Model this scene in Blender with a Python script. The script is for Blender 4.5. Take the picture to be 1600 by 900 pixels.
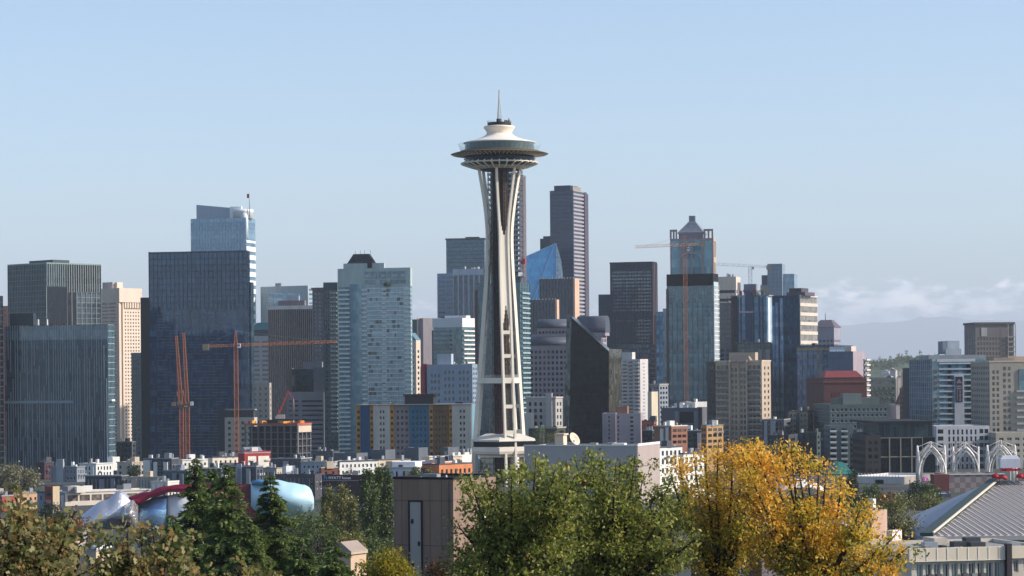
import bpy, math, random
import numpy as np
from mathutils import Vector, Matrix
R = math.radians
rnd = random.Random(7)
for o in list(bpy.data.objects): bpy.data.objects.remove(o)
SC = bpy.context.scene
COL = SC.collection
# ------------------------------------------------------------------ camera
# pixel measures below are those of a 1600 x 900 frame; F is the focal length in such pixels,
# CZ the camera's height, (800, HY) the point the level view axis goes through
F, CZ, HY, ROLL = 4000.0, 50.0, 588.0, 0.0087
cd = bpy.data.cameras.new('camera'); cam = bpy.data.objects.new('camera', cd); COL.objects.link(cam)
cam.location = (0, 0, CZ)
cam.rotation_euler = (Matrix.Rotation(R(90), 3, 'X') @ Matrix.Rotation(-math.atan(ROLL), 3, 'Z')).to_euler()
cd.sensor_width = 36; cd.lens = 36*F/1600; cd.shift_y = (HY-450)/1600
cd.clip_start = 1; cd.clip_end = 160000
SC.camera = cam
SC.render.resolution_x = 1024; SC.render.resolution_y = 576
# ------------------------------------------------------------------ sky, sun, exposure
SUN_EL, SUN_AZ = R(31), R(97)           # azimuth clockwise from the view direction (+Y)
w = bpy.data.worlds.new('World'); SC.world = w; w.use_nodes = True
def N(nt, t, **k):
    n = nt.nodes.new(t)
    for a, v in k.items():
        if a.startswith('i_'): n.inputs[a[2:].replace('_', ' ')].default_value = v
        else: setattr(n, a, v)
    return n
def sky_nodes():
    nt = w.node_tree; nt.nodes.clear(); L = nt.links.new
    sky = N(nt, 'ShaderNodeTexSky', sky_type='NISHITA', sun_disc=False)
    sky.sun_elevation = SUN_EL; sky.sun_rotation = SUN_AZ
    sky.altitude = 50; sky.air_density = .8; sky.dust_density = 1.0; sky.ozone_density = 1.75
    tc = N(nt, 'ShaderNodeTexCoord')
    mp = N(nt, 'ShaderNodeMapping'); mp.inputs['Scale'].default_value = (42, 42, 110)
    L(tc.outputs['Generated'], mp.inputs['Vector'])
    nz = N(nt, 'ShaderNodeTexNoise'); nz.inputs['Scale'].default_value = 1.5; nz.inputs['Detail'].default_value = 10; nz.inputs['Roughness'].default_value = .6
    L(mp.outputs[0], nz.inputs['Vector'])
    sx = N(nt, 'ShaderNodeSeparateXYZ'); L(tc.outputs['Generated'], sx.inputs[0])
    band = N(nt, 'ShaderNodeValToRGB'); e = band.color_ramp.elements
    e[0].position = .012; e[0].color = (.75,)*3+(1,); e[1].position = .060; e[1].color = (0, 0, 0, 1)
    a = band.color_ramp.elements.new(.026); a.color = (.95,)*3+(1,)
    a = band.color_ramp.elements.new(.036); a.color = (.62,)*3+(1,)
    a = band.color_ramp.elements.new(.043); a.color = (.2,)*3+(1,)
    L(sx.outputs['Z'], band.inputs[0])
    side = N(nt, 'ShaderNodeMapRange'); side.inputs['From Min'].default_value = .06; side.inputs['From Max'].default_value = .15
    side.inputs['To Min'].default_value = .72; side.inputs['To Max'].default_value = 1.0
    L(sx.outputs['X'], side.inputs['Value'])
    m0 = N(nt, 'ShaderNodeMath', operation='MULTIPLY'); L(band.outputs[0], m0.inputs[0]); L(side.outputs[0], m0.inputs[1])
    m1 = N(nt, 'ShaderNodeMath', operation='MULTIPLY_ADD'); m1.inputs[1].default_value = .62; L(m0.outputs[0], m1.inputs[0]); L(nz.outputs['Fac'], m1.inputs[2])
    cl = N(nt, 'ShaderNodeMapRange', interpolation_type='SMOOTHSTEP'); cl.inputs['From Min'].default_value = .93; cl.inputs['From Max'].default_value = 1.12
    L(m1.outputs[0], cl.inputs['Value'])
    nz2 = N(nt, 'ShaderNodeTexNoise'); nz2.inputs['Scale'].default_value = 1.7; nz2.inputs['Detail'].default_value = 5
    L(mp.outputs[0], nz2.inputs['Vector'])
    cr = N(nt, 'ShaderNodeValToRGB'); cr.color_ramp.elements[0].position = .35; cr.color_ramp.elements[0].color = (7.4, 7.9, 8.6, 1); cr.color_ramp.elements[1].position = .62; cr.color_ramp.elements[1].color = (12.4, 11.3, 10.7, 1)
    L(nz2.outputs['Fac'], cr.inputs[0])
    mx = N(nt, 'ShaderNodeMix', data_type='RGBA'); L(cl.outputs[0], mx.inputs['Factor']); L(sky.outputs[0], mx.inputs[6]); L(cr.outputs[0], mx.inputs[7])
    bg = N(nt, 'ShaderNodeBackground'); bg.inputs['Strength'].default_value = SKY_STRENGTH
    L(mx.outputs[2], bg.inputs['Color'])
    out = N(nt, 'ShaderNodeOutputWorld'); L(bg.outputs[0], out.inputs['Surface'])
SKY_STRENGTH = .15
sky_nodes()
sl = bpy.data.lights.new('sun', 'SUN'); sun = bpy.data.objects.new('sun', sl); COL.objects.link(sun)
sl.energy = 4.6; sl.angle = R(.5); sl.color = (1, .92, .82)
sdir = Vector((math.cos(SUN_EL)*math.sin(SUN_AZ), math.cos(SUN_EL)*math.cos(SUN_AZ), math.sin(SUN_EL)))
sun.rotation_euler = sdir.to_track_quat('Z', 'Y').to_euler(); sun.location = (300, 0, 400)
SC.view_settings.view_transform = 'Standard'; SC.view_settings.look = 'None'
SC.view_settings.exposure = .38; SC.view_settings.gamma = 1
SC.render.engine = 'CYCLES'; SC.cycles.use_denoising = True
SC.cycles.max_bounces = 5; SC.cycles.diffuse_bounces = 2; SC.cycles.glossy_bounces = 2; SC.cycles.transmission_bounces = 3
SC.cycles.transparent_max_bounces = 6; SC.cycles.volume_bounces = 0; SC.cycles.caustics_reflective = False; SC.cycles.caustics_refractive = False
# ------------------------------------------------------------------ helpers: measuring
def U(px, py):                       # takes the camera's roll out of a measured point
    return px-(py-HY)*ROLL, py+(px-800)*ROLL
def P(px, py, Y):
    a, b = U(px, py)
    return Vector(((a-800)/F*Y, Y, CZ+(HY-b)/F*Y))
_G = [(-400, 58), (-60, 50), (0, 46), (40, 41), (100, 33), (200, 22), (300, 14), (450, 5), (650, -3), (900, -6), (1150, -2), (1250, 0), (1330, -3), (1420, -9), (2200, -6), (3500, 2), (5500, 2), (7500, 12), (9000, 5), (14000, 0), (60000, 0)]
def ground(Y):
    for (a, za), (b, zb) in zip(_G, _G[1:]):
        if a <= Y <= b: return za+(zb-za)*(Y-a)/(b-a)
    return 0
# ------------------------------------------------------------------ helpers: materials
def lin(h):
    if not isinstance(h, str): return tuple(h)[:3]
    h = h.lstrip('#')
    f = lambda v: v/12.92 if v <= .04045 else ((v+.055)/1.055)**2.4
    return tuple(f(int(h[i:i+2], 16)/255) for i in (0, 2, 4))
_mats = {}
def newmat(name):
    m = bpy.data.materials.new(name); m.use_nodes = True
    return m, m.node_tree, m.node_tree.nodes['Principled BSDF']
def paint(h, rough=.75, var=.16, scale=.22, metal=0.0, spec=.3, streak=.25):
    k = ('p', h, rough, var, scale, metal, streak)
    if k in _mats: return _mats[k]
    m, nt, b = newmat('paint'); L = nt.links.new; c = lin(h)
    tc = N(nt, 'ShaderNodeTexCoord'); mp = N(nt, 'ShaderNodeMapping'); mp.inputs['Scale'].default_value = (1, 1, streak)
    L(tc.outputs['Object'], mp.inputs['Vector'])
    nz = N(nt, 'ShaderNodeTexNoise'); nz.inputs['Scale'].default_value = scale; nz.inputs['Detail'].default_value = 6; nz.inputs['Roughness'].default_value = .65
    L(mp.outputs[0], nz.inputs['Vector'])
    cr = N(nt, 'ShaderNodeValToRGB'); e = cr.color_ramp.elements
    e[0].position = .3; e[0].color = tuple(v*(1-var) for v in c)+(1,); e[1].position = .7; e[1].color = tuple(min(.92, v*(1+var*.6)) for v in c)+(1,)
    L(nz.outputs['Fac'], cr.inputs[0]); L(cr.outputs[0], b.inputs['Base Color'])
    b.inputs['Roughness'].default_value = rough; b.inputs['Metallic'].default_value = metal; b.inputs['Specular IOR Level'].default_value = spec
    _mats[k] = m
    return m
def plain(h, rough=.6, metal=0.0, spec=.4):
    return paint(h, rough, .06, .5, metal, spec)
def glass(dark, light, bw=1.5, fh=3.8, bias=2.0, ior=1.9, tilt=.02, rough=.06, big=.5, blinds=0.0):
    """coated facade glass: every panel (bw x fh metres of the face) has a shade and a slight tilt of its own"""
    k = ('g', dark, light, bw, fh, bias, ior, tilt, rough, big, blinds)
    if k in _mats: return _mats[k]
    m, nt, b = newmat('facade_glass'); L = nt.links.new
    uv = N(nt, 'ShaderNodeUVMap')
    dv = N(nt, 'ShaderNodeVectorMath', operation='DIVIDE'); dv.inputs[1].default_value = (bw, fh, 1); L(uv.outputs[0], dv.inputs[0])
    fl = N(nt, 'ShaderNodeVectorMath', operation='FLOOR'); L(dv.outputs[0], fl.inputs[0])
    oi = N(nt, 'ShaderNodeObjectInfo')
    ad = N(nt, 'ShaderNodeVectorMath', operation='ADD'); L(fl.outputs[0], ad.inputs[0]); L(oi.outputs['Location'], ad.inputs[1])
    wn = N(nt, 'ShaderNodeTexWhiteNoise', noise_dimensions='3D'); L(ad.outputs[0], wn.inputs['Vector'])
    fy = N(nt, 'ShaderNodeVectorMath', operation='MULTIPLY'); fy.inputs[1].default_value = (0, 1, 0); L(fl.outputs[0], fy.inputs[0])
    f2 = N(nt, 'ShaderNodeVectorMath', operation='ADD'); L(fy.outputs[0], f2.inputs[0]); L(oi.outputs['Location'], f2.inputs[1])
    w2 = N(nt, 'ShaderNodeTexWhiteNoise', noise_dimensions='3D'); L(f2.outputs[0], w2.inputs['Vector'])
    av_ = N(nt, 'ShaderNodeMix', data_type='FLOAT'); av_.inputs[0].default_value = .4; L(wn.outputs['Value'], av_.inputs[2]); L(w2.outputs['Value'], av_.inputs[3])
    pw = N(nt, 'ShaderNodeMath', operation='POWER'); pw.inputs[1].default_value = bias; L(av_.outputs[0], pw.inputs[0])
    n2 = N(nt, 'ShaderNodeTexNoise'); n2.inputs['Scale'].default_value = .012; n2.inputs['Detail'].default_value = 5; L(uv.outputs[0], n2.inputs['Vector'])
    mr = N(nt, 'ShaderNodeMapRange'); mr.inputs['From Min'].default_value = .3; mr.inputs['From Max'].default_value = .7; mr.inputs['To Min'].default_value = -big*.3; mr.inputs['To Max'].default_value = big*.3
    L(n2.outputs['Fac'], mr.inputs['Value'])
    sm = N(nt, 'ShaderNodeMath', operation='ADD', use_clamp=True); L(pw.outputs[0], sm.inputs[0]); L(mr.outputs[0], sm.inputs[1])
    mx = N(nt, 'ShaderNodeMix', data_type='RGBA'); mx.inputs[6].default_value = lin(dark)+(1,); mx.inputs[7].default_value = lin(light)+(1,)
    L(sm.outputs[0], mx.inputs['Factor']); last = mx.outputs[2]
    if blinds:
        gt = N(nt, 'ShaderNodeMath', operation='GREATER_THAN'); gt.inputs[1].default_value = 1-blinds; L(wn.outputs['Value'], gt.inputs[0])
        m2 = N(nt, 'ShaderNodeMix', data_type='RGBA'); m2.inputs[7].default_value = (.34, .34, .32, 1); L(gt.outputs[0], m2.inputs['Factor']); L(last, m2.inputs[6]); last = m2.outputs[2]
    L(last, b.inputs['Base Color'])
    ge = N(nt, 'ShaderNodeNewGeometry')
    n3 = N(nt, 'ShaderNodeTexNoise'); n3.inputs['Scale'].default_value = .4; n3.inputs['Detail'].default_value = 2; L(uv.outputs[0], n3.inputs['Vector'])
    av = N(nt, 'ShaderNodeVectorMath', operation='ADD'); L(wn.outputs['Color'], av.inputs[0]); L(n3.outputs['Color'], av.inputs[1])
    sb = N(nt, 'ShaderNodeVectorMath', operation='SUBTRACT'); sb.inputs[1].default_value = (1, 1, 1); L(av.outputs[0], sb.inputs[0])
    sc = N(nt, 'ShaderNodeVectorMath', operation='SCALE'); sc.inputs['Scale'].default_value = tilt*.6; L(sb.outputs[0], sc.inputs[0])
    an = N(nt, 'ShaderNodeVectorMath', operation='ADD'); L(ge.outputs['Normal'], an.inputs[0]); L(sc.outputs[0], an.inputs[1])
    nn = N(nt, 'ShaderNodeVectorMath', operation='NORMALIZE'); L(an.outputs[0], nn.inputs[0]); L(nn.outputs[0], b.inputs['Normal'])
    b.inputs['Roughness'].default_value = rough; b.inputs['IOR'].default_value = ior; b.inputs['Specular Tint'].default_value = (.6, .75, 1, 1)
    _mats[k] = m
    return m
def pane(dark='#0c1116', light='#3a4148', ior=1.7):
    """window glass, each window with a shade of its own"""
    k = ('w', dark, light, ior)
    if k in _mats: return _mats[k]
    m, nt, b = newmat('window_glass'); L = nt.links.new
    oi = N(nt, 'ShaderNodeObjectInfo'); ge = N(nt, 'ShaderNodeTexCoord')
    sn = N(nt, 'ShaderNodeVectorMath', operation='SNAP'); sn.inputs[1].default_value = (2.4, 2.4, 2.4); L(ge.outputs['Object'], sn.inputs[0])
    ad = N(nt, 'ShaderNodeVectorMath', operation='ADD'); L(sn.outputs[0], ad.inputs[0]); L(oi.outputs['Location'], ad.inputs[1])
    wn = N(nt, 'ShaderNodeTexWhiteNoise', noise_dimensions='3D'); L(ad.outputs[0], wn.inputs['Vector'])
    cr = N(nt, 'ShaderNodeValToRGB'); e = cr.color_ramp.elements
    e[0].position = .35; e[0].color = lin(dark)+(1,); e[1].position = 1; e[1].color = lin(light)+(1,)
    L(wn.outputs['Value'], cr.inputs[0]); L(cr.outputs[0], b.inputs['Base Color'])
    b.inputs['Roughness'].default_value = .08; b.inputs['IOR'].default_value = ior
    _mats[k] = m
    return m
# ------------------------------------------------------------------ helpers: meshes and objects
class MB:
    def __init__(s): s.v = []; s.f = []; s.m = []; s.c = {}; s.smooth = []
    def vert(s, p):
        k = (round(p[0], 3), round(p[1], 3), round(p[2], 3))
        i = s.c.get(k)
        if i is None: i = s.c[k] = len(s.v); s.v.append(k)
        return i
    def raw(s, p): s.v.append(tuple(p)); return len(s.v)-1
    def face(s, idx, m=0, sm=False): s.f.append(tuple(idx)); s.m.append(m); s.smooth.append(sm)
    def quad(s, a, b, c, d, m=0): s.face([s.vert(a), s.vert(b), s.vert(c), s.vert(d)], m)
    def box(s, x0, x1, y0, y1, z0, z1, m=0):
        i = [s.raw(p) for p in ((x0, y0, z0), (x1, y0, z0), (x1, y1, z0), (x0, y1, z0), (x0, y0, z1), (x1, y0, z1), (x1, y1, z1), (x0, y1, z1))]
        for q in ((0, 1, 5, 4), (1, 2, 6, 5), (2, 3, 7, 6), (3, 0, 4, 7), (4, 5, 6, 7), (3, 2, 1, 0)): s.face([i[j] for j in q], m)
    def prism(s, poly, z0, z1, m=0):            # poly: ccw (x, y)
        a = [s.raw((x, y, z0)) for x, y in poly]; b = [s.raw((x, y, z1)) for x, y in poly]; n = len(poly)
        for i in range(n): s.face([a[i], a[(i+1) % n], b[(i+1) % n], b[i]], m)
        s.face(b, m); s.face(a[::-1], m)
    def loft(s, rings, m=0, cap=True, sm=False, closed=True):
        I = [[s.raw(p) for p in r] for r in rings]; n = len(rings[0])
        for a, b in zip(I, I[1:]):
            for i in range(n if closed else n-1): s.face([a[i], a[(i+1) % n], b[(i+1) % n], b[i]], m, sm)
        if cap: s.face(I[0][::-1], m); s.face(I[-1], m)
    def lathe(s, prof, n=48, c=(0, 0), m=0, sm=True, cap=True):
        s.loft([[(c[0]+r*math.cos(2*math.pi*i/n), c[1]+r*math.sin(2*math.pi*i/n), z) for i in range(n)] for r, z in prof], m, cap, sm)
    def tube(s, pts, rads, n=6, m=0, sm=True):
        pts = [Vector(p) for p in pts]; rings = []
        if not hasattr(rads, '__len__'): rads = [rads]*len(pts)
        for i, p in enumerate(pts):
            t = (pts[min(i+1, len(pts)-1)]-pts[max(i-1, 0)]).normalized()
            a = t.orthogonal().normalized() if abs(t.z) > .9 else t.cross(Vector((0, 0, 1))).normalized()
            if abs(t.z) > .9: a = (Vector((1, 0, 0))-t*t.x).normalized()
            b = t.cross(a)
            rings.append([p+(a*math.cos(2*math.pi*k/n+.785)+b*math.sin(2*math.pi*k/n+.785))*rads[i] for k in range(n)])
        s.loft(rings, m, True, sm)
    def bar(s, p, q, r, m=0): s.tube([p, q], r, 4, m, False)
    def obj(s, name, mats, parent=None, uv=True):
        me = bpy.data.meshes.new(name); me.from_pydata(s.v, [], s.f)
        for x in (mats if isinstance(mats, (list, tuple)) else [mats]): me.materials.append(x)
        me.polygons.foreach_set('material_index', s.m); me.polygons.foreach_set('use_smooth', s.smooth)
        if uv:
            ul = me.uv_layers.new(name='uv'); nl = len(me.loops)
            vi = np.empty(nl, np.int32); me.loops.foreach_get('vertex_index', vi)
            co = np.empty(len(me.vertices)*3, np.float32); me.vertices.foreach_get('co', co); co = co.reshape(-1, 3)
            no = np.empty(len(me.polygons)*3, np.float32); me.polygons.foreach_get('normal', no); no = np.abs(no.reshape(-1, 3))
            lt = np.empty(len(me.polygons), np.int32); me.polygons.foreach_get('loop_total', lt)
            ax = np.repeat(no.argmax(1), lt); p = co[vi]
            u = np.where(ax == 0, p[:, 1]+500, p[:, 0]); v = np.where(ax == 2, p[:, 1], p[:, 2])
            ul.data.foreach_set('uv', np.stack([u, v], 1).astype(np.float32).ravel())
        o = bpy.data.objects.new(name, me); COL.objects.link(o)
        if parent is not None: o.parent = parent
        return o
def tag(o, label=None, cat=None, group=None, kind=None):
    for k, v in (('label', label), ('category', cat), ('group', group), ('kind', kind)):
        if v: o[k] = v
    return o
def thing(name, label, cat, loc=(0, 0, 0), rz=0, group=None):
    o = bpy.data.objects.new(name, None); COL.objects.link(o); o.location = loc; o.rotation_euler = (0, 0, rz)
    o.empty_display_size = 1
    return tag(o, label, cat, group)
def put(src, parent, loc, rz=0, scale=None):
    o = src.copy(); COL.objects.link(o); o.parent = parent; o.location = loc; o.rotation_euler = (0, 0, rz)
    if scale: o.scale = scale
    return o
# ------------------------------------------------------------------ helpers: buildings
_win = {}
def window_mesh(wd, ht, gm, fm, fr=.14, bars=0):
    k = (round(wd, 2), round(ht, 2), gm.name, fm.name if fm else '', bars)
    if k in _win: return _win[k]
    mb = MB()
    if fm:
        mb.box(-wd/2+fr, wd/2-fr, 0, .05, fr, ht-fr, 0)
        mb.box(-wd/2, -wd/2+fr, -.06, .06, 0, ht, 1); mb.box(wd/2-fr, wd/2, -.06, .06, 0, ht, 1)
        mb.box(-wd/2+fr, wd/2-fr, -.06, .06, 0, fr, 1); mb.box(-wd/2+fr, wd/2-fr, -.06, .06, ht-fr, ht, 1)
        for b in range(bars):
            x = -wd/2+wd*(b+1)/(bars+1); mb.box(x-.05, x+.05, -.05, -.001, fr, ht-fr, 1)
    else: mb.box(-wd/2, wd/2, 0, .06, 0, ht, 0)
    o = mb.obj('window', [gm, fm] if fm else [gm]); COL.objects.unlink(o)
    _win[k] = o.data; bpy.data.objects.remove(o)
    return _win[k]
class B:
    """a building: x0..x1 is one face and x1..x2 the other as measured at their top, Y the distance of the edge between them.
    th: how far the front turns away (degrees). side='right': front is x0..x1; side='left': front is x1..x2."""
    def __init__(s, name, label, cat, x0, x1, x2, top, Y, th=20, side='right', d=None, zb=None, group=None):
        s.th = t = R(th); s.side = side; s.Y = Y
        c = P(x1, top, Y); z0 = ground(Y)-.5 if zb is None else zb
        s.z0 = z0; s.h = c.z-z0
        k = lambda px: (U(px, top)[0]-800)/F
        ex = Vector((math.cos(t), -math.sin(t), 0)); ey = Vector((math.sin(t), math.cos(t), 0))
        if side == 'right':
            k0 = k(x0); s.w = (c.x-k0*c.y)/(math.cos(t)+k0*math.sin(t))
            k2 = k(x2); q = math.sin(t)-k2*math.cos(t)
            s.d = d or ((k2*c.y-c.x)/q if q > .01 and x2 > x1 else s.w*.8)
            org = c-ex*s.w
        else:
            k2 = k(x2); s.w = (k2*c.y-c.x)/(math.cos(t)+k2*math.sin(t))
            k0 = k(x0); q = math.sin(t)-k0*math.cos(t)
            s.d = d or ((k0*c.y-c.x)/q if abs(q) > .01 and x0 < x1 else s.w*.8)
            org = Vector(c)
        org.z = z0; s.org = org; s.ex = ex; s.ey = ey
        s.e = thing(name, label, cat, org, -t, group)
    def u(s, px, v=0, py=HY):
        k = (U(px, py)[0]-800)/F
        o = s.org+s.ey*v
        return (k*o.y-o.x)/(s.ex.x-k*s.ex.y)
    def v(s, px, u, py=HY):
        k = (U(px, py)[0]-800)/F
        o = s.org+s.ex*u
        return (k*o.y-o.x)/(s.ey.x-k*s.ey.y)
    def z(s, px, py, u=None, v=0):
        if u is None: u = s.u(px, v, py)
        q = s.org+s.ex*u+s.ey*v
        return P(px, py, q.y).z-s.z0
    def T(s, f):
        return {'f': lambda u, v, o=0: (u, -o, v), 'r': lambda u, v, o=0: (s.w+o, u, v), 'l': lambda u, v, o=0: (-o, s.d-u, v)}[f]
    def size(s, f): return s.w if f == 'f' else s.d
    def shell(s, mat, roof=None, name='wall', parapet=.9, **faces):
        """walls with real window openings; faces: f=, r=, l= each a list of window fields
        (u0, u1, z0, z1, cols, rows, wu, wv, glass, frame, skip)"""
        mb = MB(); W, D, H = s.w, s.d, s.h; todo = []
        for f in 'frl':
            T = s.T(f); wd = s.size(f); wins = []
            for q in faces.get(f) or []:
                u0, u1, a0, a1, nc, nr, wu, wv, gm = q[:9]; fm = q[9] if len(q) > 9 else None; skip = q[10] if len(q) > 10 else None; bars = q[11] if len(q) > 11 else 0
                bu = (u1-u0)/nc; bv = (a1-a0)/nr
                for i in range(nc):
                    for j in range(nr):
                        if skip and skip(i, j): continue
                        wins.append((u0+bu*(i+.5-wu/2), u0+bu*(i+.5+wu/2), a0+bv*(j+.5-wv/2), a0+bv*(j+.5+wv/2), gm, fm, bars))
            us = sorted({0, round(wd, 3)} | {round(x, 3) for q in wins for x in q[:2]}); vs = sorted({0, round(H, 3)} | {round(x, 3) for q in wins for x in q[2:4]})
            iu = {x: i for i, x in enumerate(us)}; iv = {x: i for i, x in enumerate(vs)}
            hole = set(); dp = .35
            for q in wins:
                for i in range(iu[round(q[0], 3)], iu[round(q[1], 3)]):
                    for j in range(iv[round(q[2], 3)], iv[round(q[3], 3)]): hole.add((i, j))
            for i in range(len(us)-1):
                for j in range(len(vs)-1):
                    a, b, c, e = us[i], us[i+1], vs[j], vs[j+1]
                    if (i, j) not in hole: mb.quad(T(a, c), T(b, c), T(b, e), T(a, e))
                    else:
                        mb.quad(T(a, c, -dp), T(b, c, -dp), T(b, e, -dp), T(a, e, -dp))
                        if (i-1, j) not in hole: mb.quad(T(a, c), T(a, c, -dp), T(a, e, -dp), T(a, e))
                        if (i+1, j) not in hole: mb.quad(T(b, c, -dp), T(b, c), T(b, e), T(b, e, -dp))
                        if (i, j-1) not in hole: mb.quad(T(a, c), T(b, c), T(b, c, -dp), T(a, c, -dp))
                        if (i, j+1) not in hole: mb.quad(T(a, e, -dp), T(b, e, -dp), T(b, e), T(a, e))
            for q in wins: todo.append((f, T)+q)
        mb.quad((W, D, 0), (0, D, 0), (0, D, H), (W, D, H))
        t = .4; g = H-parapet
        for a, b in (((0, 0), (W, 0)), ((W, 0), (W, D)), ((W, D), (0, D)), ((0, D), (0, 0))):
            ia = (min(max(a[0], t), W-t), min(max(a[1], t), D-t)); ib = (min(max(b[0], t), W-t), min(max(b[1], t), D-t))
            mb.quad((*a, H), (*b, H), (*ib, H), (*ia, H)); mb.quad((*ia, H), (*ib, H), (*ib, g), (*ia, g))
        s.wall = mb.obj(name, mat, s.e)
        rb = MB(); rb.quad((t, t, g), (W-t, t, g), (W-t, D-t, g), (t, D-t, g)); rb.obj('roof', roof or ROOF, s.e)
        todo.sort(key=lambda q: -q[5]); n = 0; rest = {}
        for f, T, u0, u1, a0, a1, gm, fm, bars in todo:
            p = T((u0+u1)/2, a0, -.27); rz = {'f': 0, 'r': math.pi/2, 'l': -math.pi/2}[f]
            if n < 100:
                o = bpy.data.objects.new('window', window_mesh(u1-u0, a1-a0, gm, fm, bars=bars)); COL.objects.link(o)
                o.parent = s.e; o.location = p; o.rotation_euler = (0, 0, rz); n += 1
            else: rest.setdefault(gm.name, (gm, []))[1].append((T, u0, u1, a0, a1))
        for gm, l in rest.values():
            mb = MB()
            for T, u0, u1, a0, a1 in l: mb.quad(T(u0, a0, -.27), T(u1, a0, -.27), T(u1, a1, -.27), T(u0, a1, -.27))
            tag(mb.obj('window', gm, s.e), kind='stuff')
        return s
    def core(s, mat, name='glazing', roofmat=None, h=None, z=0):
        mb = MB(); mb.box(0, s.w, 0, s.d, z, h or s.h); s.glz = mb.obj(name, mat, s.e)
        rb = MB(); rb.box(.3, s.w-.3, .3, s.d-.3, (h or s.h)-.2, (h or s.h)+.05); rb.obj('roof', roofmat or DARKROOF, s.e)
        return s
    def mull(s, f, mat, fh=0, bw=0, hw=.4, vw=.2, ph=.15, pv=.3, z0=0, z1=None, u0=0, u1=None, name='mullions', off=0):
        """a face's grid of floor bands (every fh metres) and upright bars (every bw metres)"""
        mb = MB(); T = s.T(f); wd = s.size(f) if u1 is None else u1; z1 = s.h if z1 is None else z1
        def bx(a, b, c, e, p):
            q0, q1 = T(a, c, off), T(b, e, off+p)
            mb.box(min(q0[0], q1[0]), max(q0[0], q1[0]), min(q0[1], q1[1]), max(q0[1], q1[1]), c, e)
        if fh:
            n = max(1, round((z1-z0)/fh))
            for j in range(n+1):
                zz = z0+(z1-z0)*j/n; bx(u0, wd, max(z0, zz-hw/2), min(z1+.02, zz+hw/2), ph)
        if bw:
            n = max(1, round((wd-u0)/bw))
            for i in range(n+1):
                x = u0+(wd-u0)*i/n; bx(max(u0, x-vw/2), min(wd, x+vw/2), z0, z1+.01, pv)
        mb.obj(name, mat, s.e); return s
    def part(s, name, x0, x1, y0, y1, z0, z1, mat):
        mb = MB(); mb.box(x0, x1, y0, y1, z0, z1); return mb.obj(name, mat, s.e)
    def roofbox(s, name, px0, px1, top, mat, a=.25, b=.75, bot=None, dz=0):
        """a box standing on the roof, px0..px1 wide as seen, from a to b of the depth"""
        y0, y1 = s.d*a, s.d*b; u0, u1 = s.u(px0, y0, top), s.u(px1, y0, top); z1 = s.z(px0, top, u0, y0)
        return s.part(name, u0, u1, y0, y1, (s.h-.5 if bot is None else bot), z1, mat)
    def balconies(s, f, u0, u1, z0, z1, n, mat, dep=1.4, rail=None, railh=1.0):
        mb = MB(); T = s.T(f); wd = u1-u0; rail = rail or mat
        mb.box(0, wd, -dep, 0, -.12, .12, 0)
        mb.box(0, wd, -dep, -dep+.06, .12, railh, 1); mb.box(0, .06, -dep+.06, 0, .12, railh, 1); mb.box(wd-.06, wd, -dep+.06, 0, .12, railh, 1)
        src = mb.obj('balcony', [mat, rail], s.e); rz = {'f': 0, 'r': math.pi/2, 'l': -math.pi/2}[f]
        for j in range(n):
            p = T(u0, z0+(z1-z0)*j/max(1, n-1), .02)
            if j == 0: src.location = p; src.rotation_euler = (0, 0, rz)
            else: put(src, s.e, p, rz)
        return s
def grid(b, f, fh, bw, wu, wv, gm, fm=None, top=1.5, bot=0, l=.6, r=.6, bars=0, u0=None, u1=None, skip=None):
    """a window field over a whole face: floors of fh and bays of bw metres"""
    wd = b.size(f); a = l if u0 is None else u0; e = wd-r if u1 is None else u1
    nr = max(1, int((b.h-top-bot)/fh)); nc = max(1, round((e-a)/bw))
    z1 = b.h-top
    return (a, e, z1-nr*fh, z1, nc, nr, wu, wv, gm, fm, skip, bars)
ROOF = paint('#b9b7b2', .9, .25, .15); DARKROOF = paint('#4a4c50', .9, .3, .15)
WHITE = paint('#d9d6cf'); GRAY = paint('#8c8d90'); DKGRAY = paint('#3d4046'); CONC = paint('#97938c', .85, .25)
STEEL = paint('#9aa0a6', .45, .1, .3, .6); BLACK = paint('#17181b', .6)
PANE = pane(); PANEB = pane('#10181f', '#4d6570'); PANED = pane('#0a0c10', '#20262c')
# ------------------------------------------------------------------ ground, hills, mountains, haze
def sheet():
    mb = MB(); ys = [-400, -200, -60, 0, 40, 70, 100, 150, 200, 250, 300, 375, 450, 550, 650, 775, 900, 1025, 1150, 1250, 1700, 2200, 2800, 3500, 4200, 5000, 6500, 9000, 14000, 25000, 50000, 90000]
    for a, b in zip(ys, ys[1:]):
        wa, wb = max(600, abs(a)*.9), max(600, abs(b)*.9)
        for i in range(10):
            q = lambda w_, i_: -w_+2*w_*i_/10
            mb.quad((q(wa, i), a, ground(a)), (q(wa, i+1), a, ground(a)), (q(wb, i+1), b, ground(b)), (q(wb, i), b, ground(b)))
    m, nt, p = newmat('ground'); L = nt.links.new
    ge = N(nt, 'ShaderNodeNewGeometry'); n1 = N(nt, 'ShaderNodeTexNoise'); n1.inputs['Scale'].default_value = .02; n1.inputs['Detail'].default_value = 9
    L(ge.outputs['Position'], n1.inputs['Vector'])
    cr = N(nt, 'ShaderNodeValToRGB'); e = cr.color_ramp.elements; e[0].position = .44; e[0].color = (.04, .042, .046, 1); e[1].position = .56; e[1].color = (.028, .042, .018, 1)
    L(n1.outputs['Fac'], cr.inputs[0]); L(cr.outputs[0], p.inputs['Base Color']); p.inputs['Roughness'].default_value = .95
    tag(mb.obj('ground', m), kind='structure')
sheet()
def fbm(x, seed, o=6):
    r = random.Random(seed); s = 0; a = 1
    for i in range(o):
        s += a*math.sin(x*(1.7**i)+r.random()*9)*.5; a *= .58
    return s
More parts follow.
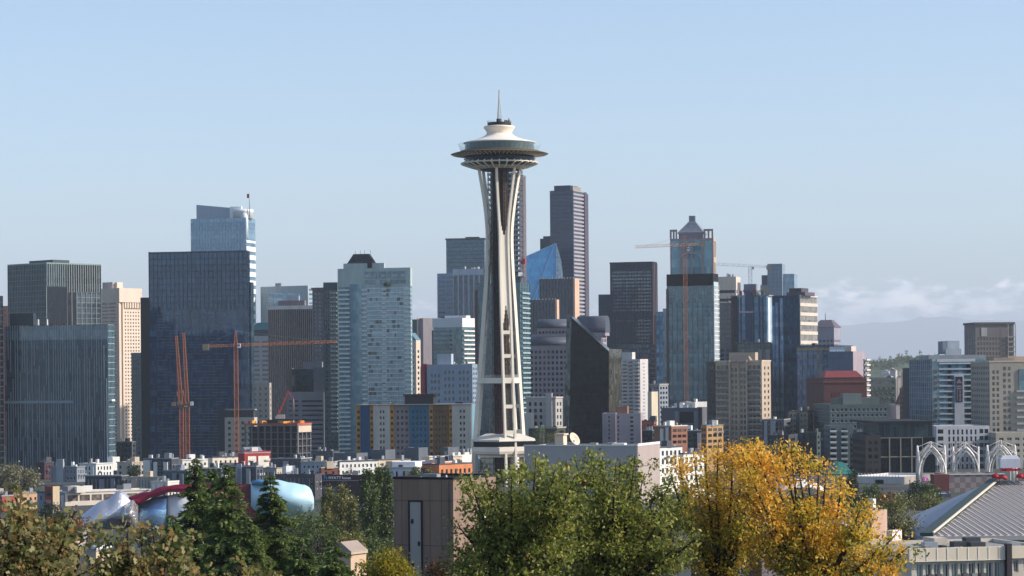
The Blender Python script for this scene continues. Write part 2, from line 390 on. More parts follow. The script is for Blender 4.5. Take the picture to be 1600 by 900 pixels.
def mountains():
    prof = [(-1200, 560), (-300, 556), (200, 550), (700, 545), (1000, 538), (1200, 528), (1262, 514), (1310, 508), (1340, 507), (1362, 501), (1385, 504), (1430, 499), (1462, 494), (1482, 492), (1520, 499), (1600, 500), (1720, 494), (1900, 505), (2300, 520), (3200, 545)]
    mb = MB(); rows = []
    for j in range(9):
        yy = 66000+j*1800; row = []
        f = [0, .25, .48, .68, .86, 1, .93, .6, 0][j]
        for i in range(241):
            px = -1200+4400*i/240
            for (a, ya), (b, yb) in zip(prof, prof[1:]):
                if a <= px <= b: t = ya+(yb-ya)*(px-a)/(b-a); break
            x = (px-800)/F*73000*(yy/73000)
            z = (CZ+(HY-t-(px-800)*ROLL)/F*73000+fbm(px*.05, 5)*14)*f*(1+(.22*fbm(px*.11, j+20, 5) if 0 < j < 8 and j != 5 else 0)) + 20*(j != 0 and j != 8)
            row.append(mb.raw((x, yy, max(-5, z))))
        rows.append(row)
    for a, b in zip(rows, rows[1:]):
        for i in range(240): mb.face([a[i], a[i+1], b[i+1], b[i]], 0, True)
    tag(mb.obj('mountains', paint('#2f4438', .95, .3, .0008)), kind='structure')
mountains()
def far_hill():
    mb = MB(); rows = []
    for j in range(9):
        yy = 5600+j*250; f = [0, .3, .62, .82, 1, 1, .9, .5, 0][j]; row = []
        for i in range(81):
            px = 1180+520*i/80; t = 572-14*min(1, max(0, (px-1330)/110))+fbm(px*.05, 3)*2
            row.append(mb.raw(((px-800)/F*yy, yy, (CZ+(HY-t-(px-800)*ROLL)/F*6600-ground(yy))*f+ground(yy)-2)))
        rows.append(row)
    for a, b in zip(rows, rows[1:]):
        for i in range(80): mb.face([a[i], a[i+1], b[i+1], b[i]], 0, True)
    tag(mb.obj('hill', paint('#4d5a3c', .95, .4, .02)), kind='structure')
far_hill()
def haze():
    mb = MB(); mb.box(-45000, 45000, -600, 86000, -8, 1900)
    m = bpy.data.materials.new('haze'); m.use_nodes = True; nt = m.node_tree; nt.nodes.clear()
    v = N(nt, 'ShaderNodeVolumePrincipled'); v.inputs['Color'].default_value = (.78, .88, 1, 1); v.inputs['Density'].default_value = HAZE; v.inputs['Anisotropy'].default_value = 0.0
    o = N(nt, 'ShaderNodeOutputMaterial'); nt.links.new(v.outputs[0], o.inputs['Volume'])
    tag(mb.obj('haze', m), kind='stuff')
HAZE = 3.5e-5
haze()
# ------------------------------------------------------------------ the observation tower
def needle():
    Y = 1200.; S = Y/F; cx = (783.5-800)*S
    e = thing('observation_tower', 'tall cream observation tower with saucer top on three curving legs', 'tower', (cx, Y, 0))
    cream = paint('#e3d9c8', .55, .07, .15); white = paint('#efebe3', .5, .04, .15); dark = paint('#1c1d21', .5); tan = paint('#5d4d35', .6)
    zt = lambda py: CZ+(HY-py)*S-.03
    gl = glass('#0a0e0e', '#414e48', .8, 2, 1.8, 1.35, .01); gdark = glass('#050609', '#12161c', 1.8, 3, 2, 1.3, .01)
    def L(name, prof, m, n=64, sm=True):
        mb = MB(); mb.lathe([(max(r, .01)*S, zt(y)) for r, y in prof], n, sm=sm); return mb.obj(name, m, e)
    # spire
    mb = MB()
    for k in range(3):
        a = k*2.094+.4; mb.tube([(1.25*math.cos(a), 1.25*math.sin(a), zt(190)), (.42*math.cos(a), .42*math.sin(a), zt(160)), (.12*math.cos(a), .12*math.sin(a), zt(146))], [.13, .11, .1], 5)
    for i in range(16):
        f0, f1 = i/16, (i+1)/16; z0, z1 = zt(189)+(zt(148)-zt(189))*f0, zt(189)+(zt(148)-zt(189))*f1; r0, r1 = 1.25*(1-f0)**1.2+.12, 1.25*(1-f1)**1.2+.12
        for k in range(3):
            a, b = k*2.094+.4, (k+1)*2.094+.4; mb.bar((r0*math.cos(a), r0*math.sin(a), z0), (r1*math.cos(b), r1*math.sin(b), z1), .06)
    sp = mb.obj('spire_lattice', paint('#b9a99a', .6), e)
    mb = MB(); mb.lathe([(.2, zt(148)), (.16, zt(141.5)), (.3, zt(141)), (.01, zt(140))], 8); mb.obj('beacon', paint('#c0392b'), sp)
    rc = MB(); rc.lathe([(18.5*S, zt(196)), (18.5*S, zt(191.5)), (17.5*S, zt(191.4))], 24, sm=False)
    for k in range(28):
        a = k*2*math.pi/28; rc.bar((18.3*S*math.cos(a), 18.3*S*math.sin(a), zt(192)), (18.3*S*math.cos(a), 18.3*S*math.sin(a), zt(188.5)), .08)
    rd = rc.obj('roof_deck_frame', dark, e)
    mb = MB(); mb.box(-4.2*S, 2.5*S, -3*S, 3*S, zt(192), zt(185.5)); mb.obj('machine_house', dark, rd)
    mb = MB(); mb.box(8*S, 13*S, -2, 2, zt(192), zt(188)); mb.tube([(15*S, 0, zt(191)), (15.5*S, 0, zt(184))], [.7, .2], 5); mb.obj('roof_equipment_frame', paint('#9a7d78'), rd)
    L('flared_neck', [(17, 196.3), (23.5, 197.2), (24.8, 199), (24, 200), (20.8, 204.5), (19.6, 207), (19.9, 209.4), (18, 210)], paint('#e2d4c0', .5, .05))
    L('dome_roof', [(18, 208.5), (20.2, 209), (22.5, 211.6), (28, 214.6), (37, 217.8), (47, 220.4), (56.5, 222.8), (56.5, 223.8), (53, 224.4)], paint('#e6ddd0', .5, .08, .15))
    L('observation_deck_wall', [(54, 223.5), (54.5, 236), (53, 236.6)], gl, 72, False)
    # outward leaning glass barriers
    mb = MB(); n = 48
    for k in range(n):
        a0, a1 = 2*math.pi*(k+.04)/n, 2*math.pi*(k+.96)/n
        q = lambda r, a, y: (r*S*math.cos(a), r*S*math.sin(a), zt(y))
        mb.quad(q(60.5, a0, 236), q(60.5, a1, 236), q(65.5, a1, 224.5), q(65.5, a0, 224.5))
    gm, nt, b = newmat('clear_glass'); b.inputs['Base Color'].default_value = (.45, .62, .64, 1); b.inputs['Roughness'].default_value = .03; b.inputs['Alpha'].default_value = .26
    mb.obj('barrier_glazing', gm, e)
    L('deck_floor', [(53, 235.4), (62, 236), (62, 236.9), (53, 237.6)], paint('#6f6a60'))
    L('halo_ring', [(54, 237.4), (64, 237.5), (71, 239), (76.4, 240.8), (71, 242.4), (63, 243.2), (54, 243.4)], tan)
    mb = MB()
    for k in range(60):
        a = 2*math.pi*k/60; q = lambda r, y, t: ((r*math.cos(a)-t*math.sin(a))*S, (r*math.sin(a)+t*math.cos(a))*S, zt(y))
        i = [mb.raw(q(r, y, t)) for t in (-.5, .5) for r, y in ((56, 243.3), (74, 241.8), (74, 242.4), (56, 245))]
        for f in ((0, 1, 2, 3), (7, 6, 5, 4), (0, 4, 5, 1), (1, 5, 6, 2), (2, 6, 7, 3), (3, 7, 4, 0)): mb.face([i[j] for j in f])
    mb.obj('halo_ribs', cream, e)
    L('restaurant_wall', [(54, 243), (55, 254.5)], gdark, 64, False)
    mb = MB(); mb.lathe([(55.3*S, zt(248.9)), (55.9*S, zt(248.9)), (55.9*S, zt(248.3)), (55.3*S, zt(248.3))], 64); mb.obj('window_sill_rim', paint('#3c4046'), e)
    L('saucer', [(52, 253.4), (60.5, 254.2), (61.2, 255), (60, 255.9), (58.4, 256.4)], cream)
    L('saucer_louvre_glazing', [(58.4, 256.35), (52, 258.4), (46.5, 260.3)], paint('#1a1a20', .5))
    L('saucer_underside', [(46.5, 260.25), (40, 262.4), (33, 264), (30, 264.6)], paint('#cfc3ae', .6))
    mb = MB()
    for k in range(30):
        a = 2*math.pi*(k+.5)/30
        pts = [(53, 251.3), (50.5, 254.8), (50, 256), (54, 259.2), (44, 262.6), (36, 264.6)]
        mb.tube([(r*S*math.cos(a), r*S*math.sin(a), zt(y)) for r, y in pts[:1]+[(57.5, 253.6), (60, 256.2), (52, 258.9), (44, 261.8), (36, 264.2)]], [.16, .3, .42, .42, .36, .25], 4, 0, False)
    mb.obj('saucer_ribs', white, e)
    L('saucer_core', [(31, 264.2), (29, 266.5), (22, 267.5)], dark, 24, False)
    # legs
    rad = [(-1, 13.9), (22, 12.3), (49, 10.0), (75, 7.9), (98, 6.1), (112, 5.4), (120, 5.5), (130, 6.4), (140, 7.8), (148.6, 9.3)]
    sep = [(-1, 2.45), (22, 2.4), (75, 2.3), (112, 2.0), (119, 2.05), (126, 2.6), (136, 3.5), (148.6, 4.6)]
    def ip(t, z):
        for (a, va), (b, vb) in zip(t, t[1:]):
            if a <= z <= b:
                f = (z-a)/(b-a); return va+(vb-va)*f
        return t[-1][1]
    def sm(t, z): return (ip(t, z-5 if z > 4 else z)+2*ip(t, z)+ip(t, min(148.6, z+5)))/4
    zs = [-1+149.6*i/60 for i in range(61)]
    for az in (18, 138, 258):
        a = R(az); rv = Vector((math.sin(a), -math.cos(a), 0)); tv = Vector((math.cos(a), math.sin(a), 0))
        lg = MB()
        for sg in (-1, 1):
            rings = []
            for z in zs:
                r, t = sm(rad, z), sm(sep, z)*sg; hw = .5; hd = .95 if z < 118 else .95-.35*(z-118)/31
                c = rv*r+tv*t+Vector((0, 0, z))
                rings.append([c-rv*hd-tv*hw, c+rv*hd-tv*hw, c+rv*hd+tv*hw, c-rv*hd+tv*hw])
            lg.loft(rings, 0, True, False)
        # web plate joining the pair between the two forks, pointed at both ends
        rings = []
        for i in range(25):
            z = 75+47*i/24; r, t = sm(rad, z), max(.05, sm(sep, z)-.5)
            q = rv*(r+.35)+Vector((0, 0, z))
            rings.append((q, t))
        ok = lambda z, x, t: (z > 82 or abs(x) > (82-z)/7*.0+max(0, (1-((z-75)/7)**1.5))*t*.8 - 1e9*(z < 75.5)) and not (z > 119.5)
        for (q, t), (q2, t2) in zip(rings, rings[1:]):
            z = q.z
            for s_ in range(-6, 6):
                x0, x1 = s_/6, (s_+1)/6; xm = abs((x0+x1)/2)
                lo = (z-75)/9 if z < 84 else 2            # lower point: opens downward
                if z < 84 and xm < .62*(1-lo): continue
                if z > 114 and xm < ((z-114)/8)**.7: continue
                A, Bq = q+tv*t*x0, q+tv*t*x1; C, D = q2+tv*t2*x1, q2+tv*t2*x0; k = rv*.35
                lg.quad(A, Bq, C, D); lg.quad(A-k, D-k, C-k, Bq-k)
        leg = lg.obj('leg', cream, e)
        for z in (36, 59.5, 70.5, 24):
            r, t = sm(rad, z), sm(sep, z)-.6
            tb = MB(); c = rv*r+Vector((0, 0, z))
            for dz in (0,):
                p = [c-tv*t-rv*.8, c+tv*t-rv*.8, c+tv*t+rv*.8, c-tv*t+rv*.8]
                tb.loft([[v+Vector((0, 0, -.85)) for v in p], [v+Vector((0, 0, .85)) for v in p]])
            tb.obj('cross_tie', cream, leg)
    # middle ring
    def ringpoly(name, ro, ri, z0, z1, m, par=e):
        mb = MB(); n = len(ro); I = []
        for pl, z in ((ro, z0), (ro, z1), (ri, z1), (ri, z0)): I.append([mb.raw((x, y, z)) for x, y in pl])
        for a, b in zip(I, I[1:]+I[:1]):
            for i in range(n): mb.face([a[i], a[(i+1) % n], b[(i+1) % n], b[i]])
        return mb.obj(name, m, par)
    def lobes(r1, r2, half):
        pl = []
        for az in (18, 138, 258):
            for da, rr in ((-half, r1), (half, r1)):
                a = R(az-(da)); pl.append((rr*math.sin(a), -rr*math.cos(a)))
        pl.sort(key=lambda p: math.atan2(p[1], p[0])); return pl
    ringpoly('middle_platform', lobes(11.2, 0, 14), lobes(7.4, 0, 18), 46.8, 49.4, cream)
    rl = MB()
    pl = lobes(11.0, 0, 14)
    for (x0, y0), (x1, y1) in zip(pl, pl[1:]+pl[:1]):
        for zz in (50.0, 50.6): rl.bar((x0, y0, zz), (x1, y1, zz), .05)
        for i in range(10): rl.bar((x0+(x1-x0)*i/10, y0+(y1-y0)*i/10, 49.4), (x0+(x1-x0)*i/10, y0+(y1-y0)*i/10, 50.6), .05)
    rl.obj('platform_rail_frame', white, e)
    # lower pavilion
    def hexa(r1, r2, rot=18):
        return [((r1 if k % 2 else r2)*math.sin(R(rot+k*30)), -(r1 if k % 2 else r2)*math.cos(R(rot+k*30))) for k in range(12)]
    def tri(r, k=.62, rot=-30):
        pl = []
        for j in range(3):
            for da in (-26, 26):
                a = R(rot+j*120+da); pl.append((r*math.sin(a), -r*math.cos(a)))
        return pl
    pv = MB(); rings = []
    for r, z in ((6, 22.9), (9, 23.2), (17.2, 20.6), (17.4, 19.9), (16.4, 19.6)): rings.append([(x, y, z) for x, y in tri(r)])
    pv.loft(rings, 0); pav = pv.obj('pavilion_roof', paint('#cfc8bb', .6, .15, .2), e)
    mb = MB(); mb.prism(tri(15.8), 17.2, 19.8); mb.obj('pavilion_glazing', gdark, e)
    mb = MB(); mb.loft([[(x, y, z) for x, y in tri(r)] for r, z in ((14, 13.4), (15.6, 14), (16.3, 15.2), (16.5, 17.2), (16, 17.3))]); mb.obj('pavilion_base', cream, e)
    mb = MB(); mb.prism(tri(12.8), 12.4, 13.5); mb.obj('pavilion_soffit', cream, e)
    # elevator core: dark shaft with lattice
    mb = MB(); mb.prism([(3.7*math.cos(R(60*k)), 3.7*math.sin(R(60*k))) for k in range(6)], 0, 149); mb.obj('elevator_shaft', paint('#16151a', .7, .4, .3), e)
    la = MB()
    for k in range(6):
        a, b = R(60*k), R(60*k+60); p = lambda t, z: (4.1*math.cos(t), 4.1*math.sin(t), z)
        la.bar(p(a, 0), p(a, 149), .22)
        for i in range(48):
            z = i*3.1; la.bar(p(a, z), p(b, z), .12); la.bar(p(a, z) if i % 2 else p(b, z), p(b, z+3.1) if i % 2 else p(a, z+3.1), .1)
    la.obj('shaft_lattice', paint('#3b302b', .6, .2), e)
    for az, col in ((-8, '#7a3a2a'), (28, '#8a6a4a'), (150, '#7a3a2a')):
        mb = MB(); a = R(az); 
        for s_ in (-.5, .5):
            x, y = 4.5*math.sin(a)+s_*math.cos(a), -4.5*math.cos(a)+s_*math.sin(a); mb.bar((x, y, 0), (x, y, 148), .14)
        for i in range(70):
            x, y = 4.5*math.sin(a), -4.5*math.cos(a); mb.bar((x-.5*math.cos(a), y-.5*math.sin(a), 2+i*2.1), (x+.5*math.cos(a), y+.5*math.sin(a), 2+i*2.1), .12)
        mb.obj('elevator_track_frame', paint(col, .6), e)
    mb = MB()
    for i in range(40):
        z = i*3.6; a0, a1 = R(-100), R(-60); s = 1 if i % 2 else -1
        mb.bar((-4.6 + 1.1*s, -3.6, z), (-4.6-1.1*s, -3.6, z+3.6), .16)
    for x in (-5.7, -3.5): mb.bar((x, -3.6, 0), (x, -3.6, 147), .12)
    mb.obj('stair_lattice', paint('#6d6258', .6), e)
needle()
# ------------------------------------------------------------------ towers, far to near, from one side of the skyline to the other
def gt(name, label, x0, x1, x2, top, Y, th, gl, fh=3.9, bw=3.0, mc=None, hw=.5, vw=.22, ph=.12, pv=.3, side='right', cat='tower', d=None, roof=None, faces=None, group=None):
    b = B(name, label, cat, x0, x1, x2, top, Y, th, side, d, group=group); b.core(gl, roofmat=roof)
    if mc:
        for f in (faces or ('fr' if side == 'right' else 'fl')): b.mull(f, mc, fh, bw, hw, vw, ph, pv)
    return b
def pt(name, label, x0, x1, x2, top, Y, th, mat, fh, bw, wu, wv, gm=None, fm=None, side='right', cat='building', d=None, top_m=2, roof=None, faces=None, bars=0, l=.8, r=.8, rbw=None, group=None):
    b = B(name, label, cat, x0, x1, x2, top, Y, th, side, d, group=group)
    k = {f: [grid(b, f, fh, (rbw or bw) if f != 'f' else bw, wu, wv, gm or PANE, fm, top_m, 0, l, r, bars)] for f in (faces or ('fr' if side == 'right' else 'fl'))}
    b.shell(mat, roof, **k); return b
def parapet(b, mat, h=1.2, out=.3, name='parapet'):
    mb = MB(); W, D, H = b.w, b.d, b.h; o = out
    for a in ((-o, W+o, -o, .3), (-o, W+o, D-.3, D+o), (-o, .3, .3, D-.3), (W-.3, W+o, .3, D-.3)): mb.box(a[0], a[1], a[2], a[3], H+.01, H+h)
    mb.obj(name+'_rim', mat, b.e)
def rig(b, n, seed, mats=None, hmax=3.2):
    """plant on a roof: air handlers and ducts, each a part of its own"""
    r = random.Random(seed)
    for i in range(n):
        x, y = r.uniform(.08, .85)*b.w, r.uniform(.1, .8)*b.d; a, c = r.uniform(.04, .12)*b.w, r.uniform(.05, .12)*b.d
        b.part('air_handler', x, x+max(1.2, a), y, y+max(1.2, c), b.h-.9, b.h+r.uniform(.4, hmax), r.choice(mats or [GRAY, STEEL, WHITE, DKGRAY]))
G_NAVY = glass('#122032', '#3d546c', 1.5, 3.9, 2.2, 1.75, .03)
G_STEEL = glass('#16242e', '#41545f', 1.5, 3.9, 1.6, 1.9, .02)
G_SKY = glass('#3f6075', '#7fa3b6', 1.6, 3.8, 1.2, 2.1, .012, big=.3)
G_TEAL = glass('#123038', '#3f6c72', 1.8, 3.2, 1.6, 1.8, .03)
G_DARK = glass('#05070b', '#141c26', 1.5, 3.9, 2.5, 1.45, .02)
G_GREY = glass('#222a31', '#66737c', 1.5, 3.6, 1.5, 1.7, .03)
M_SLATE = paint('#2b333c', .5); M_GREEN = paint('#56645f', .55); M_CREAM = paint('#d3c6b1'); M_BEIGE = paint('#b9a68c'); M_LILAC = paint('#8f8791'); M_BROWN = paint('#6b5648')
# --- far side of downtown
b = gt('glass_tower', 'very tall pale blue tower with sloping screen crown and mast', 298, 384, 398, 340, 2500, 14, glass('#5d7f97', '#8fb0c4', 2, 4, 1.3, 2.0, .008, big=.25), 4, 3, paint('#8aa0ae', .5), .35, .2)
mb = MB(); y0 = b.d*.3; u0, u1 = b.u(307, y0, 335), b.u(364, y0, 335); u2 = b.u(391, y0, 335); zz = b.h-.3
mb.loft([[(u0, y, zz), (u0, y, b.z(307, 320, u0, y0)), (u1, y, b.z(362, 325, u1, y0)), (u1, y, zz)] for y in (y0, y0+1.5)]); mb.obj('crown_screen', paint('#8fa3b4', .4, .05), b.e)
mb = MB(); r_ = (u2-u1)*.55; zc = b.z(380, 327, u2, y0); mb.lathe([(r_, zz), (r_, zc-3), (r_*1.03, zc-2.8), (r_*1.03, zc), (r_*.9, zc+.1)], 32, ((u1+u2)/2, y0+4)); mb.box(u1-3, (u1+u2)/2, y0-1, y0+2, zz, b.z(364, 323, u1, y0)); mb.obj('crown_drum', paint('#dfe3e6', .5, .05), b.e)
mb = MB(); um = b.u(390, 5, 340); mb.lathe([(.45, zz), (.3, b.z(390, 312, um, 5)), (.15, b.z(390, 300, um, 5))], 8, (um, 5)); fl = mb.obj('flag_mast', STEEL, b.e)
mb = MB(); zf = b.z(390, 303, um, 5); mb.box(um-2.6, um, 4.9, 5.05, zf-4, zf); mb.obj('flag', paint('#b03030'), fl)
b.mull('r', paint('#e8e8e6', .5), 8.3, 0, 4.6, .2, .5, .3, z1=b.z(393, 375), name='white_spandrel_edging', off=.13)
cy = MB(); cy.lathe([(3.6, b.z(393, 372)), (3.6, b.z(393, 338)), (2.6, b.z(393, 333)), (.3, b.z(393, 331))], 20, (b.w-2.8, 4)); cy.obj('corner_turret', paint('#cfd3d6', .5), b.e)
b = pt('office_tower', 'grey rounded office tower with strip windows behind the brown striped block', 407, 481, 491, 446, 2500, 30, paint('#9aa6ad'), 4.4, 12, .8, .42, glass('#2c3f4c', '#6d8b99', 3, 4), faces='r')
mb = MB(); mb.box(b.u(420, 0, 480), b.u(428, 0, 480), -.3, -.02, 20, b.z(420, 460)); mb.box(b.u(428.6, 0, 480), b.u(472, 0, 480), -.25, -.02, 20, b.z(440, 458)); mb.obj('facade_glazing', glass('#4f7687', '#7fa5b3', 3, 4, 1.2, 2, .01), b.e)
b.mull('f', paint('#9aa6ad'), 4.4, 0, 2.3, .2, .5, .1, u0=b.u(409, 0, 460), u1=b.u(428, 0, 460), z1=b.z(420, 462), name='spandrel_frame')
b.roofbox('plant_room', 430, 439, 442.5, GRAY, .3, .6)
b = B('office_tower', 'slim tower with sloped teal roof beside the brown striped block', 'tower', 390, 424, 428, 515, 2300, 20)
b.shell(paint('#a3a8ac'), f=[grid(b, 'f', 4.2, 9.5, .78, .42, PANED, None, 9)], r=[grid(b, 'r', 4.2, 6, .6, .42, PANED, None, 9)])
mb = MB(); W, D, H = b.w, b.d, b.h; zt = b.z(412, 504, W*.75, 0); mb.loft([[(-.5, -.5, H), (W+.5, -.5, H), (W+.5, D+.5, H), (-.5, D+.5, H)], [(W*.3, D*.4, zt), (W*.98, D*.4, zt), (W*.98, D*.6, zt), (W*.3, D*.6, zt)]]); mb.obj('hip_roof', paint('#3f7378', .5), b.e)
b.part('cornice', -.4, W+.4, -.4, -.02, H-5.5, H-.02, paint('#3a4148'))
b = pt('annex_building', 'tan block of small square windows below the slim teal roofed tower', 392, 421, 424, 598, 2000, 18, paint('#a59c92'), 4.3, 4.2, .45, .45, PANED, None, top_m=2.5)
b = B('office_tower', 'brown grey office block of close vertical ribs under a white cornice', 'tower', 419, 491, 494.5, 478, 2200, 16); b.core(glass('#0d0d10', '#37363b', 1.2, 4, 2, 1.6, .02))
b.mull('f', paint('#857b78', .7), 0, 1.75, 0, .62, .1, .7, z1=b.h-2.6); b.mull('r', paint('#d8cfc4', .7), 0, 2.2, 0, 1.2, .1, .6, z1=b.h-2.6)
b.part('cornice', -.7, b.w+.7, -.8, b.d, b.h-2.6, b.h+.6, paint('#c9c6c0')); b.roofbox('plant_room', 434, 476, 470, paint('#7a6f70'), .2, .8); b.roofbox('helipad_frame', 447, 467, 462, paint('#a9adb2'), .3, .6, bot=b.h+5)
rig(b, 4, 3)
b = pt('apartment_tower', 'narrow slate apartment slab squeezed before the tall condominium', 488, 511, 513, 452, 2100, 15, paint('#565c66'), 3.3, 4.4, .5, .5, PANEB)
parapet(b, paint('#6a5a5a'), 1.5, .8)
b = pt('office_tower', 'pale blue strip window tower standing behind the white topped condo', 683, 710, 711, 427, 2520, 10, paint('#8496ab'), 4.3, 9, .88, .5, glass('#26374b', '#4c6580', 3, 4))
b = B('office_tower', 'office tower of white vertical ribs beside the pale blue strip window tower', 'tower', 708, 757, 768, 420, 2450, 12); b.core(glass('#101a26', '#33475a', 1.6, 4, 2, 1.8, .02)); b.mull('f', paint('#a4adb8', .6), 0, 5.0, 0, 1.5, .1, .9, z1=b.h-5.8); b.part('cornice', -.3, b.w+.3, -1.0, b.d, b.h-5.8, b.h, paint('#a9b3be')); rig(b, 5, 4)
b = B('office_tower', 'dark blue flat topped tower with a roof rig, just behind the observation tower', 'tower', 697, 757, 775, 374, 2750, 8); b.core(glass('#143344', '#2f6076', 2, 4, 1.6, 1.9, .01)); b.mull('f', paint('#27333d', .5), 4.1, 3.3, .5, .25, .15, .2); b.part('cornice', -.8, b.w+.8, -.9, b.d, b.h, b.h+1.6, paint('#4d5259')); b.roofbox('window_washing_rig', 727, 748, 370.3, DKGRAY, .2, .3, bot=b.h+1.6)
# tower under construction behind the observation tower
b = B('unfinished_tower', 'tower under construction with bare floor slabs behind the observation tower legs', 'tower', 757, 812, 819.5, 268, 2000, 14); sl_m = paint('#8d9299', .8); zg = b.z(800, 432)
b.core(G_STEEL, h=zg); b.mull('f', paint('#5d6a72'), 3.4, 3, .5, .25, z1=zg)
mb = MB(); mb.box(b.w*.12, b.w*.84, b.d*.3, b.d*.7, zg, b.h-1); mb.obj('concrete_core', paint('#3a4658', .8), b.e)
zz = zg+4.2; src = None; i = 0
while zz < b.h:
    f = (zz-zg)/(b.h-zg); xl = b.w*max(0, .07*min(1, max(0, (f-.28)*1.9)))
    mb = MB(); mb.box(xl, b.w, 0, b.d, zz-.35, zz); mb.box(xl+.2, b.w-.2, .02, .1, zz, zz+1.1)
    for k in range(9):
        x = xl+.6+(b.w-xl-1.6)*k/8; mb.box(x, x+.6, .5, 1.1, zz, zz+3.4)
    for k in range(4): mb.box(b.w-1.1, b.w-.5, 1.5+(b.d-2.5)*k/4, 2.1+(b.d-2.5)*k/4, zz, zz+3.4)
    mb.obj('floor_slab_frame', sl_m, b.e); zz += 4.0
ht = MB()
for k in range(2):
    x = b.w+1.2; y = 2+k*3
    for dy in (0, 2): ht.bar((x, y+dy, 30), (x, y+dy, b.h-3), .22); ht.bar((x+1.8, y+dy, 30), (x+1.8, y+dy, b.h-3), .22)
    for j in range(int((b.h-34)/3)): ht.bar((x, y, 30+j*3), (x+1.8, y, 33+j*3), .16)
for j in range(0, int((b.h-60)/4)): ht.box(b.w+.05, b.w+.9, 0, 3, 60+j*4, 60.7+j*4)
ht.obj('hoist_lattice', paint('#a58e8a', .7, .3, .4), b.e); b.part('hoist_car', b.w+.1, b.w+3.4, 1, 4, b.z(818, 412), b.z(818, 404), paint('#aa3333'))
b.part('loading_deck', b.w*.9, b.w+3, -3.5, -.2, zg-1, zg, DKGRAY)
b = gt('condo_tower', 'teal glass condo tower rising behind the observation tower legs', 746, 812, 827, 441, 1850, 15, G_TEAL, 3.3, 4.5, paint('#4d666b', .6), .5, .4)
b.balconies('r', b.d*.1, b.d*.9, 20, b.h-8, 28, paint('#8fa3a6')); b.part('party_wall', b.w*.72, b.w*.9, -.55, -.33, 0, b.h-9, paint('#445a60'))
b = gt('condo_tower', 'glass condo with reddish brick flank between the white ribs and the legs', 743, 762, 770, 462, 1900, 22, glass('#1c3038', '#5d7f86', 2, 3.3, 1.4, 1.9, .03), 3.3, 3.2, paint('#5d6b72'), .5, .3)
b.part('brick_flank', -.6, b.w*.22, -.5, 4, 0, b.h+4, paint('#7d4a44'))
b.part('lift_tower', b.w*.55, b.w, b.d*.3, b.d*.7, b.h, b.h+20, paint('#587f86', .4))
# tall dark tower and its neighbours
b = B('skyscraper', 'tallest dark slab tower with light striped side, beside the blue glass wedge', 'tower', 859, 895, 917, 297, 2900, 22); b.core(glass('#18243c', '#2c3c5a', 2, 4, 2, 1.5, .01)); b.mull('f', paint('#24314a', .5), 4.3, 0, .9, .2, .25, .1)
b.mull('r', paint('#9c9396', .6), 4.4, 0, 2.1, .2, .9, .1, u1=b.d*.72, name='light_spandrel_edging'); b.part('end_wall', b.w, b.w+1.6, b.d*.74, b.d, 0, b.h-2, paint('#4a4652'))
b.part('upper_storey', b.w*.16, b.w*.86, 2, b.d*.6, b.h, b.z(870, 290), paint('#26344e', .5)); b.part('upper_storey', b.w*.87, b.w-.5, 2, b.d*.6, b.h, b.z(890, 291), paint('#8f8580')); rig(b, 3, 8, hmax=9)
b.part('lower_block', b.u(844, 10, 400), -.05, 10, b.d*.9, 0, b.z(852, 372), paint('#24304a', .5)); b.part('lower_block', b.u(849, 14, 400), -.06, 14, b.d*.7, b.z(852, 372), b.z(852, 368), paint('#24304a', .5))
def blue_wedge():
    Y = 2400; e = thing('glass_tower', 'bright blue glass tower with slanted roof and curved edge', 'tower', P(821, HY, Y)*1); e.location.z = 0
    o = P(821, HY, Y); q = lambda px, py, dy: ((P(px, py, Y).x-o.x)*1.0, dy, P(px, py, Y).z)
    out = [(821, 470), (821, 401.5), (845, 391), (869, 380.5), (873, 392), (877, 408), (879, 425), (880.5, 445), (881, 470)]
    base = [(821, 590), (881, 590)]
    ol = [base[0]]+out+[base[1]]
    mb = MB(); mb.loft([[q(x, y, 0) for x, y in ol[:4+0]+ol[4:5]]+[q(869, 590, 0)], ]) if False else None
    front = [(821, 590), (821, 401.5), (845, 391), (869, 380.5), (869, 590)]
    mb.loft([[q(x, y, 0) for x, y in front], [q(x, y, 40) for x, y in front]]); g = mb.obj('glazing', glass('#2878b4', '#4c98cc', 2.2, 4, 1.2, 1.7, .01, big=.6), e)
    side = [(869.05, 590), (869.05, 380.6), (873, 392), (877, 408), (879, 425), (880.5, 445), (881, 480), (881, 590)]
    mb = MB(); mb.loft([[q(x, y, 1.5) for x, y in side], [q(x, y, 39) for x, y in side]]); mb.obj('curved_side_glazing', glass('#5a6f80', '#9fb1bb', 2, 4, 1.2, 2, .02), e)
    mb = MB(); a, c = Vector(q(866, 384, -.15)), Vector(q(833, 468, -.15)); mb.bar(a, c, .3); mb.bar(q(821, 401, -.1), q(869, 380, -.1), .35); mb.bar(q(869, 590, -.1), q(869, 380, -.1), .3)
    for py in range(396, 520, 12):
        t = 1.0
    mb.obj('fold_seam', paint('#86b4d2', .4), e)
    bb = MB()
    for py in range(392, 470, 7):
        xe = next(x for (x, y), (x2, y2) in zip(side[1:], side[2:]) if y2 >= py); bb.bar(q(869.2, py, 1.3), q(870+min(11, (py-380)*.17), py, 1.3), .3)
    bb.obj('edge_ribs', paint('#9aa9b3'), e)
blue_wedge()
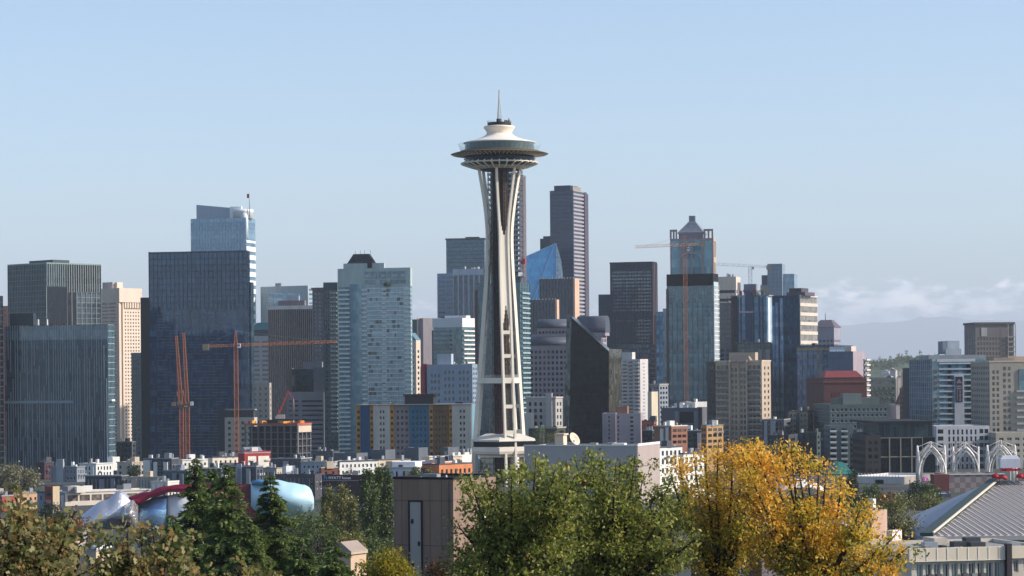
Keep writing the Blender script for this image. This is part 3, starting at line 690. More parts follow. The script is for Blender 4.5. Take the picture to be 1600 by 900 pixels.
for lab, x0, x1, x2, top, Y in (('dark pinstripe office slab with one sunlit edge, directly below the tallest tower', 843, 896, 903, 435, 2350), ('lower pinstripe slab with thin sunlit edge near the observation tower legs', 822, 868, 871.5, 468, 2250)):
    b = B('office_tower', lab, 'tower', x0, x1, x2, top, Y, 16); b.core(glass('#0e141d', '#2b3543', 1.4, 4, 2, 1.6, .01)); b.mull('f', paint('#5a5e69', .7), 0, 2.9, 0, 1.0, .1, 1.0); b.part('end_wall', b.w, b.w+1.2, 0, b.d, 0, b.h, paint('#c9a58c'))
    fb = MB(); n = int(b.w/2.9)
    for i in range(n+1): fb.box(max(0, i*b.w/n-.5), min(b.w, i*b.w/n+.5), -1.0, .4, b.h, b.h+1)
    fb.obj('fin_rim', paint('#8d8c92'), b.e)
b = gt('office_tower', 'plain dark slab half hidden by the banded dark tower', 935, 955, 956, 460, 2700, 8, glass('#1c2532', '#303d4d', 2, 4, 1.5, 1.6, .01), 4, 2.5, paint('#2c3542'), .5, .3, d=30)
b = B('office_tower', 'black banded tower with pale window rows beside the pyramid roofed tower', 'tower', 953, 1019, 1026, 411, 2450, 18); blk = paint('#202a3c', .5); b.core(blk, name='wall')
rows = MB(); b_h = b.h; zs = [b.z(985, 424+k*8.55) for k in range(12)]+[b.z(985, 556+k*8.5-56+42) for k in range(1)]
gl = glass('#3a4048', '#80848a', 1.6, 4, 1.2, 1.7, .02)
for k in range(12):
    zz = b.z(985, 424+k*5.4); mb = MB(); mb.box(b.w*.05, b.w*.97, -.12, -.01, zz-1.7, zz); mb.obj('window_row', gl, b.e)
for k in range(8):
    zz = b.z(985, 500+k*5.4); mb = MB(); mb.box(b.w*(.1 if k == 0 else .62), b.w*(.97-.02*max(0, k-3)), -.12, -.01, zz-1.6, zz); mb.obj('window_row', glass('#24292f', '#666c72', 1.6, 4, 1.6, 1.7, .02), b.e)
b.mull('f', blk, 0, 3.1, 0, .5, .1, .25); b.mull('r', paint('#6a5a5e', .6), 0, 5, 0, 1.6, .1, .8); b.part('cornice', -.3, b.w+.3, -.35, b.d, b.h, b.h+1.5, blk)
# pyramid roofed tower
b = B('skyscraper', 'granite and teal glass tower with a pyramid roof behind the crane', 'tower', 1047, 1114, 1118, 372, 2500, 12); tg = glass('#3b6f7d', '#6fa0aa', 3, 8, 1.2, 2.0, .01, big=.2); gr = paint('#8e7f80', .6)
b.core(tg); H = b.h; b.mull('f', gr, 42, 11.3, 3.6, 2.2, .3, .5, z0=H-86, z1=H); b.mull('r', paint('#c7a995'), 21, 8, 5, 4, .4, .6)
c0, c1 = b.u(1061, 6, 365), b.u(1099, 6, 365); za, zb_ = b.z(1080, 363, None, 6), b.z(1080, 344, None, 10); ya, yb = 3, 3+(c1-c0)
b.part('attic_wall', c0, c1, ya, yb, H-.1, za-1.5, paint('#7c7480', .6)); b.part('cornice', c0-.8, c1+.8, ya-.8, yb+.8, za-1.5, za, gr)
mb = MB(); cx, cyy = (c0+c1)/2, (ya+yb)/2; hw = (c1-c0)/2; mb.loft([[(cx-q, cyy-q, z), (cx+q, cyy-q, z), (cx+q, cyy+q, z), (cx-q, cyy+q, z)] for q, z in ((hw+.6, za), (hw*.16, zb_))])
mb.obj('pyramid_roof', paint('#6f7684', .5), b.e); mb = MB()
for k in range(1, 7):
    f = k/7.5; q = hw*(1-f*.84)+.6; z = za+(zb_-za)*f; mb.box(cx-q, cx+q, cyy-q-.15, cyy+q+.15, z-.15, z+.15)
mb.obj('roof_seam', paint('#9aa0aa', .5), b.e); b.part('lantern', cx-3, cx+3, cyy-3, cyy+3, zb_-1, b.z(1080, 337, None, 10), paint('#6d7680', .5))
mb = MB(); rr = hw*.92; pts = [(cx+rr*math.cos(math.pi*t/14), -.6, H-22+rr*.75*math.sin(math.pi*t/14)) for t in range(15)]; mb.tube(pts, 1.2, 4, 0, False); mb.box(cx-2.5, cx+2.5, -.5, -.02, H-12, H-5); mb.obj('arch_trim', paint('#8d9096', .6), b.e)
for x0, x1 in ((-.2, c0-1), (c1+1, b.w+.2)):
    mb = MB(); 
    for x in (x0, (x0+x1)/2-.7, x1-1.6): mb.box(x, x+1.6, -.4, 1.5, H, H+7)
    mb.box(x0, x1, -.4, 1.5, H+7, H+9); mb.obj('corner_loggia_frame', gr, b.e)
b = pt('office_tower', 'cream banded office tower behind the striped glass construction tower', 1112, 1150, 1157, 432, 2600, 16, paint('#d9c6b3'), 8.5, 40, .96, .36, PANED, None, top_m=11)
rig(b, 4, 17, hmax=5)
b = B('office_tower', 'pale grey stepped tower with a taller core at its middle', 'tower', 1199, 1222, 1227, 412, 2600, 14); b.core(paint('#7c8d9c', .5), name='wall'); b.mull('f', paint('#8c9ba8', .5), 4.2, 4, .6, .3)
b.part('east_wing', b.u(1215, 6, 440), b.u(1241, 6, 440), 6, 30, 0, b.z(1230, 428, None, 6), glass('#58748a', '#8ca6b6', 2, 4, 1.2, 2, .02)); b.part('west_wing', b.u(1188, 4, 440), b.u(1203, 4, 440), 4, 30, 0, b.z(1194, 445, None, 4), paint('#8fa0ae', .5)); b.part('west_attic', b.u(1190, 8, 440), b.u(1202, 8, 440), 8, 30, b.z(1194, 445, None, 4), b.z(1194, 430, None, 8), paint('#4d5761', .5))
b = pt('hotel_tower', 'mauve punched window tower with dark hipped roof at the skyline end', 1272, 1303, 1313.5, 511, 2700, 22, paint('#8f8b98'), 5, 4.4, .5, .5, PANED, None, top_m=12)
mb = MB(); W, D, H = b.w, b.d, b.h; zt = b.z(1290, 500, None, D/2); mb.loft([[(-.8, -.8, H), (W+.8, -.8, H), (W+.8, D+.8, H), (-.8, D+.8, H)], [(W*.2, D*.35, zt), (W*.75, D*.35, zt), (W*.75, D*.65, zt), (W*.2, D*.65, zt)]]); mb.obj('hip_roof', paint('#5b5560', .7), b.e)
mb = MB(); mb.lathe([(.4, zt-.5), (.3, zt+6), (.1, zt+8)], 6, (W*.4, D*.5)); mb.obj('roof_mast', DKGRAY, b.e)
# --- dark cluster on one side
b = gt('glass_tower', 'dark slate tower cut by the edge of the picture', -45, -6, 4, 462, 1560, 30, G_DARK, 3.9, 3, M_SLATE, .6, .3)
b = pt('brick_building', 'salmon brick tower sliver beside the finned green grey tower', 3, 12, 14, 478, 2200, 12, paint('#a2685a'), 4, 4, .3, .4, d=20)
b = B('office_tower', 'finned green grey tower with a notched dark bay above the blue slab', 'tower', 12.5, 73, 157, 412, 1950, 42); b.core(glass('#1c262e', '#4a5a62', 1.8, 4, 1.6, 1.7, .03)); fin = paint('#7c8a8a', .5)
b.mull('f', fin, 4.1, 2.0, .5, .45, .1, .6); D = b.d; cut = D*.36; H = b.h
b.mull('r', fin, 0, 2.0, .5, .45, .1, .6, u0=0, u1=cut, z0=H-17, z1=H); b.mull('r', paint('#848985', .5), 0, 2.2, .5, .5, .1, .8, u0=cut, u1=D, z0=H-21)
b.mull('r', paint('#7b7f80', .5), 4.1, 4.6, .35, .5, .1, .5, u0=cut, u1=D, z1=H-21); b.mull('r', paint('#2b3340', .5), 4.1, 5, .4, .25, .1, .2, u0=0, u1=cut, z1=H-17)
b.part('bay_shade_glazing', b.w+.04, b.w+.2, .3, cut, 0, H-17.5, G_DARK); b.part('bay_shade_glazing', b.w+.04, b.w+.15, cut+.4, cut+9, 0, H-21.5, glass('#0a0d12', '#23282e', 2.2, 4.1, 1.6, 1.4, .03)); b.part('roof_screen', b.w*.4, b.w+.2, cut*.3, cut*1.15, H, H+3.2, paint('#39464c', .5)); parapet(b, paint('#77908a', .4), 1.0, .3)  # flat overlays: shade of the recessed bay put into dark glass colour
b = B('office_tower', 'wide blue grey glass slab with thin white vertical strips, below the finned tower', 'tower', 7, 168, 178, 507, 1560, 14); b.core(glass('#142434', '#3d5868', 1.5, 3.9, 2.0, 1.6, .03, big=.5)); H = b.h
b.mull('f', paint('#283744', .5), 3.9, 0, .45, .2, .1, .1); r9 = random.Random(5)
mb = MB(); T = b.T('f'); n = int(b.w/1.55)
for i in range(n):
    x = b.w*(i+.5)/n; z = 0
    while z < H-2:
        l = r9.choice((8, 12, 16, 24, 40)); z2 = min(H, z+l)
        if r9.random() < .78: mb.box(x-.13, x+.13, -.45, -.02, z, z2)
        z = z2
mb.obj('vertical_fin_trim', paint('#8fa0a8', .45, .1), b.e); b.part('glass_crown', .2, b.w-.2, -.42, -.14, H-9, H-.3, glass('#3c4b53', '#62747c', 1.5, 3.9, 1.3, 1.8, .03))
b.part('terrace_band', 0, b.w*.66, -.6, -.46, b.z(90, 630), b.z(90, 626), paint('#7c9098', .4))
b.mull('r', paint('#9ab0b4', .5), 3.9, 2, .4, .25, .1, .3); b.part('balcony', b.w+.1, b.w+2, 1, 6, b.z(172, 627), b.z(172, 624), WHITE)
b.roofbox('mechanical_penthouse', 15, 52, 490, paint('#2f3b43', .5), .2, .6); b.roofbox('stair_tower', 57, 60, 499, WHITE, .1, .2); b.roofbox('stair_tower', 72, 74, 499, WHITE, .1, .2)
b = B('office_tower', 'cream concrete tower, one face shaded with strip windows and one sunlit', 'tower', 156, 184, 219.5, 450, 2050, 42); cw = paint('#d9c5b2', .8, .1)
b.shell(cw, f=[(1.2, b.w-2, 0, b.h-11, 2, 42, .86, .45, PANED)], r=[(6.2, b.d-.8, 0, b.h-18, 6, 40, .42, .42, PANE)])
mb = MB()
for i in range(7):
    y = 6+(b.d-8)*i/6; mb.box(b.w+.05, b.w+1.4, y, y+1.5, b.h-16, b.h-11.5)
mb.box(b.w+.02, b.w+1.8, 0, b.d, b.h-11.4, b.h-.05); mb.obj('crown_molding', cw, b.e)
b.part('corner_pier', b.w+.03, b.w+1, .2, 1.4, 0, b.h-12, cw); b.part('corner_pier', b.w+.03, b.w+1, 4, 5.2, 0, b.h-12, cw); b.roofbox('plant_room', 160, 176, 441.5, paint('#b9ada5'), .2, .6); b.roofbox('stair_tower', 174, 183, 441.5, cw, .3, .55)
b = pt('apartment_tower', 'grey green mid rise squeezed before the cream tower base', 205, 221, 224, 551, 1750, 12, paint('#6b7a7d'), 3.2, 3.6, .55, .55, PANEB, top_m=3)
b = B('glass_tower', 'huge dark navy glass slab standing behind the three orange cranes', 'tower', 233, 386, 389.5, 393, 1680, 12)
b.core(glass('#1e3048', '#41607e', 1.5, 3.95, 1.8, 1.7, .03, big=.6)); H = b.h; b.mull('f', paint('#2c3d50', .5), 3.95, 3.0, .55, .18, .1, .22, z0=b.z(300, 483)); b.mull('r', paint('#33424f', .5), 3.95, 3, .4, .2)
mb = MB(); r9 = random.Random(9); za = b.z(300, 484)
for j in range(int(za/1.97)):
    z = j*1.97; x = b.u(246, 0, 560)
    while x < b.u(341, 0, 560):
        l = r9.choice((1.5, 3, 3, 4.5, 6, 9)); 
        if r9.random() < .62: mb.box(x, x+l-.1, -.3, -.02, z, z+.5)
        x += l
for px in range(247, 341, 13): x = b.u(px, 0, 560); mb.box(x, x+.1, -.2, -.02, 0, za)
mb.obj('painted_reflection_trim', paint('#4a5a66', .4, .2), b.e)  # streaked reflections in the lower glass, put into grey bars
b.part('dark_return_wall', b.u(221.5, 6, 500), -.05, 6, b.d*.8, 0, b.z(228, 465, None, 6), paint('#1a212a', .4)); b.part('corner_bay', b.u(388.2, 3, 500), b.u(392.5, 3, 500), 3, 9, 0, b.z(391, 441, None, 3), G_STEEL)
mb = MB(); mb.box(-.4, 0-.02, -.3, b.d*.5, 0, H+1); mb.obj('edge_trim', M_SLATE, b.e); parapet(b, paint('#46525e', .5), .8, .05)
# --- big condominium and its neighbours
b = B('condo_tower', 'pale green glass condominium with white balconies and a dark hipped roof cap', 'tower', 528, 641, 643.5, 418, 1780, 14)
b.core(glass('#6a8790', '#9ab4ba', 1.7, 3.12, 1.3, 1.9, .02, big=.5, blinds=.03)); H = b.h; wt = paint('#9fb0b0', .6); fl = 3.12; zt = b.z(600, 450)
pg = paint('#a6b6b2', .6)
b.part('top_storey_wall', -.15, b.w+.15, -.35, b.d, zt+1, H, pg)
mb = MB()
for z0, z1, xs in ((b.z(600, 435), b.z(600, 424), ((570, 583), (584, 590), (592, 604), (606, 612), (614, 634))), (b.z(600, 444), b.z(600, 437), ((570, 588), (594, 606), (609, 634)))):
    for xa, xb in xs: mb.box(b.u(xa, 0, 440), b.u(xb, 0, 440), -.45, -.36, z0, z1)
mb.obj('clerestory_glazing', glass('#33454c', '#8aa0a4', 2, 2), b.e)
mb = MB(); u0, u1 = b.u(574, 0, 500), b.u(632, 0, 500); n = int(zt/fl)
for j in range(n): mb.box(u0, u1, -.45, -.02, zt-j*fl-.5, zt-j*fl)
for px in (575, 597, 604, 620, 631): x = b.u(px, 0, 500); mb.box(x-.12, x+.12, -.4, -.31, 0, zt)
mb.obj('white_floor_edging', paint('#d8e0de', .6), b.e); r9 = random.Random(2); cnt = 0
for j in range(n):
    x = u0+.4
    while x < u1-3:
        l = r9.choice((1.2, 1.8, 2.6)); 
        if r9.random() < .34 and cnt < 100: o = bpy.data.objects.new('window', window_mesh(l, 2.3, pane('#2a3a44', '#5a707a', 1.5), None)); COL.objects.link(o); o.parent = b.e; o.location = (x+l/2, -.06, zt-j*fl-2.9); cnt += 1
        x += l+r9.choice((.5, 3, 6))
mb = MB(); u0, u1 = b.u(548, 0, 500), b.u(566, 0, 500); mb.box(u0, u1, -.9, -.02, 0, zt+3); mb.obj('bay_glazing', glass('#648790', '#86a6ad', 2.2, 3.1, 1.2, 2, .02, big=.5), b.e)
for xa, xb, dep in ((530, 547, 1.8), (566.3, 573.5, 1.4), (597.5, 603.5, .9), (632.3, 643, 1.6)):
    u0, u1 = b.u(xa, 0, 500), b.u(xb, 0, 500); b.balconies('f', u0, u1, zt-fl*(n-2), zt-fl*.5, n-2, paint('#dfe5e2', .6), dep, paint('#c3d0d0', .4))
b.roofbox('set_back_storey', 536.5, 600, 412, pg, .15, .7); b.roofbox('set_back_wing', 528.6, 538, 426, pg, .3, .8)
u0, u1 = b.u(542, b.d*.2, 412), b.u(587, b.d*.2, 412); za, zb_ = b.z(565, 412, None, b.d*.2), b.z(565, 397, None, b.d*.3); y0, y1 = b.d*.18, b.d*.66; ins = (u1-u0)*.25
mb = MB(); mb.loft([[(u0, y0, za), (u1, y0, za), (u1, y1, za), (u0, y1, za)], [(u0+ins, y0+ins*.6, zb_), (u1-ins*.9, y0+ins*.6, zb_), (u1-ins*.9, y1-ins*.6, zb_), (u0+ins, y1-ins*.6, zb_)]]); mb.obj('hip_roof', paint('#3b3f47', .7), b.e)
mb = MB()
for t in (0, .33, .62, 1): x = u0+ins+(u1-u0-ins*1.9)*t; mb.bar((x, y0+ins*.6, zb_-.2), (x, y0+ins*.6, zb_+2.6), .13)
mb.obj('lightning_rod_lattice', DKGRAY, b.e)
b.roofbox('roof_dome', 574, 581, 409.5, BLACK, .02, .12); mb = MB(); pt_u = b.u(607, 2, 446); mb.lathe([(2.2, zt+1.2), (2.6, zt+2.4), (1.4, zt+3.6), (.1, zt+3.9)], 10, (pt_u, -1.4)); mb.obj('terrace_shrub', paint('#2b3a22', .9, .4, .8), b.e)
b = pt('condo_tower', 'teal grey wing tower with narrow balconies attached beside the pale condominium', 505, 527, 529, 441, 1800, 8, paint('#48595c', .6), 3.12, 3.4, .6, .55, PANEB, WHITE, d=25, top_m=5)
b.balconies('f', b.w*.5, b.w*.95, 20, b.h-8, 32, paint('#b6c0bf', .6), 1.2, paint('#93a5a8', .4))
b = pt('office_building', 'sunlit cream building with stepped gable right beside the pale condominium', 640, 650, 657, 531, 2000, 36, paint('#d8c7b4'), 4.2, 3.8, .5, .5, top_m=7)
mb = MB(); W, D, H = b.w, b.d, b.h; mb.loft([[(W*.1, -.4, H), (W+.3, -.4, H), (W*.2, -.4, H+5.5)], [(W*.1, D, H), (W+.3, D, H), (W*.2, D, H+5.5)]]); mb.obj('gable_roof', paint('#5e8294', .5), b.e)
b = gt('office_tower', 'dark grey slab directly behind the cream gabled building', 640, 655, 656, 499, 2300, 10, paint('#4d5864'), 4, 4, paint('#5c6671'), .8, .8, d=25)
b = pt('office_building', 'plain grey block with one sunlit blank flank beside the white topped condo', 655, 661, 690, 497, 2250, 60, paint('#8d8689'), 9, 4, .001, .001, PANED, faces='f')
b.part('sunlit_flank', -1.5, -.02, -1.5, 3, 0, b.h+.4, paint('#d6bfae')); b.mull('r', paint('#77727a'), 0, 0); b.shell  # sunlight on the flank is put into its pale colour
b = B('condo_tower', 'glass condo tower with a white screen top and white balcony corner', 'tower', 677, 722, 745, 511, 1920, 30); b.core(glass('#173034', '#4f7c7c', 2, 3.3, 1.5, 1.9, .03)); H = b.h; wh = paint('#dcdcdc', .5, .06)
b.part('white_screen_crown', -.4, b.w+.5, -.5, b.d, H, b.z(715, 497), wh); b.part('dark_flank', b.u(675, 2, 540), -.02, 2, b.d*.6, 0, H-2, paint('#1d2a35', .5)); b.roofbox('plant_room', 695, 728, 493.5, paint('#c9ccd0'), .3, .6, bot=H+2)
b.balconies('f', b.w*.02, b.w*.62, H-3.4*26, H-3.4, 26, paint('#8e9aa0', .6), 1.4, paint('#6c7e86', .4)); b.balconies('r', .5, b.d*.92, H-3.4*26, H-3.4, 26, paint('#e6e2dc', .6), 1.6, paint('#e0ddd8', .5))
b = B('apartment_building', 'blue grey apartment block with red strip beside the white topped condo', 'building', 667, 738, 746, 569, 1640, 13); b.shell(paint('#8493a3'), r=[grid(b, 'r', 3.1, 3.6, .5, .5, PANEB)], f=[(2, b.w*.3, 4, b.h-5, 3, 14, .5, .5, PANEB), (b.w*.36, b.w*.62, 4, b.h-3, 3, 14, .5, .5, PANEB), (b.w*.68, b.w*.94, 4, b.h-3, 3, 14, .5, .5, PANEB)])
b.part('red_wall_strip', b.u(659, 2, 600), b.u(664, 2, 600), 2, 18, 0, b.h+.5, paint('#a52f3c')); b.part('grey_flank', b.u(657, 6, 600), b.u(672, 6, 600), 6.02, 17, 0, b.h-1.2, paint('#6f7076')); b.roofbox('lift_house', 683, 705, 553, paint('#a2adb8'), .2, .6); rig(b, 5, 21)
# --- colourful apartment block
b = B('apartment_block', 'long multicoloured apartment block in blue, cream, brown and orange panels', 'building', 557, 737, 748, 632, 1460, 9)
ye, nv, wt_, tl, br = paint('#b5812f'), paint('#16456b'), paint('#b5b0a6'), paint('#2d627c'), paint('#6b4e30')
gp = paint('#857c7c'); xs = [(557, 564, ye, 1), (564.2, 578, nv, 0), (578.2, 584, ye, 1), (584.2, 610, wt_, 2), (610.2, 616, ye, 1), (616.2, 640, gp, 4), (640.2, 671, tl, 3), (671.2, 677, ye, 1), (677.2, 702, br, 3), (702.2, 707, ye, 1), (707.2, 737, wt_, 2)]
pro = {1: 0, 0: .8, 2: .6, 4: -.6, 3: .3}; nf = 10; fh = (b.h-1.5)/12.2; Hh = b.h
b.core(gp, name='core_wall', h=Hh-1)
mats_ = []
for xa, xb, m, k in xs:
    ua, ub = b.u(xa, 0, 660), b.u(xb, 0, 660); o = pro[k]
    sub = B.__new__(B); sub.__dict__.update(b.__dict__); sub.w = ub-ua; sub.d = 3; sub.h = Hh
    e2 = bpy.data.objects.new('wall_section', None)
    cols = {0: None, 1: (.3, sub.w-.2, 1, .8), 2: (sub.w*.36, sub.w*.72, 2, .5), 3: (sub.w*.1, sub.w*.9, 4, .38), 4: (sub.w*.1, sub.w*.95, 3, .5)}[k]
    mb = MB(); T = lambda u, v, oo=0: (ua+u, -o-.9-oo, v)
    us = [0, sub.w]; wins = []
    if cols:
        bw_ = (cols[1]-cols[0])/cols[2]
        for i in range(cols[2]):
            for j in range(12):
                z0 = Hh-2.2-(j+1)*fh+fh*.3; wins.append((cols[0]+bw_*(i+.5-cols[3]/2), cols[0]+bw_*(i+.5+cols[3]/2), z0, z0+fh*.48))
    mb.box(ua, ub, -o-.9, -.02, 0, Hh); wl = mb.obj('wall_panel', m, b.e)
    wm = window_mesh(wins[0][1]-wins[0][0], wins[0][3]-wins[0][2], PANED if k != 4 else PANE, None) if wins else None
    for (a, c, z0, z1) in wins:
        o2 = bpy.data.objects.new('window', wm); COL.objects.link(o2); o2.parent = b.e; o2.location = (ua+(a+c)/2, -o-.9-.03, z0)
mb = MB(); mb.box(-.3, b.w+.3, -2.2, b.d, Hh-.02, Hh+.35); mb.obj('roof', paint('#8f8f86'), b.e)
b.part('end_wall', b.w, b.w+.3, -.8, b.d, 0, Hh-.05, paint('#6c94a4')); b.roofbox('dark_penthouse', 632, 677, 617.5, paint('#26272d'), .3, .7); b.roofbox('penthouse_canopy', 630, 679, 616, BLACK, .25, .75, bot=b.z(650, 619, None, b.d*.3))
rig(b, 7, 31, hmax=1.6)
# --- construction site and mid rises near the cranes
b = pt('office_building', 'cream block of small square windows behind the hammerhead crane', 351, 397, 402, 652, 1640, 16, paint('#b5aba0'), 3.7, 4.2, .45, .5, PANED, top_m=1.6)
b.roofbox('attic_storey', 353, 396, 641, paint('#3c3d42'), .2, .8); b.roofbox('roof_slab', 351, 398, 639.2, paint('#8d8a88'), .15, .85, bot=b.z(375, 641, None, b.d*.2)); b.part('dark_flank', b.u(341, 3, 690), -.02, 3, b.d*.7, 0, b.h+6, paint('#343c44'))
b = B('unfinished_building', 'unfinished concrete frame with orange formwork along its top floor', 'building', 381, 465, 487, 664, 1560, 24); H = b.h; co = paint('#6f6f72', .85, .2); ls = paint('#c9b7a5', .85)
b.part('interior_shade_box', 2.5, b.w-2.5, 2.5, b.d, 0, H-1, paint('#25272c')); nfl = 7  # darkness between the open slabs put into a near-black box
for j in range(nfl+1):
    z = H-j*4.3
    if z < 1: break
    b.part('floor_slab', 0, b.w, 0, b.d, z-.4, z, co if j else paint('#8d8078'))
mb = MB()
for i in range(9): x = .3+(b.w-1.2)*i/8; mb.box(x, x+.8, .3, 1.1, 0, H-.4)
for i in range(4): y = 1+(b.d-2.2)*i/3; mb.box(b.w-1.1, b.w-.3, y+.12, y+.92, 0, H-.4)
mb.obj('column_frame', co, b.e); r9 = random.Random(12)
for i in range(11):
    x = b.w*(i+.3)/11; b.part('formwork_panel', x, x+r9.uniform(.9, 2.2), r9.uniform(.5, b.d*.5), b.d*.55, H, H+r9.uniform(1.2, 3.4), paint(r9.choice(['#c9772e', '#d98f3c', '#8a4a33', '#3c4046'])))
mb = MB(); mb.box(-.2, b.w+.2, -.25, -.05, H+.05, H+1.0); mb.box(b.w+.05, b.w+.2, 0, b.d, H+.05, H+1.1); mb.obj('safety_net', paint('#b2573c'), b.e)
b.part('dark_shed', b.w*.42, b.w*.62, 1, 6, H, H+3.2, paint('#22262b')); b.part('hoarding_panel', b.w-.1, b.w+.25, b.d*.05, b.d*.95, H-4.5, H-.6, ls)
mb = MB()
for i in range(14): x = b.w*.72+i*.9; mb.bar((x, 1+i % 3, H), (x, 1+i % 3, H+r9.uniform(1, 3.5)), .12)
mb.obj('rebar_lattice', paint('#7a5a48'), b.e); site = b
b = B('office_building', 'grey concrete office with strip windows behind the unfinished frame', 'building', 448, 506, 512, 612, 1830, 14); b.shell(paint('#8d8a8d'), f=[(b.w*.4, b.w-.6, 6, b.h-5, 1, 11, .96, .36, PANED), (.6, b.w*.34, 6, b.h-5, 2, 11, .6, .36, PANED)])
b.roofbox('dark_glass_attic', 456, 488, 577, glass('#0c1618', '#2c4446', 3, 4), .2, .8); b.roofbox('attic_frame', 449, 455.8, 575, paint('#6b5d55'), .25, .8); b.roofbox('stair_tower', 489, 507, 574, paint('#6b7077'), .3, .8); b.roofbox('plant_room', 473, 503, 565.5, paint('#7f848b'), .4, .7, bot=b.h+15)
# --- barrel vault building, black wedge, cream block
b = B('office_tower', 'lilac granite building with stepped barrel vault roofs beside the black wedge', 'tower', 826, 888, 905, 541, 2050, 8, d=60); lil = paint('#978f98', .7)
b.shell(lil, f=[grid(b, 'f', 4.4, 3.6, .55, .55, PANED, None, 2.2)])
def vault(name, pa, pb, py0, py1, ya, yb, m, bot):
    u0, u1 = b.u(pa, ya, py0), b.u(pb, ya, py0); z0, z1 = b.z(pa, py0, u0, ya), b.z(pa, py1, u0, ya); b.part(name+'_wall', u0+.4, u1-.4, ya+.4, yb-.4, bot, z0, lil)
    mb = MB(); r_ = []
    for x in (u0, u1): r_.append([(x, ya+(yb-ya)*(.5-.5*math.cos(math.pi*t/14)), z0+(z1-z0)*math.sin(math.pi*t/14)**.7) for t in range(15)])
    mb.loft(r_, 0, True, True); return mb.obj(name, m, b.e)
slt = paint('#4a4f5c', .5)
vault('barrel_roof', 826, 889, 540, 522, .5, b.d-.5, slt, b.h-.3); vault('barrel_roof', 838, 889, 513, 498, 8, b.d-8, slt, b.h+8)
mb = MB()
for i in range(9): u0 = b.u(842+i*5.2, 8.3, 517); mb.box(u0, u0+1.6, 8.2, 8.35, b.h+10.5, b.h+12.5)
mb.obj('attic_glazing', PANED, b.e)
b = B('office_tower', 'second barrel vaulted granite block with sunlit arched end behind the black wedge', 'tower', 902, 940, 948, 524, 2150, 24); b.shell(lil, f=[grid(b, 'f', 4.4, 3.6, .55, .55, PANED, None, 2)], r=[grid(b, 'r', 4.4, 3.4, .5, .55, PANED, None, 2)])
vault('barrel_roof', 900, 946, 520, 494, .5, b.d-.5, slt, b.h-.3); mb = MB(); mb.loft([[(b.w+.3+dx, b.d*(.5-.42*math.cos(math.pi*t/10)), b.h+2+11*math.sin(math.pi*t/10)) for t in range(11)] for dx in (-2, .2)]); mb.obj('arched_gable', paint('#c9aa93'), b.e)
def black_wedge():
    Y = 1660; o = P(887, HY, Y); o.z = 0
    e = thing('glass_building', 'black wedge shaped building with one steep sloping roofline', 'building', o)
    q = lambda px, py, dy=0: (P(px, py, Y).x-o.x+dy*.12, dy, max(ground(Y)-.5, P(px, py, Y).z))
    fr = [(887.5, 760), (892, 495), (951, 549), (951, 760)]
    mb = MB(); mb.loft([[q(x, y, 0) for x, y in fr], [q(x, y, 34) for x, y in fr]]); mb.obj('wall', glass('#04060a', '#0a1018', 2, 3.6, 2.5, 1.22, .01), e)
    s2 = [(880, 760), (885.5, 492), (893, 494), (888.2, 760)]
    mb = MB(); mb.loft([[q(x, y, -.8) for x, y in s2], [q(x, y, 6) for x, y in s2]]); mb.obj('side_glazing', glass('#16201f', '#4b524c', 1.6, 3.4, 1.6, 1.8, .08), e)
    s3 = [(951.3, 760), (951.3, 545), (969, 556), (971, 760)]
    mb = MB(); mb.loft([[q(951.3, 760, 1), q(951.3, 545, 1), q(966.6, 545, 24), q(967.5, 760, 24)], [q(951.3, 760, 4), q(951.3, 545, 4), q(964, 545, 27), q(965, 760, 27)]]); mb.obj('end_glazing', glass('#26261f', '#4d4a3c', 1.6, 3.4, 1.2, 1.6, .1), e)
    mb = MB(); a, c = Vector(q(892, 495, -.1)), Vector(q(951, 549, -.1)); mb.bar(a, c, .22); mb.obj('roof_edge_trim', DKGRAY, e)
    mb = MB()
    for k in range(1, 14): z = P(900, 760-k*18, Y).z; mb.bar((q(889, 600)[0]+.5, -.06, z), (q(950, 600)[0], -.06, z), .07)
    mb.obj('floor_seam', paint('#141a22'), e)
black_wedge()
b = pt('heritage_building', 'small cream stone building at the foot of the lilac vaulted block', 822, 868, 879, 622, 1530, 26, paint('#a8a39c'), 3.9, 3.6, .5, .55, PANE, None, top_m=1.6)
b.part('cornice', -.5, b.w+.5, -.6, b.d, b.h-.02, b.h+.8, paint('#b9b2a8')); b.part('corner_tower', b.w*.68, b.w*.9, -1.2, -.02, 0, b.h+3, paint('#aaa59f')); b.part('white_annex', b.w*.05, b.w*.3, -5, -1, 0, b.z(830, 645), paint('#c6bfb4'))
b = B('apartment_tower', 'white balcony tower with rows of dark recesses beside the black wedge', 'tower', 971, 1000, 1012.5, 561, 1780, 28); b.shell(paint('#bdb8b6'), f=[(.3, b.w-.6, 3, b.h-1, 3, 26, .72, .52, PANED)], r=[(b.d*.3, b.d*.6, 3, b.h-2, 2, 26, .4, .4, PANE)])
b.roofbox('lift_house', 971.5, 987.5, 550.5, paint('#c6bfbc'), .1, .5); b.balconies('f', .4, b.w*.3, 6, b.h-3.2, 24, paint('#c9c3c0'), .9); b.balconies('f', b.w*.66, b.w-.7, 6, b.h-3.2, 24, paint('#c9c3c0'), .9)
b = gt('office_building', 'dark low office slab behind the white balcony tower', 966, 1016, 1018, 537, 2050, 10, G_NAVY, 4, 3, paint('#2c3542'), .7, .3, d=30)
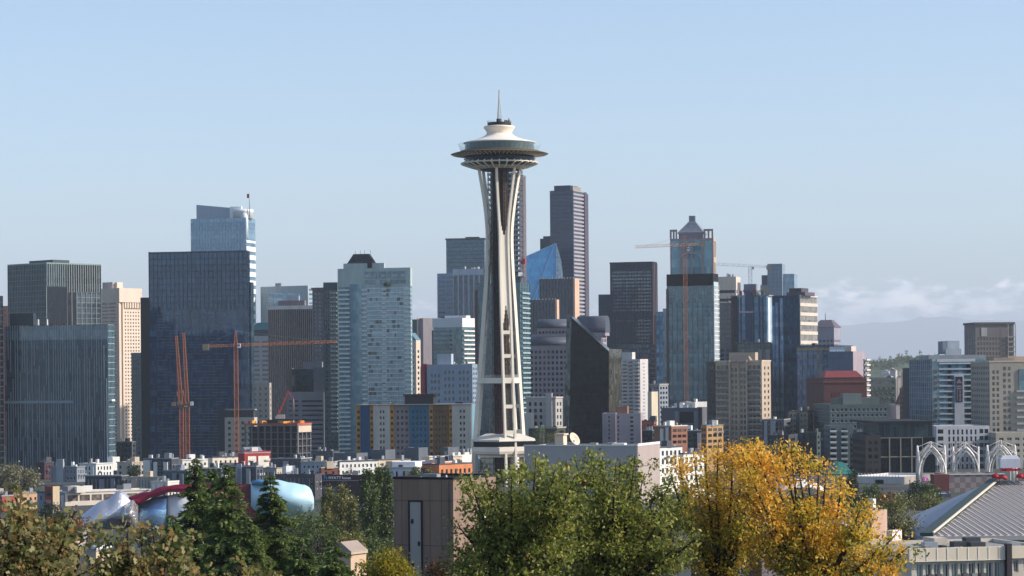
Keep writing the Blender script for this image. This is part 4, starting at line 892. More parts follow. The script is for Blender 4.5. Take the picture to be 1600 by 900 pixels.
for lab, x0, x1, x2, top in (('narrow pink grey apartment slab in shade beside the black wedge foot', 941, 962, 964.5, 645.5), ('broad pink grey apartment slab with a single column of windows', 962.5, 1001, 1003, 646)):
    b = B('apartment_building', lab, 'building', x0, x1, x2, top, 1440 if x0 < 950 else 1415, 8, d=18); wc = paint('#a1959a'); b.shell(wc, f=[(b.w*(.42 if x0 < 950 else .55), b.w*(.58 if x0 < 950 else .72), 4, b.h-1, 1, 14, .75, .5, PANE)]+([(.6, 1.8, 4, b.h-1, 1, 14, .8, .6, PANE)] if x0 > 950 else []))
    if x0 > 950: b.roofbox('brick_lift_house', 964, 980, 635, paint('#8a6455'), .2, .7)
# --- right half of downtown
b = B('condo_tower', 'teal glass condo with black netting floors behind the red crane mast', 'tower', 1042, 1114, 1122, 446, 1950, 20); b.core(glass('#22404a', '#5f868e', 2.3, 3.5, 1.5, 1.85, .03)); H = b.h
b.mull('f', paint('#4c5f63', .5), 3.55, 4.2, .3, .28, .1, .3, z1=b.z(1080, 472)); zl = b.z(1080, 471)
b.part('netted_floors_wall', -.2, b.w+.2, -.2, b.d, H+.05, b.z(1080, 428), paint('#131519', .9, .4, .6)); mb = MB(); zz = zl
b.mull('f', paint('#8b8f8e', .7), 3.4, 2.3, .7, .45, .2, .4, z0=zl, name='concrete_frame'); b.part('white_edge_wall', b.w, b.w+.6, .3, b.d*.9, 0, b.z(1118, 440), glass('#8fa3a8', '#c3cdd0', 1.5, 3.4, 1.2, 1.8, .03)); b.mull('r', paint('#dfe0de'), 3.5, 3, .5, .5, .3, .3, off=.6)
b.part('brown_edge_trim', -.6, 1.4, -.45, -.32, 0, H-2, paint('#5d4a48')); b.part('shoulder_wing', b.u(1036, 5, 520), -.7, 5, 20, 0, b.z(1039, 482, None, 5), glass('#2b4c5d', '#7ba0b4', 2, 3.5, 1.3, 1.9, .03))
b = gt('condo_tower', 'narrow stepped blue glass tower between the black banded tower and teal condo', 1025, 1036, 1043, 487, 2250, 18, glass('#2c5569', '#7fb0c8', 2.5, 4, 1.1, 2, .04), 4, 3, paint('#5f7480'), .5, .4)
b.part('stair_wall', -2.2, -.02, 0, 15, 0, b.h-3, paint('#7a5c52'))
b = pt('office_tower', 'grey gridded mid rise between teal condo and striped glass tower', 1121, 1144, 1150, 473, 2250, 14, paint('#5f6670'), 4.2, 4.6, .68, .6, PANED, top_m=2)
rig(b, 3, 5)
# striped glass tower under construction
b = B('unfinished_tower', 'blue striped glass tower under construction with concrete core and slim white crane', 'tower', 1152, 1198, 1206, 462, 2080, 18); b.core(glass('#5a7f96', '#a3c0cf', 2.4, 3.6, 1.0, 2.0, .02, big=.25)); H = b.h
mb = MB()
for t in (.0, .1, .27, .33, .52, .72, .84): mb.box(b.w*t, b.w*t+b.w*.05, -.5, -.02, 0, H-1)
mb.obj('dark_stripe_trim', paint('#3d4a5a', .5), b.e); b.mull('f', paint('#6c8494'), 3.6, 0, .2, .2, .12, .1); b.part('white_edge_wall', b.w+.02, b.w+.7, b.d*.1, b.d*.5, 0, H-1.5, paint('#cfd6da'))
b.part('scaffold_wall', b.u(1143, 4, 520), -.05, 4, b.d*.8, 0, b.z(1146, 462), paint('#4c4a4e', .8, .4, .5)); hs = MB()
for i in range(4): x = -9+i*2.2; hs.bar((x, 3.6, 5), (x, 3.6, H), .22)
for j in range(int(H/3)): hs.bar((-9, 3.6, j*3), (-2.4, 3.6, j*3+(0 if j % 2 else 3)), .15)
hs.obj('hoist_lattice', paint('#7a4f4a', .7), b.e); b.part('top_slab', -5, b.w+2, -1, b.d, H, H+.7, paint('#a39a94'))
b.roofbox('concrete_core', 1162, 1181, 444, paint('#6c7280', .8), .3, .6); b.roofbox('core_formwork', 1161, 1182, 453, paint('#8a4c4c'), .27, .3, bot=b.z(1170, 456)); b.part('core_column', b.w*.28, b.w*.5, -1.2, -.51, H*.45, H+4, paint('#41536b', .6)); b.part('safety_screen_edging', b.w*.1, b.w*.56, -1.6, -1.25, b.z(1175, 489), b.z(1175, 486), paint('#b9a9b5'))
for i in range(6): b.part('formwork_panel', b.w*(.05+.15*i), b.w*(.05+.15*i)+2, 2, 4, H+.7, H+random.Random(i).uniform(1.5, 5), paint(('#8b3f3f', '#c2c4c6', '#4a5568')[i % 3]))
b = gt('office_building', 'dark green glass podium under the striped construction tower', 1152, 1203, 1207, 536, 1990, 10, glass('#101b20', '#2d4248', 2.5, 3.6), 3.6, 3, paint('#30424a'), .5, .2, d=25)
b.part('upper_terrace', -2, b.w+1, -1.5, 12, b.h, b.h+.8, paint('#5d6a70')); rig(b, 7, 6)
for px in (1184, 1196): b.part('concrete_pier', b.u(px, -.2, 560), b.u(px+7, -.2, 560), -.3, -.14, 0, b.z(px, 546), paint('#8d8588'))
b = B('condo_tower', 'dark blue rounded condo with a sunlit banded office wing', 'tower', 1207, 1249, 1276, 461, 2020, 30); b.core(glass('#142c42', '#3d6482', 1.6, 3.5, 1.8, 1.8, .03)); b.mull('f', paint('#22384a', .5), 3.5, 5.5, .3, .2)
b.mull('r', paint('#cdbfb0'), 7.4, 0, 2.6, .2, .8, .1, name='cream_spandrel_edging'); b.part('glass_corner', b.w+.02, b.w+.4, 0, b.d, 0, b.h-2, glass('#4b4a46', '#8d877c', 3, 3.7, 1.1, 1.7, .08))
b.roofbox('penthouse', 1233, 1252, 450.5, paint('#4a4650'), .1, .5); b.roofbox('penthouse_base', 1229, 1258, 457, paint('#565059'), .05, .6)
mb = MB()
for px in (1209, 1214, 1221): x = b.u(px, -.5, 500); mb.lathe([(1.5, 0), (1.5, b.h-2-(1221-px)*.5)], 10, (x, -.2))
mb.obj('round_column_trim', glass('#4d6577', '#93a9b6', 1, 3.5), b.e)
b = B('office_building', 'wide blue glass building with a yellow roof edge', 'building', 1245, 1296, 1331, 541, 1920, 24); b.core(glass('#17304a', '#4a6f92', 2, 3.8, 1.4, 1.9, .04, big=.6)); b.mull('f', paint('#33485c'), 3.8, 4, .35, .2); b.part('yellow_roof_edging', .2, b.w, -.6, -.35, b.h-2.6, b.h-1.6, paint('#b98c3a')); b.part('roof_slab', -2, b.w+4, -1.4, b.d*.8, b.h, b.h+1, paint('#3c4f60')); b.part('dark_slot_wall', b.w*.62, b.w*.8, -.5, -.34, 0, b.h-4, G_GREY); rig(b, 5, 61)
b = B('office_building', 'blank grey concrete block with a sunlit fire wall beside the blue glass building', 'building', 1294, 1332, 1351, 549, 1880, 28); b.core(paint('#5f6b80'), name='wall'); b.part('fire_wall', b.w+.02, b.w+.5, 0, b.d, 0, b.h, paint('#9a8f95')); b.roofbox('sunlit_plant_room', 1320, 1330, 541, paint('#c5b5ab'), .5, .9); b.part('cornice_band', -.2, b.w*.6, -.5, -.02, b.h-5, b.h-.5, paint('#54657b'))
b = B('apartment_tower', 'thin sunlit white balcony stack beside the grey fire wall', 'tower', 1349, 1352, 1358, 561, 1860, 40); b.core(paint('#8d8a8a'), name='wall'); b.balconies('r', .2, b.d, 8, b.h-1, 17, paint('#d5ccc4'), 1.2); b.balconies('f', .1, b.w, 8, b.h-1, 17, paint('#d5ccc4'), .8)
b = B('brick_building', 'dark red brick building with a sloped red metal roof', 'building', 1265, 1287, 1354, 590, 1720, -3, 'left', d=70); rb = paint('#5e3634'); b.shell(rb, f=[(b.w*.15, b.w*.45, b.h*.3, b.h-10, 5, 1, .4, 1, paint('#7c2f38'))]); H, W = b.h, b.w
b.part('cornice', -.5, W+.4, -.5, b.d, H-3.4, H-2.7, paint('#7d4d46')); mb = MB(); mb.loft([[(W*.02, -.3, H), (W*.93, -.3, H), (W*.93, 26, H), (W*.02, 26, H)], [(W*.07, 4, H+4.5), (W*.78, 4, H+4.5), (W*.78, 20, H+4.5), (W*.07, 20, H+4.5)]]); mb.obj('metal_roof', paint('#7c3b3c', .5), b.e)
b = pt('apartment_tower', 'slim brick and glass building attached to the beige apartment tower', 1104, 1119, 1121, 565, 1520, 10, paint('#5b5350'), 3.3, 3.4, .7, .6, PANEB, d=20)
b = B('apartment_tower', 'beige apartment tower with blue glass corners and a sunlit window end', 'tower', 1118, 1190, 1204, 565, 1500, 26); bg = paint('#b09e8a'); H = b.h; W = b.w
b.shell(bg, f=[(.6, W*.3, 2, H-1.5, 3, 18, .8, .68, PANEB), (W*.33, W*.48, 2, H-3, 2, 18, .62, .6, PANEB), (W*.52, W*.67, 2, H-3, 2, 18, .62, .6, PANEB), (W*.7, W-.6, 2, H-1.5, 3, 18, .8, .68, PANEB)], r=[(2, b.d-1, 2, H-2, 2, 18, .38, .5, PANE)])
fh = (H-3.5)/18; rl_ = paint('#5c6368', .5); b.balconies('f', .5, W*.3, 3, H-6, 17, paint('#7e7468'), 1.3, rl_); b.balconies('f', W*.7, W-.5, 3, H-6, 17, paint('#7e7468'), 1.3, rl_)
b.part('centre_bay_pier', W*.3, W*.33, -1.5, -.02, 0, H+1, bg); b.part('centre_bay_pier', W*.485, W*.515, -1, -.02, 0, H+1, bg); b.part('centre_bay_pier', W*.67, W*.7, -1.5, -.02, 0, H+1, bg)
mb = MB(); mb.loft([[(W*.24, -1.2, H), (W*.78, -1.2, H), (W*.78, b.d*.7, H), (W*.24, b.d*.7, H)], [(W*.36, 1, H+3.4), (W*.7, 1, H+3.4), (W*.7, b.d*.6, H+3.4), (W*.36, b.d*.6, H+3.4)]]); mb.obj('hip_roof', paint('#8b7f74'), b.e); b.roofbox('lift_house', 1139, 1180, 551, bg, .3, .6); parapet(b, paint('#c3b39f'), .9, .25)
b = pt('apartment_building', 'teal grey apartment block of fine grid windows before the red brick building', 1276, 1296, 1389, 632, 1460, -2, paint('#53605f'), 3.2, 2.5, .74, .62, PANEB, WHITE, side='left', d=60, top_m=1.5, rbw=4, cat='building')
b.part('lower_roof_storey', b.w*.12, b.w*.86, 4, 22, b.h-1, b.z(1330, 622), paint('#56615f')); b.roofbox('penthouse', 1317, 1346, 615, paint('#66716f'), .05, .2); rig(b, 6, 71, hmax=2)
mb = MB()
for u0, u1 in ((b.u(1297, -6, 690), b.u(1306, -6, 690)), (b.u(1315, -6, 690), b.u(1324, -6, 690))):
    pass
b2 = B('apartment_building', 'pale framed balcony wing in front of the teal grey apartment block', 'building', 1278, 1296, 1333, 665, 1400, -2, 'left', d=20); b2.shell(paint('#5d6b6e'), l=[grid(b2, 'l', 3.2, 4, .5, .5, PANEB)], f=[(.4, 3.6, 2, b2.h-1, 1, 9, .9, .6, PANED), (6.4, 9.8, 2, b2.h-1, 1, 9, .9, .6, PANEB)])
b2.balconies('f', .3, 3.7, 2, b2.h-3.5, 9, paint('#c9c9c8'), .9); b2.balconies('f', 6.3, 9.9, 2, b2.h-3.5, 9, paint('#a9b1b3'), .9)
b = B('pavilion_hall', 'low hall with a teal metal roof and little cupola', 'hall', 1283, 1300, 1350, 741, 1270, -3, 'left', d=30); b.shell(paint('#3f6a66')); mb = MB(); W, D, H = b.w, b.d, b.h; mb.loft([[(-.5, -.6, H), (W*.7, -.6, H), (W*.7, D, H), (-.5, D, H)], [(3, D*.4, H+5.4), (W*.5, D*.4, H+5.4), (W*.5, D*.6, H+5.4), (3, D*.6, H+5.4)]]); mb.obj('metal_roof', paint('#2f6e66', .5), b.e); b.part('cupola', W*.1, W*.22, 2, 5, H+2, H+6.4, paint('#4a8078'))
b = B('office_building', 'black glass office with concrete grid frame and flat overhanging roof', 'building', 1334, 1372, 1461, 684, 1310, -4, 'left', d=70); H, W, D = b.h, b.w, b.d; b.core(glass('#080c10', '#1e2a31', 1.8, 3.8, 2.2, 1.6, .02)); fr = paint('#8d877b')
b.mull('f', fr, 10.3, 5.75, .6, .6, .4, .7, u1=W*.78, name='concrete_frame'); b.mull('f', paint('#232b31'), 3.5, 2, .2, .12, .1, .15, u0=0); b.mull('l', paint('#4c4b49'), 3.5, 6, .5, .5, .1, .3); zt = b.z(1410, 661)
b.part('set_back_glazing', W*.02, W*.98, 2.5, D*.8, H, zt-.1, glass('#1c2a2e', '#4f666a', 2.2, 5, 1.3, 1.7, .03)); b.part('roof_slab', -2, W+.6, .2, D*.9, zt, zt+1, paint('#191b1f')); mb = MB()
for i in range(10): x = .4+(W-1)*i/9; mb.bar((x, .8, H), (x, .8, zt), .16)
mb.obj('roof_post_frame', paint('#3c4246'), b.e)
b = pt('brick_building', 'dark brick loft block adjoining the black glass office', 1332, 1352, 1376, 680, 1290, -2, paint('#3c3736'), 3.5, 3.6, .6, .55, PANED, side='left', d=40)
b = B('terraced_building', 'grey green terraced block with planted balconies near the wooded ridge', 'building', 1352, 1358, 1399, 590, 2100, -2, 'left'); b.shell(paint('#5c6a68'), f=[(.5, b.w-.5, 4, b.h-1, 1, 9, .97, .5, PANEB)]); rig(b, 4, 77, hmax=2); mb = MB()
for k in range(16): r9 = random.Random(k); mb.lathe([(.3, b.h-10-4*(k % 3)), (1, b.h-9-4*(k % 3)), (.1, b.h-8-4*(k % 3))], 7, (b.w*(k+.5)/16, -.6))
mb.obj('planter_foliage', paint('#4d5c34', .9, .4, 1), b.e)
b = pt('office_building', 'brown brick slab beside the yellow and white condo', 1412, 1425, 1441, 606, 1820, -4, paint('#6d5a52'), 3.6, 3.4, .55, .5, PANEB, side='left', d=40)
b = B('office_building', 'narrow dark tower with mustard yellow vertical strips beside the blue white condo', 'tower', 1420, 1424, 1440, 575, 1640, -2, 'left', d=30); b.core(paint('#45484a'), name='wall'); b.part('yellow_trim', b.w*.2, b.w*.42, -.3, -.02, 0, b.h-1, paint('#a07a2c')); b.part('yellow_trim', b.w*.6, b.w*.8, -.3, -.02, 0, b.h*.6, paint('#a07a2c'))
b = B('low_building', 'pale low block with dark gabled wall behind the black glass office', 'building', 1394, 1400, 1416, 632, 1900, -4, 'left', d=30); b.shell(paint('#bdb7b0')); mb = MB(); mb.loft([[(0, y, b.h), (b.w, y, b.h), (b.w, y, b.h+18)] for y in (-.3, 4)]); mb.obj('gabled_wall', paint('#4a3a40'), b.e)
# blue and white condo with a banner
b = B('condo_tower', 'blue glass and white frame condo carrying a tall dark banner', 'tower', 1436, 1457, 1540, 561, 1510, -4, 'left', d=60); H, W = b.h, b.w; b.core(glass('#355663', '#7fa3b0', 2.2, 3.3, 1.2, 1.9, .025, big=.35)); wf = paint('#b7bcc4', .6)
b.mull('l', paint('#8b9198'), 3.3, 5, .5, 1.2); fl = 3.3; n = int((H-3)/fl); mb = MB(); ua, ub = W*.12, W*.78
for j in range(n): mb.box(ua, ub if j % 5 else W*.8, -.5, -.02, H-2.6-j*fl-.5, H-2.6-j*fl+.35)
mb.box(W*.08, W*.8, -.6, -.02, H-1.8, H-.02); mb.obj('white_spandrel_edging', wf, b.e)
u0, u1 = b.u(1491, 0, 620), b.u(1506, 0, 620); zb0, zb1 = b.z(1498, 628), b.z(1498, 588.5); b.part('white_bay_wall', u0, u1, -.75, -.52, 0, zb1+.8, wf)
mb = MB()
for pa, pb in ((1459, 1464), (1481, 1486.5), (1510, 1520)):
    for j in range(n):
        if (j*7+pa) % 5 < 4: mb.box(b.u(pa, 0, 600), b.u(pb, 0, 600), -.3, -.02, H-2.6-j*fl-2.6, H-2.6-j*fl-.6)
mb.obj('dark_pane_glazing', PANED, b.e); b.part('corner_glazing', W*.82, W+.05, -.5, -.02, 0, H-1, glass('#3f6474', '#7396a2', 2, 3.3, 1.2, 1.9, .02))
for px in (1441, 1447, 1455): mb = MB(); x = b.u(px, b.d*.1, 600)
b.roofbox('roof_terrace_frame', 1451, 1540, 555, paint('#8d9397'), .12, .5); b.roofbox('lift_house', 1473, 1480, 533, paint('#7a828c'), .2, .4, bot=H+3); b.roofbox('lift_house', 1480.3, 1499, 532.5, paint('#aab2ba'), .2, .4, bot=H+3); b.roofbox('lift_house_base', 1478, 1502, 545, paint('#a3abb2'), .15, .19, bot=H+1); rig(b, 8, 81, hmax=3)
ban = tag(b.part('banner', b.u(1493, -.8, 610), b.u(1504, -.8, 610), -.95, -.8, zb0, zb1, paint('#2a2238', .7)), 'tall dark purple banner on blue and white condo', 'banner', None)
ban.parent = None; ban.location = b.org; ban.rotation_euler = (0, 0, -b.th)
mb = MB(); uc = b.u(1498.5, -1, 610); zt = zb1-1.6; k = .35
for p, q in (((uc-1.3, zt-1.9), (uc, zt)), ((uc, zt), (uc+1.3, zt-1.9)), ((uc-1.5, zt-2.1), (uc+1.5, zt-2.1)), ((uc-.7, zt-1.9), (uc, zt-.9)), ((uc, zt-.9), (uc+.7, zt-1.9))): mb.bar((p[0], -.98, p[1]), (q[0], -.98, q[1]), .14)
mb.obj('logo_emblem', paint('#b9b4bf'), ban); mb = MB()
for z in (zb1-5.2, zb1-6.5): 
    for i in range(6): mb.box(uc-1.5+i*.52, uc-1.5+i*.52+.36, -.99, -.955, z-.95, z)
for i in range(3):
    for j in range(5): mb.box(uc+.1, uc+1.3, -.99, -.955, zb1-8.3-i*2.3-j*.4, zb1-8.3-i*2.3-j*.4+.22)
for j in range(13): mb.box(uc-1.4, uc-.8, -.99, -.955, zb1-8.2-j*.5, zb1-8.2-j*.5+.28)
mb.obj('banner_lettering', paint('#8f8a9a'), ban)
b = B('apartment_building', 'white framed podium building with orange window strips below the blue white condo', 'building', 1459, 1463, 1546, 666, 1400, -4, 'left', d=30); H, W = b.h, b.w
b.shell(paint('#c3c3c6'), f=[(.5, W*.14, 1, H-1, 1, 7, .85, .6, PANED), (W*.2, W*.78, 1, H-1.4, 7, 7, .42, .72, PANED), (W*.8, W-.3, 1, H-1, 2, 7, .78, .6, PANED)], l=[]); mb = MB()
for i in range(7):
    for j in range(5): x = W*.2+W*.58*(i+.5)/7+1.0; z = 3+j*3.6+(i % 2)*1.2; mb.box(x, x+.45, -.06, -.01, z, z+2.3)
mb.obj('orange_panel_trim', paint('#a86a3a'), b.e)
b = pt('office_tower', 'brown concrete frame tower with open corner balconies above the beige apartments', 1508, 1524, 1584, 507, 1930, -5, paint('#76706e', .7), 3.7, 2.4, .62, .62, PANED, side='left', d=32, top_m=9, rbw=5)
b.part('roof_slab', -.8, b.w+.8, -.8, b.d+.8, b.h, b.h+1.6, paint('#5d585a')); mb = MB()
for j in range(17): z = b.h-10-j*3.7; mb.box(b.w-5, b.w+1.2, -1.2, -.03, z, z+.8)
mb.box(b.w+.6, b.w+1.2, -1.2, -.6, 0, b.h); mb.box(b.w-5, b.w-4.4, -1.25, -1.21, 0, b.h); mb.obj('corner_balcony_frame', paint('#a19a94'), b.e); b.part('blank_panel', b.w*.15, b.w*.3, -.3, -.02, b.h-9, b.h-2.5, paint('#a9a6a3'))
b = B('apartment_building', 'beige apartment tower with white balconies at the picture edge', 'tower', 1539, 1546, 1660, 566, 1450, -5, 'left', d=40); H, W = b.h, b.w; bg = paint('#9c9589')
b.shell(bg, f=[(1, W*.14, 2, H-4, 2, 18, .6, .6, PANEB), (W*.17, W*.3, 2, H-2, 2, 18, .6, .6, PANEB), (W*.62, W*.98, 2, H-2, 5, 18, .6, .6, PANEB)], l=[grid(b, 'l', 3.2, 4, .5, .5, PANEB)])
b.balconies('f', W*.36, W*.6, 4, H*.74, 13, paint('#b5b3ad'), 1.6, paint('#9aa3a6')); b.part('bay_glazing', W*.4, W*.56, -.6, -.02, H*.75, H-4, glass('#36545c', '#6d8c92', 3, 3.2)); b.roofbox('penthouse', 1553, 1585, 559, paint('#8b7d72'), .2, .5); b.roofbox('penthouse', 1575, 1640, 557, paint('#b59a86'), .3, .6); parapet(b, paint('#b9ad99'), .8, .25)
b = pt('apartment_building', 'low beige wing at the foot of the beige apartment tower', 1549, 1556, 1660, 676, 1390, -5, paint('#b0a898'), 3.2, 4.4, .6, .55, PANEB, WHITE, side='left', d=20, bars=1)
# ------------------------------------------------------------------ cranes and the concrete pump
ORANGE = paint('#bb7448', .6, .2); PALE = paint('#cfc3b4', .6, .1); WHITEP = paint('#c8ccd0', .5, .08)
def lattice(name, p, q, wd, m, parent, step=None, r=.16, tri=False, taper=1.0):
    p, q = Vector(p), Vector(q); t = (q-p).normalized(); a = t.orthogonal().normalized() if abs(t.z) < .9 else Vector((1, 0, 0)).cross(t).normalized()
    if abs(t.z) < .9: a = Vector((0, 0, 1)).cross(t).normalized()
    b = t.cross(a); L_ = (q-p).length; step = step or wd*1.1; n = max(2, round(L_/step)); mb = MB()
    cs = [a*wd/2+b*wd/2, -a*wd/2+b*wd/2, -a*wd/2-b*wd/2, a*wd/2-b*wd/2] if not tri else [a*wd/2-b*wd/2, -a*wd/2-b*wd/2, b*wd/2]
    k = len(cs); at = lambda i, c: p+(q-p)*(i/n)+c*(1+(taper-1)*i/n)
    for c in cs: mb.bar(at(0, c), at(n, c), r)
    for i in range(n):
        for j in range(k):
            c, d = cs[j], cs[(j+1) % k]; mb.bar(at(i, c), at(i, d), r*.7); mb.bar(at(i, c if i % 2 else d), at(i+1, d if i % 2 else c), r*.7)
    return mb.obj(name, m, parent)
def crane(label, px, ytop, ybot, jx0, jy0, jx1, jy1, Y, m, wd=2.0, peak=None, cwx=None, dz=0, jm=None, r=.15):
    """hammerhead crane: mast from ybot to ytop, jib from (jx0, jy0) to (jx1, jy1)"""
    o = P(px, ybot, Y); e = thing('tower_crane', label, 'crane', o)
    g = lambda x, y, dy=0: P(x, y, Y)-o+Vector((0, dy, 0))
    zt = g(px, ytop).z; lattice('mast_lattice', (0, 0, -15), (0, 0, zt), wd, m, e, r=r)
    jm = jm or m; lattice('jib_lattice', g(px, jy0+(jy1-jy0)*(px-jx0)/(jx1-jx0)), g(jx1, jy1), wd*.75, jm, e, tri=True, r=r*.8)
    lattice('counter_jib_lattice', g(px, jy0+(jy1-jy0)*(px-jx0)/(jx1-jx0)), g(jx0, jy0), wd*.6, jm, e, tri=True, r=r*.8)
    mb = MB(); c = g(jx0+(4 if jx0 < jx1 else -4)*1200/Y, jy0); 
    for i in range(3): mb.box(c.x-1.6+i*1.3, c.x-.5+i*1.3, -1, 1, c.z-2.4, c.z+1.2)
    mb.obj('counterweight_block', paint('#8a7a6c'), e); mb = MB(); mb.box(wd*.5, wd*.5+1.7, -1.9, -.1, zt-2.9, zt-.4); cab = mb.obj('cab', paint('#d5d8da'), e)
    mb = MB(); mb.box(wd*.5+.2, wd*.5+1.5, -1.96, -1.91, zt-2, zt-.8); mb.obj('cab_window', PANEB, cab)
    if peak:
        zp = g(px, peak).z; lattice('peak_lattice', (0, 0, zt), (0, 0, zp), wd*.8, m, e, r=r*.8, taper=.3)
        mb = MB()
        for f in (.45, .85): mb.bar((0, 0, zp), g(px+(jx1-px)*f, jy1), .07)
        mb.bar((0, 0, zp), g(jx0, jy0), .07); mb.obj('pendant_cable', STEEL, e)
    return e
crane('orange hammerhead crane with long level jib over the unfinished frame', 370, 536, 700, 318, 541, 527, 533.5, 1540, ORANGE, 2.3, peak=517)
crane('orange mast crane with pale jib standing before the pyramid roofed tower', 1072.5, 386, 628, 1101, 381, 992, 385.5, 1890, ORANGE, 2.6, peak=368, jm=paint('#d0a37c', .6))
crane('slender white crane with long flat jib on the striped construction tower', 1172.5, 416, 446, 1203, 417, 1120, 412.5, 2100, WHITEP, 2.6, jm=WHITEP)
def luffer(label, px, ybot, yp, jx, jy, Y):
    o = P(px, ybot, Y); e = thing('tower_crane', label, 'crane', o); g = lambda x, y: P(x, y, Y)-o; zt = g(px, yp).z
    lattice('mast_lattice', (0, 0, -12), (0, 0, zt), 2.3, ORANGE, e, r=.16); p0 = Vector((0, 0, zt))
    lattice('jib_lattice', p0, g(jx, jy), 2.0, ORANGE, e, r=.15, taper=.6); mb = MB(); mb.box(-1.9, 1.9, -1.9, 1.9, zt-.8, zt+.8); mb.box(-6, -1.95, -1.2, 1.2, zt-.5, zt); mb.obj('slewing_frame', paint('#6a4a38'), e)
    mb = MB(); mb.box(-6.2, -3.6, -1.3, 1.3, zt+.02, zt+2.2); mb.obj('counterweight', paint('#7d6e63'), e); mb = MB(); mb.box(1.95, 3.7, -1.8, -.2, zt-.6, zt+1.8); mb.obj('cab', paint('#c5c9cc'), e)
    mb = MB(); mb.tube([(-1.5, 0, zt+.8), (-2.6, 0, zt+9)], .28, 4); mb.bar((-2.6, 0, zt+9), g(jx, jy), .07); mb.bar((-2.6, 0, zt+9), (-4.5, 0, zt+2.2), .07); mb.obj('luffing_frame', ORANGE, e)
luffer('orange luffing crane with raised jib, shorter of the close pair', 284, 690, 634, 275.5, 525, 1600)
luffer('orange luffing crane with raised jib, taller of the close pair', 293.5, 712, 632, 287, 520, 1580)
e = thing('luffing_crane', 'small dark crane with yellow jib on top of the striped construction tower', 'crane', P(1180, 459, 2082)); g = lambda x, y: P(x, y, 2082)-P(1180, 459, 2082)
lattice('jib_lattice', g(1178, 458), g(1203, 450), 1.4, paint('#8d7a3c'), e, r=.22); mb = MB(); mb.box(-2.5, 1, -1.5, 1.5, -2, 1.4); mb.obj('cab', paint('#3c4046'), e)
def pump():
    Y = 1545; o = P(437, 657, Y); e = thing('concrete_pump', 'red folding concrete pump boom standing on the unfinished frame', 'construction machine', o); g = lambda x, y: P(x, y, Y)-o; red = paint('#c23b36', .5)
    for a, c, r in (((435.5, 646), (437, 640), .8), ((436.5, 645), (450, 611.5), .55), ((450, 611), (458.5, 623), .42)):
        mb = MB(); mb.tube([g(*a), g(*c)], [r, r*.8], 4, 0, False); mb.obj('boom_arm', red, e)
    mb = MB(); mb.tube([g(458.5, 623), g(459.3, 646)], .28, 6); mb.obj('hose', paint('#9a7a74'), e); mb = MB(); mb.box(-1.5, 3.2, -1, 1, 1, 3.6); mb.box(-2.5, -1.55, -1, 1, 1, 2.6); mb.obj('base_body', paint('#b5aaa4'), e); mb = MB(); mb.box(-4, 8, -2, 2, 0, .95); mb.obj('climbing_base', BLACK, e)
pump()
# ------------------------------------------------------------------ low rise quarter
def low(label, x0, x1, x2, top, Y, th, mat, cols=0, rows=3, rc=0, wu=.5, wv=.5, gm=None, fm=None, side='right', name='low_rise_block', cat='building', d=None, roof=None, n_rig=5, seed=0, fh=3.1, bars=0):
    b = B(name, label, cat, x0, x1, x2, top, Y, th, side, d)
    k = {}; o = 'r' if side == 'right' else 'l'; z0 = max(.5, b.h-1.1-rows*fh); nr = max(1, int((b.h-1.1-z0)/fh+.01)); z0 = b.h-1.1-nr*fh
    if cols: k['f'] = [(.6, b.w-.6, z0, b.h-1.1, cols, nr, wu, wv, gm or PANE, fm, None, bars)]
    if rc: k[o] = [(.6, b.d-.6, z0, b.h-1.1, rc, nr, wu, wv, gm or PANE, fm, None, bars)]
    b.shell(mat, roof or paint('#c9c7c3', .9, .2, .2), parapet=.7, **k)
    q9 = random.Random(int(x1*13+top)); tone = paint(q9.choice(['#d5d3cf', '#9a9da3', '#4a4d54', '#b7a893', '#7d848c']), .8)
    if cols or rc:
        mb = MB(); o_ = q9.choice((.15, .35)); mb.box(-o_, b.w+o_, -o_, -.02, b.h-.45, b.h+.1); mb.box(b.w+.02, b.w+o_, -.01, b.d, b.h-.45, b.h+.1); mb.obj('cornice_trim', tone, b.e)
        for t in (.12, .4, .72):
            if q9.random() < .5 and b.w > 8: b.part('bay', b.w*t, b.w*t+q9.uniform(1.6, 3), -.8, -.02, 0, b.h-q9.uniform(.6, 2), tone)
        if q9.random() < .7 and side == 'right':
            for t in (.2, .5, .8):
                if q9.random() < .6: zz = b.h-1.3-fh*.98; mb = MB(); y = b.d*t; l = min(2.6, b.d*.16); mb.box(b.w+.02, b.w+1.1, y, y+l, zz-.1, zz); mb.box(b.w+1.04, b.w+1.1, y, y+l, zz+.01, zz+1); mb.obj('balcony', tone, b.e)
        if q9.random() < .55: u = b.w*q9.uniform(.1, .7); b.part('stair_house', u, u+2.8, b.d*.3, b.d*.3+3.5, b.h-.7, b.h+2.5, tone)
    if n_rig: rig(b, n_rig, seed or int(x0*7+top), hmax=2.4)
    return b
WT = paint('#d5d3cf', .7, .08); CH = paint('#3e4149', .8); GB = paint('#80858d', .8); MAR = paint('#3f2a30', .8)
low('maroon walk-up with a sunlit pink flank beside the round grey tree', 57, 69.5, 84.5, 722, 1320, 38, paint('#4a3238'), 3, 5, 3, .4, .5, n_rig=3)
low('grey gabled townhouse block with pale bay windows', 79, 120, 133, 729, 1260, 24, GB, 7, 5, 3, .5, .6, PANEB, WT).part('gable_bay', 4, 8, -1, -.02, 0, 12, paint('#9a9da3'))
low('white apartment block with tall window bays before the blue grey slab', 124, 150, 176, 724, 1330, 35, WT, 4, 5, 5, .45, .62, PANE, None, n_rig=4)
low('white stair house block with bright sunlit side', 168, 176, 187, 714, 1345, 35, paint('#cfcdc8'), 0, 2, 0, n_rig=0)
